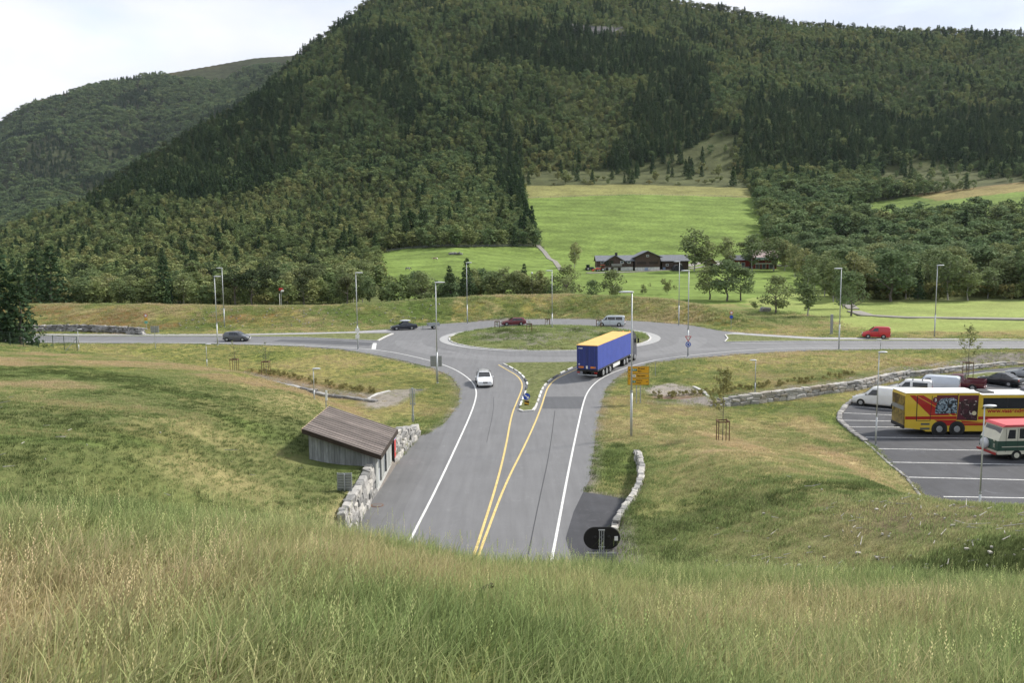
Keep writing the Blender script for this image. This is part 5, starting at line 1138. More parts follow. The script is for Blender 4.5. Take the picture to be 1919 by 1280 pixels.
# --- old camper bus, green cream and red
cA = PL(1871, 864.5); C_ = thing('camper_bus', 'old green and cream camper bus with red roof and spare wheel on its nose', 'camper bus', (cA[0], cA[1], -.475), R_(3))
M_CG = paint('camper_green', (.018, .060, .038), .4, .3, .08); M_CC = mat('camper_cream', (.60, .58, .47), .5, var=.08, scale=2); M_CRr = mat('camper_red_roof', (.52, .075, .085), .6, var=.15, scale=1.5)
# local: x to the right (rear), nose at x=0, near side y=0
lo = [(.0,.55),(6.2,.55),(6.2,1.48),(-.12,1.48),(-.16,1.0)]; mb = MB(); mb.prism([(-.16,.72),(6.2,.72),(6.2,1.45),(-.10,1.45)], 0, 2.1); mb.build('lower_body', M_CG, C_)
MB().prism([(-.1,.45),(6.2,.45),(6.2,.72),(-.165,.72)], .015, 2.085).build('sill', M_CC, C_); MB().prism([(-.08,1.45),(6.2,1.45),(6.2,2.50),(.34,2.50)], .03, 2.07).build('cabin', M_CC, C_)
MB().prism([(.20,2.50),(6.25,2.50),(6.2,2.66),(.42,2.66)], -.05, 2.15).build('roof', M_CRr, C_)
MB().quad((.008,1.98,1.56),(.008-.02,.12,1.56),(.27,.16,2.38),(.27,1.94,2.38), t=.03).build('windshield', M_GLASS, C_)
for x0, x1, xt, z0, z1 in ((.62,1.22,.74,1.62,2.28), (1.52,2.7,1.52,1.62,2.36), (2.85,4.0,2.85,1.62,2.36), (4.15,5.3,4.15,1.62,2.36)):
    MB().quad((x0,.018,z0),(x1,.018,z0),(x1,.018,z1),(xt,.018,z1), t=.02).build('window', M_GLASS, C_)
MB().box((3.0, -.006, 1.02), (5.6, .012, .05)).build('trim_strip', M_CC, C_)
for x in (1.38, .5): MB().box((x, -.002+.028*0, 1.5), (.02, .012, 1.7)).build('door_seam', M_BLK, C_)
for z_ in (.95,1.03,1.11,1.19): MB().box((-.16, .35, z_), (.02, .22, .025)).build('vent', M_CC, C_)
sw = MB().cyl((-.14, 1.35, 1.05), (-.36, 1.35, 1.05), .42, .38, k=22); sw.build('spare_wheel', mat('wheel_cover_white', (.55, .56, .58), .5), C_, True)
MB().box((-.28, 1.05, .52), (.14, 2.15, .16), bev=.03).build('bumper', mat('bumper_red', (.30, .03, .025), .5), C_)
MB().ell((-.14, .38, 1.45), (.06, .07, .1)).build('mirror', M_CC, C_)
for x in (1.35, 4.6):
    for y_ in (.0, 2.1):
        s = -1 if y_ == 0 else 1; w_ = MB().cyl((x, y_-s*.25, .38), (x, y_+s*.01, .38), .38, k=18).build('wheel', M_TYRE, C_); MB().cyl((x, y_, .38), (x, y_+s*.03, .38), .2, k=12).build('rim', M_CC, w_)
MB().box((3, 1.05, .35), (5.6, 1.6, .2)).build('underbody', M_BLK, C_)

# --- stone walls
def stone_mat(name, a, b_, c):
    m = bpy.data.materials.new(name); m.use_nodes = True; t = m.node_tree; b = t.nodes['Principled BSDF']; b.inputs['Roughness'].default_value = .9; l = t.links.new
    g = N(t, 'ShaderNodeNewGeometry'); r = N(t, 'ShaderNodeValToRGB'); e = r.color_ramp.elements; e[0].color = (*a, 1); e[1].color = (*c, 1); x = e.new(.5); x.color = (*b_, 1)
    tc_ = N(t, 'ShaderNodeTexCoord'); n1 = N(t, 'ShaderNodeTexNoise', i_Scale=5.0, i_Detail=8.0, i_Roughness=.7); mr = N(t, 'ShaderNodeMapRange'); mr.inputs[1].default_value = .3; mr.inputs[2].default_value = .7; mr.inputs[3].default_value = .6; mr.inputs[4].default_value = 1.3
    s = N(t, 'ShaderNodeVectorMath', operation='SCALE'); l(g.outputs['Random Per Island'], r.inputs[0]); l(tc_.outputs['Object'], n1.inputs['Vector']); l(n1.outputs[0], mr.inputs[0]); l(r.outputs[0], s.inputs[0]); l(mr.outputs[0], s.inputs['Scale']); l(s.outputs[0], b.inputs['Base Color'])
    bp = N(t, 'ShaderNodeBump'); bp.inputs['Strength'].default_value = .6; bp.inputs['Distance'].default_value = .04; l(n1.outputs[0], bp.inputs['Height']); l(bp.outputs[0], b.inputs['Normal']); return m
M_ST = stone_mat('quarried_stone', (.15, .15, .145), (.31, .30, .285), (.44, .42, .38)); M_ST2 = stone_mat('dark_stone', (.15, .145, .14), (.24, .23, .22), (.36, .35, .33)); M_ST3 = stone_mat('weathered_stone', (.20,.195,.185), (.40,.39,.37), (.30,.255,.20))
def rock(mb, c, d, rz=0, j=.13, g=random):
    bm = bmesh.new(); bmesh.ops.create_cube(bm, size=1); bmesh.ops.bevel(bm, geom=bm.edges[:], offset=.14, segments=1, affect='EDGES')
    for v in bm.verts: v.co = Vector(((v.co.x+g.uniform(-j, j)*.7)*d[0], (v.co.y+g.uniform(-j, j)*.7)*d[1], (v.co.z+g.uniform(-j, j)*.7)*d[2]))
    m = Matrix.Translation(c) @ Matrix.Rotation(rz, 4, 'Z') @ Matrix.Rotation(g.uniform(-.08, .08), 4, 'X') @ Matrix.Rotation(g.uniform(-.1, .1), 4, 'Y'); bmesh.ops.transform(bm, matrix=m, verts=bm.verts)
    bm.verts.index_update(); mb.add([v.co[:] for v in bm.verts], [[v.index for v in f.verts] for f in bm.faces]); bm.free()
def stonewall(label, line, base, top, m, off=0.0, size=(.8, .42), back=.25, depth=.5, group=None, j=.13):
    """line: base points, base/top: heights as functions of (x,y)"""
    pts = resample(line, .25); mb = MB(); acc = [0]
    for a, b in zip(pts[:-1], pts[1:]): acc.append(acc[-1]+math.hypot(b[0]-a[0], b[1]-a[1]))
    row = 0; hmax = max(float(top(*p))-float(base(*p)) for p in pts); z = 0
    while z < hmax:
        hr_ = size[1]*random.uniform(.8, 1.2); s = random.uniform(-.3, 0)*size[0]
        while s < acc[-1]:
            w_ = size[0]*random.uniform(.55, 1.45); sm = min(max(s+w_/2, 0), acc[-1]); px_ = float(np.interp(sm, acc, [p[0] for p in pts])); py_ = float(np.interp(sm, acc, [p[1] for p in pts]))
            i = min(max(np.searchsorted(acc, sm), 1), len(pts)-1); dx, dy = pts[i][0]-pts[i-1][0], pts[i][1]-pts[i-1][1]; l = math.hypot(dx, dy)+1e-9; nx, ny = -dy/l, dx/l
            hh_ = float(top(px_, py_))-float(base(px_, py_))
            if z < hh_-.08:
                hz = min(hr_, hh_-z+.12); o_ = off+z*back+random.uniform(-.05, .05)
                rock(mb, (px_+nx*o_, py_+ny*o_, float(base(px_, py_))+z+hz/2-.04), (w_*1.0, depth, hz*1.04), math.atan2(dy, dx), j)
            s += w_*.98
        z += hr_*.96; row += 1
    o = mb.build('stone_wall', m); return tag(o, label, 'stone wall', group)
zf = lambda v: (lambda x, y: v)
stonewall('white quarried stone wall between the hut and the near mound', [(-8.75, y) for y in (41.5, 44, 47, 50.2)], zf(-.05), lambda x, y: float(np.interp(y, [36, 44, 50], [1.1, 1.7, 1.85])), M_ST, .12, (.85, .45), .12, .5)
stonewall('white stone wall tapering into the grass beyond the red poster board', [(-8.55,57.9),(-8.2,62),(-7.8,67)], zf(-.05), lambda x, y: float(np.interp(y, [58, 62, 67], [1.9, 1.6, .75])), M_ST, .25, (.95, .5), .25, .7)
stonewall('pale curved stone wall edging the lay-by below the oval sign', chaikin([(4.6,40),(5.35,42.6),(6.95,47),(7.95,51),(8.55,55),(9.0,60)], 2), zf(-.05), lambda x, y: float(np.interp(y, [36, 43, 50, 57, 60], [.8, 1.0, 1.15, .8, .2])), M_ST, -.15, (.6, .33), -.12, .36)
stonewall('long dry stone wall above the meadow running past the parked vans', [(x_, y_-.35) for x_, y_ in WALL_R[1:]], lambda x, y: float(H(x, y-1.2))-.05, lambda x, y: float(H(x, y-1.2))+float(np.interp(x, WHX, WHH))+.15, M_ST3, 0, (1.1, .40), .12, .6)
stonewall('dark mossy stone wall sunk beside the left gravel bed', [(x_, y_-.3) for x_, y_ in WALL_L], lambda x, y: float(H(x, y-1.2))-.05, lambda x, y: float(Rr(y+1))+.10, M_ST2, 0, (1.2, .34), .12, .6)
stonewall('low jumbled grey boulder wall at the foot of the grass bank', [P(*p) for p in [(30,624),(90,622),(160,622),(230,624.5),(265,627)]], lambda x, y: 1.7, lambda x, y: 1.7+float(np.interp(x, [-80, -60, -50], [1.15, .8, .15])), M_ST2, 0, (.95, .42), .6, .9, j=.3)
stonewall('flat pale kerb stones curving round the car park corner', [PL(*p) for p in [(1612,741),(1597,751),(1582,763),(1572,775),(1570,787),(1580,798),(1600,814),(1616,826)]], zf(-.55), lambda x, y: -.27, M_ST2, .1, (.8, .3), .0, .45)
stonewall('thin line of edging stones between dry grass and the parking bays', [PL(*p) for p in [(1618,828),(1658,864),(1700,899)]]+[(25.4,50),(24.6,44)], zf(-.56), lambda x, y: -.36, M_ST2, .1, (.6, .2), .0, .2)
# edging of the gravel beds
for pl, lb in (([(1300,726),(1318,734),(1328,745),(1334,756)], 'pale kerb curving along the right gravel bed'), ([(690,747),(706,740),(730,734)], 'pale kerb curving along the left gravel bed')):
    tag(ribbon('kerb', [P(*p) for p in pl], .3, M_KERB, .14, H, thick=.25), kind='structure')

# --- hut
A = P(701.7, 923.5); Bq = P(738.2, 872.5)
hx0 = -8.72; hy0, hy1 = A[1], Bq[1]; print('hut', A, Bq)
HU = thing('transformer_hut', 'grey board-clad hut with a sloping brown plank roof set into the hillside', 'hut', (hx0, (hy0+hy1)/2, 0)); hl = (hy1-hy0)/2; W_ = 4.1
def boards(name, base, gap, sc=1.0, axis='Y'):
    m = bpy.data.materials.new(name); m.use_nodes = True; t = m.node_tree; b = t.nodes['Principled BSDF']; b.inputs['Roughness'].default_value = .85; l = t.links.new
    g = N(t, 'ShaderNodeNewGeometry'); mr = N(t, 'ShaderNodeMapRange'); mr.inputs[3].default_value = .70; mr.inputs[4].default_value = 1.25
    tc_ = N(t, 'ShaderNodeTexCoord'); mp_ = N(t, 'ShaderNodeMapping'); mp_.inputs['Scale'].default_value = gap; n1 = N(t, 'ShaderNodeTexNoise', i_Scale=2.0, i_Detail=7.0, i_Roughness=.7); m2 = N(t, 'ShaderNodeMapRange'); m2.inputs[1].default_value = .3; m2.inputs[2].default_value = .7; m2.inputs[3].default_value = .6; m2.inputs[4].default_value = 1.35
    s = N(t, 'ShaderNodeVectorMath', operation='SCALE'); s2 = N(t, 'ShaderNodeVectorMath', operation='SCALE'); s.inputs[0].default_value = base
    l(g.outputs['Random Per Island'], mr.inputs[0]); l(mr.outputs[0], s.inputs['Scale']); l(tc_.outputs['Object'], mp_.inputs[0]); l(mp_.outputs[0], n1.inputs['Vector']); l(n1.outputs[0], m2.inputs[0]); l(s.outputs[0], s2.inputs[0]); l(m2.outputs[0], s2.inputs['Scale']); l(s2.outputs[0], b.inputs['Base Color']); return m
M_HW = boards('shaded_grey_boards', (.26, .27, .275), (2, 2, .35)); M_HL = boards('pale_grey_boards', (.40, .41, .39), (2, 2, .35)); M_HR = boards('brown_roof_boards', (.135, .112, .100), (.15, 1.0, 1))  # side boards darker than the front: fall of light put into the colour
mb = MB(); nb = 24
for i in range(nb):
    x = -W_+W_*(i+.5)/nb; mb.box((x, -hl+.0, 1.0+.27*(-x)/W_*2), (W_/nb-.012, .07+.02*(i % 2), 3.9))
# clip the top under the roof by shortening boards with the slope
mb = MB()
for i in range(nb):
    x = -W_+W_*(i+.5)/nb; zt_ = 2.52+(-x)*.36; mb.box((x, -hl+.02*(i % 2), (zt_-.2)/2), (W_/nb-.012, .08, zt_+.2))
mb.build('side_wall', M_HW, HU)
mb = MB()
for i in range(nb):
    x = -W_+W_*(i+.5)/nb; zt_ = 2.52+(-x)*.36; mb.box((x, hl, (zt_-.2)/2), (W_/nb-.012, .08, zt_+.2))
mb.build('side_wall', M_HW, HU)
MB().box((-W_, 0, 1.95), (.1, hl*2, 4.1)).build('back_wall', M_HW, HU)
mb = MB(); nf_ = int(hl*2/.19)
for i in range(nf_):
    y_ = -hl+hl*2*(i+.5)/nf_
    if (-hl+.85 < y_ < -hl+2.0) or (-hl+3.1 < y_ < -hl+4.2): mb.box((0, y_, 2.47), (.08, hl*2/nf_-.012, .18)); continue
    mb.box((.02*(i % 2), y_, 1.28), (.08, hl*2/nf_-.012, 2.56))
mb.build('front_wall', M_HL, HU)
for y_ in (-hl+1.42, -hl+3.65):
    d_ = MB().box((-.07, y_, 1.25), (.06, 1.1, 2.4), bev=.01).build('door', mat('door_grey', (.14, .155, .165), .5), HU)
    for s in (-1, 1): MB().box((.0, y_+s*.56, 1.2), (.10, .05, 2.4)).build('frame', mat('frame_dark', (.06, .065, .07), .5), d_)
    MB().cyl((-.03, y_+.4, 1.05), (.05, y_+.4, 1.05), .03, k=8).build('handle', M_CHROME, d_)
MB().box((-.03, -hl+1.42, .72), (.02, .6, .9)).build('door_panel', mat('panel_pale', (.42, .44, .45), .5), HU); MB().add([(-.01, -hl+1.30, 2.12), (-.01, -hl+1.54, 2.12), (-.01, -hl+1.42, 2.36), (-.03, -hl+1.30, 2.12), (-.03, -hl+1.54, 2.12), (-.03, -hl+1.42, 2.36)], [(0,1,2),(5,4,3),(0,3,4,1),(1,4,5,2),(2,5,3,0)]).build('warning_sign', mat('warning_orange', (.70, .33, .06), .5), HU)
MB().box((.02, 0, .12), (.16, hl*2+.02, .24)).build('plinth', mat('concrete_pale', (.42, .42, .40), .9, var=.2, bump=.3), HU)
# roof
mb = MB(); nr = 30; x1, z1, x0, z0 = .42, 2.50, -W_-.3, 2.50+(W_+.72)*.36
for i in range(nr):
    y_ = -hl-.45+(2*hl+.9)*(i+.5)/nr; w_ = (2*hl+.9)/nr-.045; h_ = .035+.02*(i % 2)
    mb.add([(x0, y_-w_/2, z0), (x1, y_-w_/2, z1), (x1, y_+w_/2, z1), (x0, y_+w_/2, z0), (x0, y_-w_/2, z0+h_), (x1, y_-w_/2, z1+h_), (x1, y_+w_/2, z1+h_), (x0, y_+w_/2, z0+h_)], [(0,3,2,1),(4,5,6,7),(0,1,5,4),(1,2,6,5),(2,3,7,6),(3,0,4,7)])
rf = mb.build('roof', M_HR, HU)
mb = MB(); mb.prism([(x0, z0-.05), (x1, z1-.05), (x1, z1), (x0, z0)], -hl-.43, hl+.43); mb.build('roof_deck', M_WOODD, rf)
for y_ in (-hl-.47, hl+.47): mb = MB(); mb.prism([(x0-.02, z0-.26), (x1+.02, z1-.26), (x1+.02, z1+.03), (x0-.02, z0+.03)], y_-.025, y_+.025); mb.build('fascia', M_WOODD, rf)
MB().box((x1+.03, 0, z1-.12), (.05, 2*hl+.98, .28)).build('fascia', M_WOODD, rf); MB().box((x0-.03, 0, z0-.06), (.05, 2*hl+.98, .2)).build('fascia', mat('fresh_pine', (.40, .30, .19), .8), rf)
# poster board at the far corner
pb = thing('poster_board', 'tall board with red and blue posters at the far end of the hut front', 'notice board', (hx0+.15, hy1+.25, 0), R_(0))
MB().box((0, 0, 1.3), (.12, .14, 2.6)).build('post', M_BLK, pb); MB().box((.0, .55, .95), (.05, .9, 1.45)).build('poster', mat('poster_red', (.50, .04, .035), .5), pb); 
p2 = MB().box((0, .55, 2.05), (.05, .9, .75)).build('poster', mat('poster_blue_white', (.38, .40, .58), .5), pb)
MB().box((.03, .55, 2.15), (.02, .12, .5)).build('stripe', mat('stripe_blue', (.05, .08, .35), .5), p2); MB().box((.03, .8, 2.1), (.02, .1, .45)).build('stripe', mat('poster_red', (.5, .04, .035), .5), p2)

# --- manhole
mh = P(707, 948.5); t = thing('manhole_cover', 'rusty round manhole cover on the verge by the stone wall', 'manhole cover', (mh[0], mh[1], .03)); MB().cyl((0, 0, 0), (0, 0, .015), .38, k=28).build('rim_ring', mat('rust_iron', (.16, .09, .06), .8, var=.3), t); MB().cyl((0, 0, .005), (0, 0, .022), .30, k=24).build('lid', mat('iron_grey', (.13, .12, .115), .7, var=.3), t)

# --- street lamps
M_LH = mat('lamp_head_grey', (.55, .57, .60), .4, var=.06); M_POLE = mat('galvanised_pole', (.46, .48, .49), .5, metal=.3, var=.12, scale=2)
def lamp(base, topy, dirx, label, group, kind='tall', bx_=None):
    x, y = base; u, tt_ = tdep(*bx_) if bx_ else (x/y, 0); z = float(ground(x, y))-.05
    d = ray(bx_[0], topy); h = CZ-(-d[2]/d[1])*y-z
    t = thing('street_lamp', label, 'street lamp', (x, y, z), 0 if dirx > 0 else math.pi, group)
    r = .10 if kind == 'tall' else .065; hl_ = 1.0 if kind == 'tall' else .62
    MB().cyl((0, 0, 0), (0, 0, h*.32), r, r*.92, k=12).build('pole', M_POLE, t, True); MB().cyl((0, 0, h*.32), (0, 0, h-.05), r*.72, r*.5, k=12).build('upper_pole', M_POLE, t, True)
    MB().cyl((0, 0, h*.315), (0, 0, h*.328), r*1.15, k=12).build('collar', M_GALV, t); MB().cyl((0, 0, 0), (0, 0, .12), r*1.7, r*1.3, k=10).build('base', M_GALV, t)
    MB().cyl((-.02, 0, h-.12), (.14, 0, h-.02), r*.6, k=8).build('bracket', M_GALV, t)
    hd = MB().ell((hl_*.45, 0, h), (hl_*.62, .17 if kind == 'tall' else .15, .085 if kind == 'tall' else .075), 14, 8).build('lamp_head', M_LH, t, True)
    MB().ell((hl_*.5, 0, h-.035), (hl_*.36, .12, .06), 12, 6).build('lens', mat('lamp_lens', (.55, .58, .62), .15), hd, True)
    return t
tall = [((408,647),518,1,'tall lamp post nearer of the pair beside the grey hatchback'), ((421,613),502,-1,'slightly leaning lamp post at the foot of the bank, farther of the pair'), ((671,655),511,1,'lamp post carrying small white plates where the left road meets the roundabout'),
        ((820,718),529,1,'lamp post standing before the slatted sign back'), ((876,607),492,1,'thin lamp post between the trailer and the dark red car'), ((1035,624),507,-1,'lamp post on the round traffic island'),
        ((1183,820),547,-1,'nearest tall lamp post, in front of the lorry and the yellow direction sign'), ((1272,610),490,-1,'lamp post at the foot of the bank behind the silver minibus'), ((1289,668),507,-1,'lamp post bearing the give-way and roundabout signs'),
        ((1572,655),503,-1,'lamp post alone beside the main road opposite the dark maple'), ((1751,632),497,1,'lamp post at the edge of the mown field past the red van')]
for (bx1, by1), ty, dr, lb in tall:
    b = PG(bx1, by1, 40); lamp(b, ty, dr, lb, 'tall street lamps round the junction', 'tall', (bx1, by1))
short = [((388,686),645,1,'low path lamp beyond the left hill, below the grey hatchback'), ((589,748),691,1,'low path lamp by the sunken dark stone wall'), ((1415,736),675,-1,'low path lamp against the meadow above the long stone wall'),
         ((1641,835),660,1,'car park lamp standing before the white panel van'), ((148,658),617,1,'low path lamp at the end of the green fence')]
for (bx1, by1), ty, dr, lb in short:
    b = PL(bx1, by1) if bx1 == 1641 else PG(bx1, by1, 40)
    lamp(b, ty, dr, lb, 'low lamps of the paths and car park', 'short', (bx1, by1))
u = tdep(1833, 1000)[0]; b = (u*43.5, 43.5); t = lamp(b, 761, 1, 'car park lamp in front of the camper bus nose', 'low lamps of the paths and car park', 'short', (1843, 761))
b = PG(1650, 655); lamp(b, 636, -1, 'farthest low lamp below the slip road', 'low lamps of the paths and car park', 'short', (1650, 655))

# --- signs
M_SY = mat('sign_yellow', (.62, .33, .020), .45, var=.06); M_SB = mat('sign_blue', (.02, .07, .42), .4, var=.05); M_SR = mat('sign_red', (.45, .02, .02), .4); M_SW = mat('sign_white', (.72, .72, .70), .45, var=.05); M_SG = mat('sign_green', (.02, .17, .11), .45); M_SK = mat('sign_black', (.012, .012, .012), .45)
M_BACK = mat('sign_back_grey', (.30, .31, .31), .5, metal=.3, var=.12)
def hgt(px, py, y): d = ray(px, py); return CZ+d[2]/d[1]*y
b = PG(1196, 757); yq = b[1]; zg = float(ground(*b)); t = thing('direction_sign', 'big yellow direction sign with three rows of place names and arrows', 'road sign', (b[0], yq, zg-.1), R_(-4))
zt_, zb_ = hgt(1194, 686.5, yq)-zg+.1, hgt(1194, 722, yq)-zg+.1; ww = 40.0/F*yq*1.01; zz = [zt_, zt_-(zt_-zb_)*.385, zt_-(zt_-zb_)*.63, zb_]
for s in (-.18, .22): MB().cyl((s, .06, 0), (s, .06, zt_-.05), .05, k=8).build('post', M_GALV, t)
for i in range(3):
    z0_, z1_ = zz[i+1]+.015, zz[i]-.015
    pn = MB().box((0, 0, (z0_+z1_)/2), (ww, .05, z1_-z0_), bev=.012).build('panel', M_SY, t)
    fr_ = MB(); 
    for zq in (z0_+.03, z1_-.03): fr_.box((0, -.03, zq), (ww-.04, .012, .018))
    for s in (-1, 1): fr_.box((s*(ww/2-.03), -.03, (z0_+z1_)/2), (.018, .012, z1_-z0_-.05))
    fr_.build('border', M_SK, pn)
def arrow(parent, x, z, s, left=True):
    d = -1 if left else 1; MB().add([(x+d*s, -.036, z), (x, -.036, z+s*.7), (x, -.036, z+s*.22), (x-d*s*.9, -.036, z+s*.22), (x-d*s*.9, -.036, z-s*.22), (x, -.036, z-s*.22), (x, -.036, z-s*.7)], [(0,1,2,3,4,5,6)] if left else [(6,5,4,3,2,1,0)]).build('arrow', M_SK, parent)
q_ = ww/3.05; hw_ = ww/2; r0_, r1_, r2_ = [(zz[i]+zz[i+1])/2 for i in range(3)]
arrow(t, -hw_+.30*q_, r0_, .15*q_); arrow(t, -hw_+.30*q_, r1_, .13*q_); arrow(t, hw_-.32*q_, r2_, .15*q_, False)
MB().box((-hw_+.98*q_, -.03, r0_), (.72*q_, .02, .36*q_), bev=.01).build('route_shield', M_SG, t); text('E 39', .28*q_, M_SW, t, (-hw_+.98*q_, -.043, r0_-.09*q_), (R_(90), 0, 0), align='CENTER')
MB().box((-hw_+.92*q_, -.03, r1_), (.44*q_, .02, .32*q_), bev=.01).build('symbol_box', M_SW, t); MB().box((-hw_+.92*q_, -.043, r1_), (.28*q_, .01, .08*q_)).build('symbol', M_SG, t)
MB().box((-hw_+.92*q_, -.03, r2_), (.46*q_, .02, .34*q_), bev=.01).build('route_shield', M_SG, t); text('5', .28*q_, M_SW, t, (-hw_+.92*q_, -.043, r2_-.09*q_), (R_(90), 0, 0), align='CENTER')
for s_, x_, z_ in (('Ålesund', 1.45, r0_+.10*q_), ('Skei', 1.45, r0_-.28*q_), ('Vassenden', 1.28, r1_-.08*q_), ('Bergen', 1.25, r2_+.10*q_), ('Førde', 1.25, r2_-.28*q_)):
    text(s_, .29*q_, M_SK, t, (-hw_+x_*q_, -.032, z_), (R_(90), 0, 0))
# give way + roundabout signs on their own brackets
b = PG(1289, 668, 40); yq = b[1]-.14; zc = hgt(1289, 633.5, yq); t = thing('give_way_sign', 'red-bordered white triangle sign pointing down on the lamp post', 'road sign', (b[0], yq, 0))
def tri(r, y_, z_, m, nm, par): return MB().add([(-r, y_, z_+r*.58), (r, y_, z_+r*.58), (0, y_, z_-r*1.16), (-r, y_+.02, z_+r*.58), (r, y_+.02, z_+r*.58), (0, y_+.02, z_-r*1.16)], [(2,1,0),(3,4,5),(0,1,4,3),(1,2,5,4),(2,0,3,5)]).build(nm, m, par)
tri(.45, 0, zc, M_SR, 'panel', t); tri(.29, -.015, zc, M_SW, 'centre', t); MB().box((0, .05, zc+.1), (.08, .1, .1)).build('clamp', M_GALV, t)
zc = hgt(1289, 645.5, yq); t = thing('roundabout_sign', 'round blue sign with a ring of white arrows on the lamp post', 'road sign', (b[0], yq, 0)); MB().cyl((0, 0, zc), (0, .02, zc), .36, k=24).build('panel', M_SB, t); MB().cyl((0, -.006, zc), (0, -.001, zc), .24, k=24).build('arrow_ring', M_SW, t); MB().cyl((0, -.012, zc), (0, -.005, zc), .16, k=24).build('centre', M_SB, t); MB().box((0, .05, zc), (.08, .1, .1)).build('clamp', M_GALV, t)
# keep-right sign on splitter island
b = P(987, 762); yq = b[1]; g0 = float(road_h(*b))+.12; t = thing('keep_right_sign', 'blue disc with white arrow over a black and yellow hazard plate on the splitter island', 'road sign', (b[0], yq, g0)); z1_ = hgt(986.5, 743.5, yq)-g0
MB().cyl((0, .06, 0), (0, .06, z1_+.3), .035, k=8).build('post', M_GALV, t); MB().cyl((0, 0, z1_), (0, .03, z1_), .34, k=24).build('disc', M_SB, t)
MB().add([(-.20, -.006, z1_+.24), (-.26, -.006, z1_+.16), (.06, -.006, z1_-.10), (-.02, -.006, z1_-.20), (.26, -.006, z1_-.22), (.20, -.006, z1_+.06), (.13, -.006, z1_-.02)], [(0,1,2,3,4,5,6)]).build('arrow', M_SW, t)
z2_ = z1_-.80; hp = MB().box((0, 0, z2_), (.46, .03, .82)).build('hazard_plate', M_SY, t)
for dz_ in (-.34, .0, .30): MB().add([(-.23, -.02, z2_+dz_-.02), (.23, -.02, z2_+dz_-.16), (.23, -.02, z2_+dz_-.02 if dz_ < .2 else z2_+dz_+.06), (-.23, -.02, z2_+dz_+.10)], [(0,1,2,3)]).build('stripe', M_SK, hp)
# slatted sign back before lamp
def signback(label, bpx, topy, boty, wpx, slats=6, posts=(0,), yoff=0, rz=0, gh=None, name='road_sign'):
    b = PG(bpx[0], bpx[1], 36) if gh is None else gh; yq = b[1]+yoff; zg = float(ground(b[0], yq)); t = thing(name, label, 'road sign', (b[0], yq, zg-.1), rz)
    zt_, zb_ = hgt(bpx[0], topy, yq)-zg+.1, hgt(bpx[0], boty, yq)-zg+.1; w_ = wpx/F*yq
    MB().box((0, .04, (zt_+zb_)/2), (w_, .03, zt_-zb_)).build('panel', M_BACK, t)
    mb = MB()
    for i in range(slats): mb.box((0, .0, zb_+(zt_-zb_)*(i+.5)/slats), (w_, .05, .035))
    mb.build('stiffener', M_GALV, t)
    for s in (-1, 1): MB().box((s*w_/2, .02, (zt_+zb_)/2), (.04, .09, zt_-zb_+.02)).build('edge_frame', M_GALV, t)
    for p_ in posts: MB().cyl((p_, -.06, 0), (p_, -.06, zt_-.02), .045, k=10).build('post', M_GALV, t)
    return t
signback('slatted grey back of a square sign behind a lamp post at the roundabout', (818,712), 667, 687, 21)
signback('grey slatted back of a tall sign beside the hut stone wall', (647,945), 887, 922, 27, 7, gh=(tdep(647,945)[0]*45.2, 45.2))
signback('pair of cream plates on one post beside the left road', (292,655), 611, 624, 15, 2)
# oval sign back
yq = 37.0; u = tdep(1128, 1010)[0]; xq = u*yq; zg = 0.0; t = thing('oval_sign', 'black oval back of a road sign on lattice posts in front of the lay-by', 'road sign', (xq, yq, zg)); zt_, zb_ = hgt(1128, 989, yq), hgt(1128, 1030, yq); w_ = 69/F*yq; rad = (zt_-zb_)/2
pr = [(-(w_/2-rad)+rad*math.cos(a), (zt_+zb_)/2+rad*math.sin(a)) for a in np.linspace(math.pi/2, 3*math.pi/2, 14)]+[((w_/2-rad)+rad*math.cos(a), (zt_+zb_)/2+rad*math.sin(a)) for a in np.linspace(-math.pi/2, math.pi/2, 14)]
MB().prism(pr, 0, .08).build('panel', M_SK, t); MB().prism([(x_*1.03, (z_-(zt_+zb_)/2)*1.03+(zt_+zb_)/2) for x_, z_ in pr], .03, .06).build('rim', M_BLK, t)
for x_ in (-.12, -.02, .08): MB().cyl((x_, -.08, 0), (x_, -.08, zt_-.12), .022, k=8).build('post', M_GALV, t)
br = MB()
for i in range(9): z_ = .3+i*(zt_-.6)/9; br.cyl((-.12, -.08, z_), (.08, -.08, z_+.18), .010, k=5); 
br.build('lattice', M_GALV, t); MB().box((-.02, -.09, zt_-.10), (.30, .05, .05)).build('clamp', M_GALV, t); MB().box((-.02, -.09, zb_+.15), (.30, .05, .04)).build('clamp', M_GALV, t)
MB().box((.66, -.03, (zt_+zb_)/2), (.16, .03, .20)).build('label_plate', M_PLATE, t); MB().ell((-.30, -.03, (zt_+zb_)/2+.05), (.10, .04, .10)).build('lamp_housing', M_SK, t); MB().ell((.32, -.03, (zt_+zb_)/2+.05), (.10, .04, .10)).build('lamp_housing', M_SK, t)
z3, z4 = hgt(1128, 1036, yq), hgt(1128, 1052, yq); mb = MB(); mb.box((-.02, .02, (z3+z4)/2), (58/F*yq, .03, z3-z4)); mb.build('lower_panel', M_BACK, t); mb = MB()
for i in range(4): mb.box((-.02, -.01, z4+(z3-z4)*(i+.6)/4), (58/F*yq, .04, .03))
mb.build('stiffener', M_GALV, t)
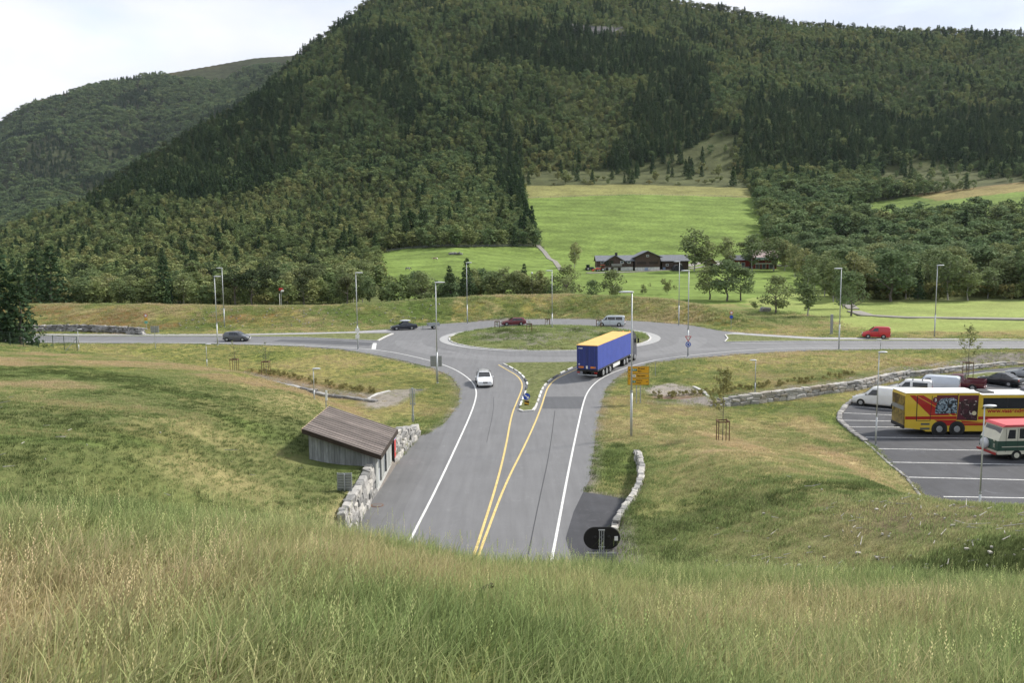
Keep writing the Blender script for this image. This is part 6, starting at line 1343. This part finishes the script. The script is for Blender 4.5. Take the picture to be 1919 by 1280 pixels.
# H-shaped gantry post near gravel bed
b = PG(774, 790, 40); yq = b[1]; zg = float(ground(*b)); t = thing('traffic_signal_mast', 'galvanised double mast with a narrow frame beside the left gravel bed', 'signal mast', (b[0], yq, zg-.1)); zt_ = hgt(773, 727, yq)-zg+.1
MB().cyl((0, 0, 0), (0, 0, zt_), .09, k=12).build('post', M_GALV, t)
for s in (-1, 1): MB().box((s*.20, .02, zt_-.85), (.05, .10, 1.5)).build('side_rail', M_GALV, t)
for z_ in (zt_-.12, zt_-1.45): MB().box((0, .02, z_), (.50, .12, .07)).build('cross_bar', M_GALV, t)
MB().box((.62, .02, zt_-.2), (.6, .03, .08)).build('side_arm', M_GALV, t); MB().box((0, -.02, .45), (.22, .2, .5), bev=.03).build('junction_box', M_GALV, t)
# white marker behind the hut
b = PG(611, 760, 40); yq = 66.; xq = tdep(611, 760)[0]*yq; zg = float(ground(xq, yq)); t = thing('marker_post', 'grey post with a white rounded cap panel above the hut roof', 'marker post', (xq, yq, zg-.1)); zt_ = hgt(611, 731, yq)-zg+.1; MB().cyl((0, 0, 0), (0, 0, zt_-.1), .04, k=8).build('post', M_GALV, t); MB().box((.05, 0, zt_-.45), (.16, .10, .85), bev=.05).build('cap_panel', M_SW, t)
def polesign(label, bpx, items, name='road_sign', hf=None, h=None):
    b = PG(bpx[0], bpx[1], 40); yq = b[1]; zg = float(ground(*b)); t = thing(name, label, 'road sign', (b[0], yq, zg-.1)); top = 0
    for kind_, py_, s_, m_ in items:
        z_ = hgt(bpx[0], py_, yq)-zg+.1; top = max(top, z_+s_*.5)
        if kind_ == 'disc': d_ = MB().cyl((0, -.06, z_), (0, -.03, z_), s_/2, k=20).build('disc', m_, t); MB().cyl((0, -.07, z_), (0, -.06, z_), s_*.33, k=16).build('centre', M_SW, d_)
        elif kind_ == 'plain': MB().cyl((0, -.06, z_), (0, -.03, z_), s_/2, k=20).build('disc', m_, t)
        else: MB().box((0, -.05, z_), (s_, .03, s_*.8), bev=.01).build('plate', m_, t)
    MB().cyl((0, 0, 0), (0, 0, top), .035, k=8).build('post', M_GALV, t)
polesign('stacked red, yellow and green plates at the foot of the rusty bank', (275,622), [('disc', 591, .65, M_SR), ('box', 598, .55, M_SY), ('box', 604, .55, mat('sign_turquoise', (.15, .42, .33), .5))])
polesign('red disc above a blue disc on a post where the bank ends', (1370,617), [('disc', 586, .62, M_SR), ('plain', 594, .62, M_SB)])
t_ = PG(526, 566); u = tdep(527, 560)[0]; yq = 182.; xq = u*yq; zg = G1(xq, yq); t = thing('road_sign', 'small red sign with a white plate rising over the bank', 'road sign', (xq, yq, zg-.1)); zt_ = hgt(527, 541, yq)-zg
MB().box((0, 0, zt_), (.9, .04, .55)).build('plate', M_SR, t); MB().box((.35, -.03, zt_-.35), (.6, .04, .45)).build('plate', M_SW, t); MB().cyl((0, .05, 0), (0, .05, zt_), .05, k=8).build('post', M_GALV, t)
yq = 181.; xq = tdep(524, 560)[0]*yq; zg = G1(xq, yq); tag(MB().cyl((xq, yq, zg-.1), (xq, yq, hgt(524, 550, yq)), .06, k=8).build('marker_post', M_SW), 'thin white post beside the small red sign on the bank', 'marker post')
b = PG(1558, 627, 40); yq = b[1]; t = thing('marker_post', 'pale narrow slab post in the mown field near the slip road', 'marker post', (b[0], yq, float(ground(*b))-.1)); MB().box((0, 0, 1.6), (.42, .25, 3.6), bev=.08).build('slab', M_BACK, t); MB().box((0, 0, .1), (.6, .4, .3)).build('footing', M_KERB, t)
# small plates on the lamp post at left
b = PG(671, 655, 40); yq = b[1]-.13; t = thing('road_sign', 'two small white plates one above the other on the lamp post', 'road sign', (b[0], yq, 0))
for py_ in (619, 630.5): MB().box((0, 0, hgt(671, py_, yq)), (.60, .03, .62), bev=.01).build('plate', M_SW, t)
# snow stake / thin post by direction sign
b = PG(1228, 705); tag(MB().cyl((b[0], b[1], float(ground(*b))-.1), (b[0], b[1], hgt(1228, 679, b[1])), .035, k=8).build('marker_post', M_BACK), 'thin grey post in the grass beyond the yellow direction sign', 'marker post')

# --- fence at the left
FN = thing('mesh_fence', 'green wire mesh fence with thin posts at the left hill crest', 'fence', (0, 0, 0)); fp = []
M_FG = mat('fence_green', (.025, .05, .035), .5)
for px_, py_ in [(-40,656),(-5,655),(20,654),(45,654),(73,654),(100,655),(121,657),(145,660)]:
    u = tdep(px_, py_)[0]; yq = 108.; yq = float(np.interp(u*yq, CRX, CRY))-.5; fp.append((u*yq, yq))
fz = [G1(*p) for p in fp]
for p, z_ in zip(fp, fz): MB().cyl((p[0], p[1], z_-.2), (p[0], p[1], z_+1.9), .045, k=6).build('post', M_FG, FN)
mb = MB()
for (p, z_), (q, w_) in zip(zip(fp[:-1], fz[:-1]), zip(fp[1:], fz[1:])):
    for k in range(6): mb.cyl((p[0], p[1], z_+.1+k*.35), (q[0], q[1], w_+.1+k*.35), .008 if k not in (0, 5) else .02, k=4, caps=False)
    for k in range(1, 8): f_ = k/8; mb.cyl((p[0]+(q[0]-p[0])*f_, p[1]+(q[1]-p[1])*f_, z_+(w_-z_)*f_+.1), (p[0]+(q[0]-p[0])*f_, p[1]+(q[1]-p[1])*f_, z_+(w_-z_)*f_+1.85), .007, k=4, caps=False)
mb.build('mesh_panel', M_FG, FN); MB().cyl((fp[-1][0], fp[-1][1], fz[-1]+1.7), (fp[-1][0]-1.5, fp[-1][1]-.2, fz[-1]), .04, k=6).build('brace', M_GALV, FN)
# pasture fences
def wirefence(label, pl, step=6., h=1.1, m=M_BARK):
    t = thing('wire_fence', label, 'fence', (0, 0, 0)); pts = resample([PG(*p) for p in pl], step); pp = MB(); ww_ = MB(); zs = [G1(*p) for p in pts]
    for p, z_ in zip(pts, zs): pp.cyl((p[0], p[1], z_-.2), (p[0], p[1], z_+h), .09, k=5)
    for i in range(len(pts)-1):
        for k in (.5, .95): ww_.cyl((*pts[i], zs[i]+h*k), (*pts[i+1], zs[i+1]+h*k), .035, k=4, caps=False)
    tag(pp.build('post', m, t), 'row of rough wooden posts', kind='stuff'); ww_.build('wire', M_GALV, t)
wirefence('thin fence between the green hay slope and the dry strip above', [(986,372),(1100,368),(1180,366),(1300,367),(1400,370)], 8.)
wirefence('wooden fence along the upper edge of the cow pasture', [(712,474),(760,467),(860,463),(950,462),(1000,462)], 5.)

# --- farm
M_FB = boards('farm_brown_boards', (.075, .048, .034), (3, 3, .4)); M_FW = mat('whitewashed_wall', (.62, .61, .58), .9, var=.25, scale=1); M_RS = mat('slate_roof', (.155, .165, .185), .7, var=.2, scale=1.2); M_FR = mat('farm_red_boards', (.22, .035, .03), .85, var=.25, scale=2); M_WIN = mat('farm_window', (.10, .12, .14), .15, var=.3)
def gable(t, cx, cy, z0, w, d, he, hr, axis, wm, rm, over=.5, name='wall', low=None):
    """axis 'x': ridge along x; 'y': gable faces us"""
    mb = MB()
    if axis == 'y': mb.prism([(cx-w/2, z0), (cx+w/2, z0), (cx+w/2, z0+he), (cx, z0+hr), (cx-w/2, z0+he)], cy, cy+d)
    else:
        V_ = [(cx-w/2, cy, z0), (cx-w/2, cy+d, z0), (cx-w/2, cy+d, z0+he), (cx-w/2, cy+d/2, z0+hr), (cx-w/2, cy, z0+he)]; V2 = [(cx+w/2, a[1], a[2]) for a in V_]
        mb.add(V_+V2, [(0,1,2,3,4), (9,8,7,6,5), (0,5,6,1), (1,6,7,2), (2,7,8,3), (3,8,9,4), (4,9,5,0)])
    mb.build(name, wm, t); rf = MB(); tk = .22
    if axis == 'y':
        sl_ = (hr-he)/(w/2)
        for s in (-1, 1):
            a = (cx, z0+hr+.05); b_ = (cx+s*(w/2+over), z0+he-over*sl_+.05); rf.prism([a, b_, (b_[0], b_[1]+tk), (a[0], a[1]+tk)], cy-over, cy+d+over)
    else:
        sl_ = (hr-he)/(d/2)
        for s in (-1, 1):
            y0_, z0_ = cy+d/2, z0+hr+.05; y1_, z1_ = cy+d/2+s*(d/2+over), z0+he-over*sl_+.05; x0_, x1_ = cx-w/2-over, cx+w/2+over
            rf.add([(x0_,y0_,z0_),(x1_,y0_,z0_),(x1_,y1_,z1_),(x0_,y1_,z1_),(x0_,y0_,z0_+tk),(x1_,y0_,z0_+tk),(x1_,y1_,z1_+tk),(x0_,y1_,z1_+tk)], [(0,1,2,3),(7,6,5,4),(0,4,5,1),(1,5,6,2),(2,6,7,3),(3,7,4,0)])
    return rf.build('roof', rm, t)
def win(t, x, y, z, w, h, fm_=None):
    f = MB().box((x, y-.06, z), (w+.35, .10, h+.35)).build('window', fm_ or M_FW, t); MB().box((x, y-.13, z), (w, .06, h)).build('pane', M_WIN, f)
def fx_(px, y): return tdep(px, 500)[0]*y
YF = 392.; b = PG(1190, 507); YF = b[1]; gz = G1(*b); print('farm', YF, gz); k = YF/F
def pxw(a, b_): return (fx_(a, YF)+fx_(b_, YF))/2, fx_(b_, YF)-fx_(a, YF)
cx, w_ = pxw(1119, 1187); FH = thing('farmhouse', 'long brown farmhouse with a low gable, balcony and whitewashed cellar', 'farmhouse', (cx, YF, gz-.3))
hcel = 8*k; rf = gable(FH, 0, .3, hcel, w_, 9, 12*k, 21*k, 'x', M_FB, M_RS, .6); gable(FH, (fx_(1152, YF)-cx), -1.0, hcel, 38*k, 8, 10*k, 21.5*k, 'y', M_FB, M_RS, .8, 'gable_wall')
MB().box((0, 4.5, hcel/2-.5), (w_-.3, 8.4, hcel+1)).build('cellar_wall', M_FW, FH); MB().box((fx_(1152, YF)-cx, 2.8, hcel/2-.5), (37*k, 7.5, hcel+1)).build('cellar_wall', M_FW, FH)
MB().box((fx_(1157, YF)-cx, 4.6, hcel+24*k), (1.1, 1.0, 6*k)).build('chimney', M_BLK, rf); MB().box((fx_(1152, YF)-cx+.6, -1.9, hcel+1.0), (19*k, 1.6, 1.1)).build('balcony', mat('balcony_grey', (.22, .21, .20), .8), FH)
for px_ in (1129, 1165, 1179): win(FH, fx_(px_, YF)-cx, .3 if px_ != 1165 else -1.0, hcel+9*k, 1.2, .8)
for px_ in (1138, 1146): MB().box((fx_(px_, YF)-cx, -1.1, hcel+1.9), (1.4, .12, 2.2)).build('balcony_door', M_GLASS, FH)
for px_ in (1137, 1147, 1160): MB().box((fx_(px_, YF)-cx, -1.02, hcel/2), (1.3, .12, 1.6)).build('cellar_door', M_WOODD, FH)
cx, w_ = pxw(1190, 1236.5); BN = thing('gable_barn', 'tall brown barn with its gable facing us over a white base', 'barn', (cx, YF-.5, gz-.3)); gable(BN, 0, 0, 7.5*k, w_, 13, 19*k, 29.5*k, 'y', M_FB, M_RS, 1.0)
MB().box((0, 6.5, 3.5*k), (w_-.2, 12.8, 8*k)).build('base_wall', M_FW, BN)
for s in (-1, 1): MB().box((s*w_*.24, -.08, 7.5*k+8*k), (w_*.36, .12, 4.6*k)).build('barn_door', M_WOODD, BN)
win(BN, 0, 0, 7.5*k+21*k, .8, .6)
MB().box((-.5, -.1, 4*k), (6*k, .1, 5*k)).build('shutter', mat('shutter_blue', (.30, .36, .48), .7), BN)
cx, w_ = pxw(1237.5, 1292); LB = thing('long_barn', 'long low brown barn with a slate roof joined to the gable barn', 'barn', (cx, YF+2, gz-.3)); gable(LB, .6, 0, 2*k, w_-1.2, 10, 16.5*k, 26.5*k, 'x', M_FB, M_RS, .6); MB().box((0, 5, k), (w_-1.5, 9.6, 2*k+.4)).build('base_wall', M_FW, LB)
for px_ in (1252, 1277): win(LB, fx_(px_, YF)-cx, 0, 11*k, .9, .7)
MB().box((fx_(1246, YF)-cx, -.15, 4*k), (5*k, .3, 5.5*k)).build('barn_door', mat('barn_door_blue', (.22, .30, .42), .7), LB)
cx = fx_(1268, YF); rs = thing('root_cellar', 'dark half-round shed in front of the long barn', 'shed', (cx, YF-5, G1(cx, YF-5)-.2)); MB().prism([(10*k*math.cos(a), 12.5*k*math.sin(a)) for a in np.linspace(0, math.pi, 15)], 0, 6).build('vault', mat('dark_tar', (.02, .02, .022), .7), rs); MB().prism([(9*k*math.cos(a), 11*k*math.sin(a)) for a in np.linspace(0, math.pi, 15)], -.05, .0).build('opening', M_BLK, rs)
YG = YF+10; cx = fx_(1334, YG); zg = G1(cx, YG); GA = thing('garage', 'small brown garage with a dark opening past the tall birches', 'garage', (cx, YG, zg-.2)); gable(GA, 0, 0, 0, 15*k, 6, 10*k, 17*k, 'y', mat('garage_tan', (.22, .15, .10), .85), mat('garage_roof', (.15, .10, .09), .8), .6); MB().box((0, -.05, 4.2*k), (10*k, .1, 8.4*k)).build('garage_opening', M_BLK, GA)
YH = YF+4; cx = fx_(1410, YH); zg = G1(cx, YH); RH = thing('red_house', 'red house half hidden by birches with a light balcony upstairs', 'house', (cx, YH, zg-.3)); kk_ = YH/F; xl = fx_(1387, YH)-cx; xr = fx_(1432, YH)-cx
gable(RH, xl, 0, 5*kk_, 36*kk_, 8, 12*kk_, 20*kk_, 'x', M_FR, mat('house_roof_dark', (.06, .065, .08), .7), .6); MB().box((xl, 4, 2.4*kk_), (35*kk_, 7.6, 5.4*kk_)).build('cellar_wall', mat('cellar_grey', (.30, .31, .30), .9), RH)
gable(RH, xr, -1.5, 0, 42*kk_, 10, 22*kk_, 34*kk_, 'x', M_FR, mat('house_roof_pink', (.36, .27, .26), .7), .8, 'main_wall'); MB().box((xr, -2.1, 19*kk_), (42*kk_, 1.2, 5*kk_)).build('balcony', mat('balcony_blue_white', (.52, .62, .72), .5), RH); MB().box((xr, -2.0, 10*kk_), (40*kk_, 1.0, .4)).build('balcony_floor', M_SW, RH)
for d_ in (-3.4, 0, 3.4): MB().cyl((xr+d_, -2.4, 0), (xr+d_, -2.4, 17*kk_), .12, k=6).build('balcony_post', mat('post_tan', (.45, .30, .15), .8), RH)
for d_ in (-3, -1, 1.3): win(RH, xl+d_, 0, 9*kk_, 1.4, 1.3)
for d_ in (-3.3, -.5, 2.6): win(RH, xr+d_, -1.5, 5*kk_, 1.6, 1.9)
# orange tractor with loader
cx = fx_(1124, YF-6); zg = G1(cx, YF-6); M_TO = paint('tractor_orange', (.60, .10, .03), .5, .2); TR = thing('tractor', 'orange tractor with a loader parked in front of the farmhouse', 'tractor', (cx, YF-6, zg-.05), R_(185))
MB().box((.6, 0, 1.25), (2.2, .9, .8), bev=.1).build('bonnet', M_TO, TR); MB().box((-1.2, 0, 2.0), (1.5, 1.5, 1.4), bev=.08).build('cab', M_GLASS, TR); MB().box((-1.2, 0, 2.75), (1.7, 1.7, .15), bev=.05).build('cab_roof', M_TO, TR)
for s in (-1, 1): wheel(TR, -1.3, s*.95, .85, .45, s); wheel(TR, 1.2, s*.8, .5, .35, s); MB().box((-1.3, s*.95, 1.78), (1.5, .5, .12), bev=.04).build('mudguard', M_TO, TR); MB().cyl((-.2, s*.6, 1.6), (2.6, s*.6, .9), .09, k=6).build('loader_arm', M_TO, TR)
MB().box((3.0, 0, .6), (.8, 2.1, .7), bev=.1).build('bucket', M_TO, TR)
cx = fx_(1106, YF-2); c2 = thing('tractor', 'dark tractor behind the orange one at the yard edge', 'tractor', (cx, YF-2, G1(cx, YF-2)-.05), R_(10)); M_TD = mat('tractor_teal', (.03, .06, .07), .5)
MB().box((.6, 0, 1.2), (2.0, .9, .8), bev=.1).build('bonnet', M_TD, c2); MB().box((-1.1, 0, 1.9), (1.4, 1.4, 1.3), bev=.08).build('cab', M_GLASS, c2); MB().box((-1.1, 0, 2.6), (1.6, 1.6, .12)).build('cab_roof', M_TD, c2)
for s in (-1, 1): wheel(c2, -1.2, s*.9, .8, .4, s); wheel(c2, 1.2, s*.75, .48, .3, s)
# boulder by the maple, stone heap in pasture, cows
b = PG(1434, 586); mb = MB(); rock(mb, (b[0], b[1], G1(*b)+.5), (2.2, 1.2, 1.3)); tag(mb.build('boulder', M_ST2), 'flat grey boulder at the foot of the round maple', 'boulder')
b = PG(856, 477); mb = MB()
for i in range(16): rock(mb, (b[0]+random.uniform(-3.2, 3.2), b[1]+random.uniform(-1.5, 1.5), G1(*b)+random.uniform(.2, .9)), (random.uniform(.8, 1.8), 1.1, .9), random.uniform(0, 3))
tag(mb.build('stone_heap', M_ST2), 'low heap of grey stones in the cow pasture', 'stone heap', kind='thing')
def cow(px_, py_, rz, label, m1, m2):
    b = PG(px_, py_); t = thing('cow', label, 'cow', (b[0], b[1], G1(*b)), rz, 'cows in the pasture'); me = bpy.data.meshes.new('body')
    J = [((0.75,0,1.05),.30),((0,0,1.0),.36),((-.75,0,1.08),.31),((1.15,0,1.15),.20),((1.5,0,.85),.13),((1.75,0,.55),.09)]
    E = [(0,1),(1,2),(0,3),(3,4),(4,5)]
    for x_ in (.72, -.78):
        for y_ in (-.22, .22): i = len(J); J += [((x_, y_, .75), .15), ((x_+.02, y_, .38), .07), ((x_, y_, .0), .06)]; E += [(0 if x_ > 0 else 2, i), (i, i+1), (i+1, i+2)]
    i = len(J); J += [((-1.08, 0, 1.0), .05), ((-1.12, 0, .5), .04)]; E += [(2, i), (i, i+1)]
    i = len(J); J += [((1.42, .2, 1.0), .04), ((1.42, -.2, 1.0), .04)]; E += [(4, i), (4, i+1)]
    me.from_pydata([j[0] for j in J], E, []); o = bpy.data.objects.new('body', me); COL.objects.link(o); o.parent = t; me.materials.append(m1)
    o.modifiers.new('skin', 'SKIN'); 
    for v, j in zip(me.skin_vertices[0].data, J): v.radius = (j[1], j[1])
    me.skin_vertices[0].data[1].use_root = True; o.modifiers.new('sub', 'SUBSURF').levels = 1
M_COW1 = collage('cow_hide_black_white', [(.02,.018,.015),(.02,.018,.015),(.5,.48,.44),(.6,.58,.54)], 1.3); M_COW2 = collage('cow_hide_brown_white', [(.16,.08,.04),(.16,.08,.04),(.5,.46,.4),(.6,.58,.54)], 1.2)
cow(816, 488, R_(200), 'brown and white cow grazing nearest the stone heap', M_COW2, None); cow(764, 507, R_(20), 'black and white cow low in the pasture near the thicket', M_COW1, None)
# far pole on bank
yq = 200.; xq = tdep(997, 545)[0]*yq; t = thing('yard_lamp', 'dark slender pole with a small bright globe behind the bank', 'lamp', (xq, yq, G1(xq, yq)-.1)); h_ = hgt(997, 512, yq)-G1(xq, yq); MB().cyl((0, 0, 0), (0, 0, h_), .09, k=8).build('pole', M_SK, t); MB().ell((0, 0, h_+.15), (.22, .22, .26)).build('globe', M_LH, t)

# --- young trees with stakes
M_STAKE = mat('brown_stake', (.14, .085, .05), .85, var=.2)
def sapling(px_, py_, hpx, label, leafy=.5, stake=True, hf=None, cratepx=0, z=None, seed=1):
    b = PG(px_, py_, 40) if z is None else z; yq = b[1]; zg = (G1(*b) if hf is None else float(hf(*b))); h = hpx/F*yq; t = thing('young_tree', label, 'young tree', (b[0], yq, zg-.05)); g = np.random.default_rng(seed); V_, Q = [], []; tips = []
    r0 = .035 if h > 3 else .025
    limb(V_, Q, (0, 0, 0), (.03, 0, h*.5), r0, r0*.7); limb(V_, Q, (.03, 0, h*.5), (0, 0, h), r0*.7, r0*.2)
    for i in range(16):
        z0 = h*g.uniform(.35, .95); a = g.uniform(0, 6.28); l_ = (h-z0)*.35+h*.07; e_ = (l_*math.cos(a)*.7, l_*math.sin(a)*.7, z0+l_*.9); limb(V_, Q, (0, 0, z0), e_, r0*.3, r0*.1, 4); tips += [np.array([0, 0, z0])*(1-f)+np.array(e_)*f for f in g.uniform(.3, 1.1, int(16*leafy))]
    nparr_o = bpy.data.objects.new('trunk', nparr_mesh('young_trunk', V_, Q, M_BARK)); COL.objects.link(nparr_o); nparr_o.parent = t
    if leafy > 0 and tips:
        tips = np.array(tips)+g.normal(size=(len(tips), 3))*.06*h/3; Vv, q = leaves(tips, .24 if h > 3 else .13, g); o = bpy.data.objects.new('crown', nparr_mesh('young_crown', Vv, q, LM[('shrub', 0)], np.repeat(g.uniform(.4, 1, len(tips)), 4))); COL.objects.link(o); o.parent = t
    if stake:
        hs_ = min(1.9, max(1.4, h*.42)); sx = .42
        for a_, b2 in ((-sx, -sx), (sx, -sx), (-sx*.9, sx), (sx*.9, sx))[:4 if stake != 3 else 3]: MB().cyl((a_, b2, 0), (a_, b2, hs_), .04, k=6).build('stake', M_STAKE, t)
        mb = MB()
        for a_, b2, c_, d_ in ((-sx, -sx, sx, -sx), (-sx, sx, sx, sx), (-sx, -sx, -sx, sx), (sx, -sx, sx, sx)): mb.box(((a_+c_)/2, (b2+d_)/2, hs_-.1), (abs(a_-c_)+.08, abs(b2-d_)+.04, .10))
        mb.build('cross_rail', M_STAKE, t)
    return t
sapling(1354, 830, 140, 'slender light green sapling held by tall brown stakes before the long wall', 2.2, seed=3)
sapling(1813, 716, 98, 'leafy young tree with stakes on the car park grass strip', 1.4, z=PL(1813, 709), hf=lambda x, y: -.36, seed=5)
sapling(440, 696, 60, 'bare sapling in a low brown frame nearer the grey hatchback', 0.15, seed=7); sapling(499, 702, 64, 'bare sapling in a brown frame beside the dark wall', 0.15, seed=8)
for (px_, py_, hp, lb, sd_) in ((932, 622, 14, 'staked twig on the island before the dark red car nose', 11), (992, 634, 20, 'staked twig in the middle of the traffic island', 12), (1026, 613, 14, 'staked twig near the island lamp post', 13), (1122, 617, 20, 'staked twig on the island before the silver minibus', 14)):
    b = P(px_, py_); sapling(px_, py_, hp, lb, .3, z=b, hf=isl_h, seed=sd_)
# scattered pale branches and stones on the slopes
mb = MB(); 
for i in range(480):
    r = random.random()
    if r < .62: x_, y_ = random.gauss(19, 5), random.gauss(31, 4.5)
    elif r < .8: x_, y_ = random.uniform(7, 24), random.uniform(20, 34)
    else: x_, y_ = random.uniform(-40, -12), random.uniform(24, 50)
    if r < .8 and x_ < np.interp(y_, RWY, RWX)+1.5: continue
    z_ = float(hn(np.array(x_), np.array(y_)))+.11; l_ = random.uniform(.15, .8)*(1 if random.random() < .4 else .5); a = random.gauss(.2, .7)
    if random.random() < .6: mb.cyl((x_, y_, z_), (x_+l_*math.cos(a), y_+l_*math.sin(a), z_+random.uniform(0, .12)), .02, .012, k=5)
    elif x_ > 0 or random.random() < .4: rock(mb, (x_, y_, z_-.05), (l_*.26, l_*.18, .07), a)
tag(mb.build('wood_debris', mat('bleached_wood', (.36, .34, .30), .9, var=.3)), 'bleached branches, chips and small stones littering the grass slopes', 'debris', kind='stuff')
mb = MB()
for i in range(120):
    x_ = random.uniform(-62, -14); s = random.random(); y_ = float(np.interp(x_, BBX, BBY))+1+9*s; z_ = float(hn(np.array(x_), np.array(y_)))+.15; rock(mb, (x_, y_, z_), (random.uniform(.12, .34), .2, .15), random.uniform(0, 3))
tag(mb.build('pebbles', M_ST), 'pale stones sprinkled over the green part of the bank', 'stones', kind='stuff')
_s = hit(885, 1150, ground, 2.0); _z = G1(*_s)+.15; tag(MB().cyl((_s[0], _s[1], _z), (_s[0]+.15, _s[1]+.05, _z+.04), .012, .02, k=6).build('stick', M_WOODD), 'dark stick lying in the near grass below the road', 'stick')
# clumps of reddish weeds above the walls
for line, n_, lb in ((WALL_R, 150, 'reddish weeds on the strip above the long stone wall'), (WALL_L, 60, 'reddish weeds above the sunken stone wall')):
    a = rng.uniform(0, 1, n_); xs_ = np.interp(a, np.linspace(0, 1, len(line)), [p[0] for p in line]); ys_ = side(xs_, 0, line)+rng.uniform(3.0, 5.2, n_); k = xs_ < 40; xs_, ys_ = xs_[k], ys_[k]
    gn_scatter('undergrowth', np.stack([xs_, ys_, hn(xs_, ys_)], 1), np.full((len(xs_), 3), .5), rng.uniform(0, 6, len(xs_)), np.full(len(xs_), .9), np.full(len(xs_), 4*NV), TREEC, lb, 'weeds')

# ------------------------------------------------------------------ thin valley haze
hz = MB(); hz.box((0, 1950, 560), (9000, 4300, 1300)); ho = hz.build('haze', None) if False else mkmesh('haze', hz.v, hz.f, [])
hm = bpy.data.materials.new('valley_haze'); hm.use_nodes = True; ht = hm.node_tree; ht.nodes.clear(); hv = N(ht, 'ShaderNodeVolumePrincipled'); hv.inputs['Color'].default_value = (.80, .88, 1.0, 1); hv.inputs['Density'].default_value = .00002; hv.inputs['Anisotropy'].default_value = .2
hq = N(ht, 'ShaderNodeOutputMaterial'); ht.links.new(hv.outputs[0], hq.inputs['Volume']); ho.data.materials.append(hm); hm.cycles.homogeneous_volume = True if hasattr(hm.cycles, 'homogeneous_volume') else False
tag(ho, 'thin blue valley haze', kind='stuff')
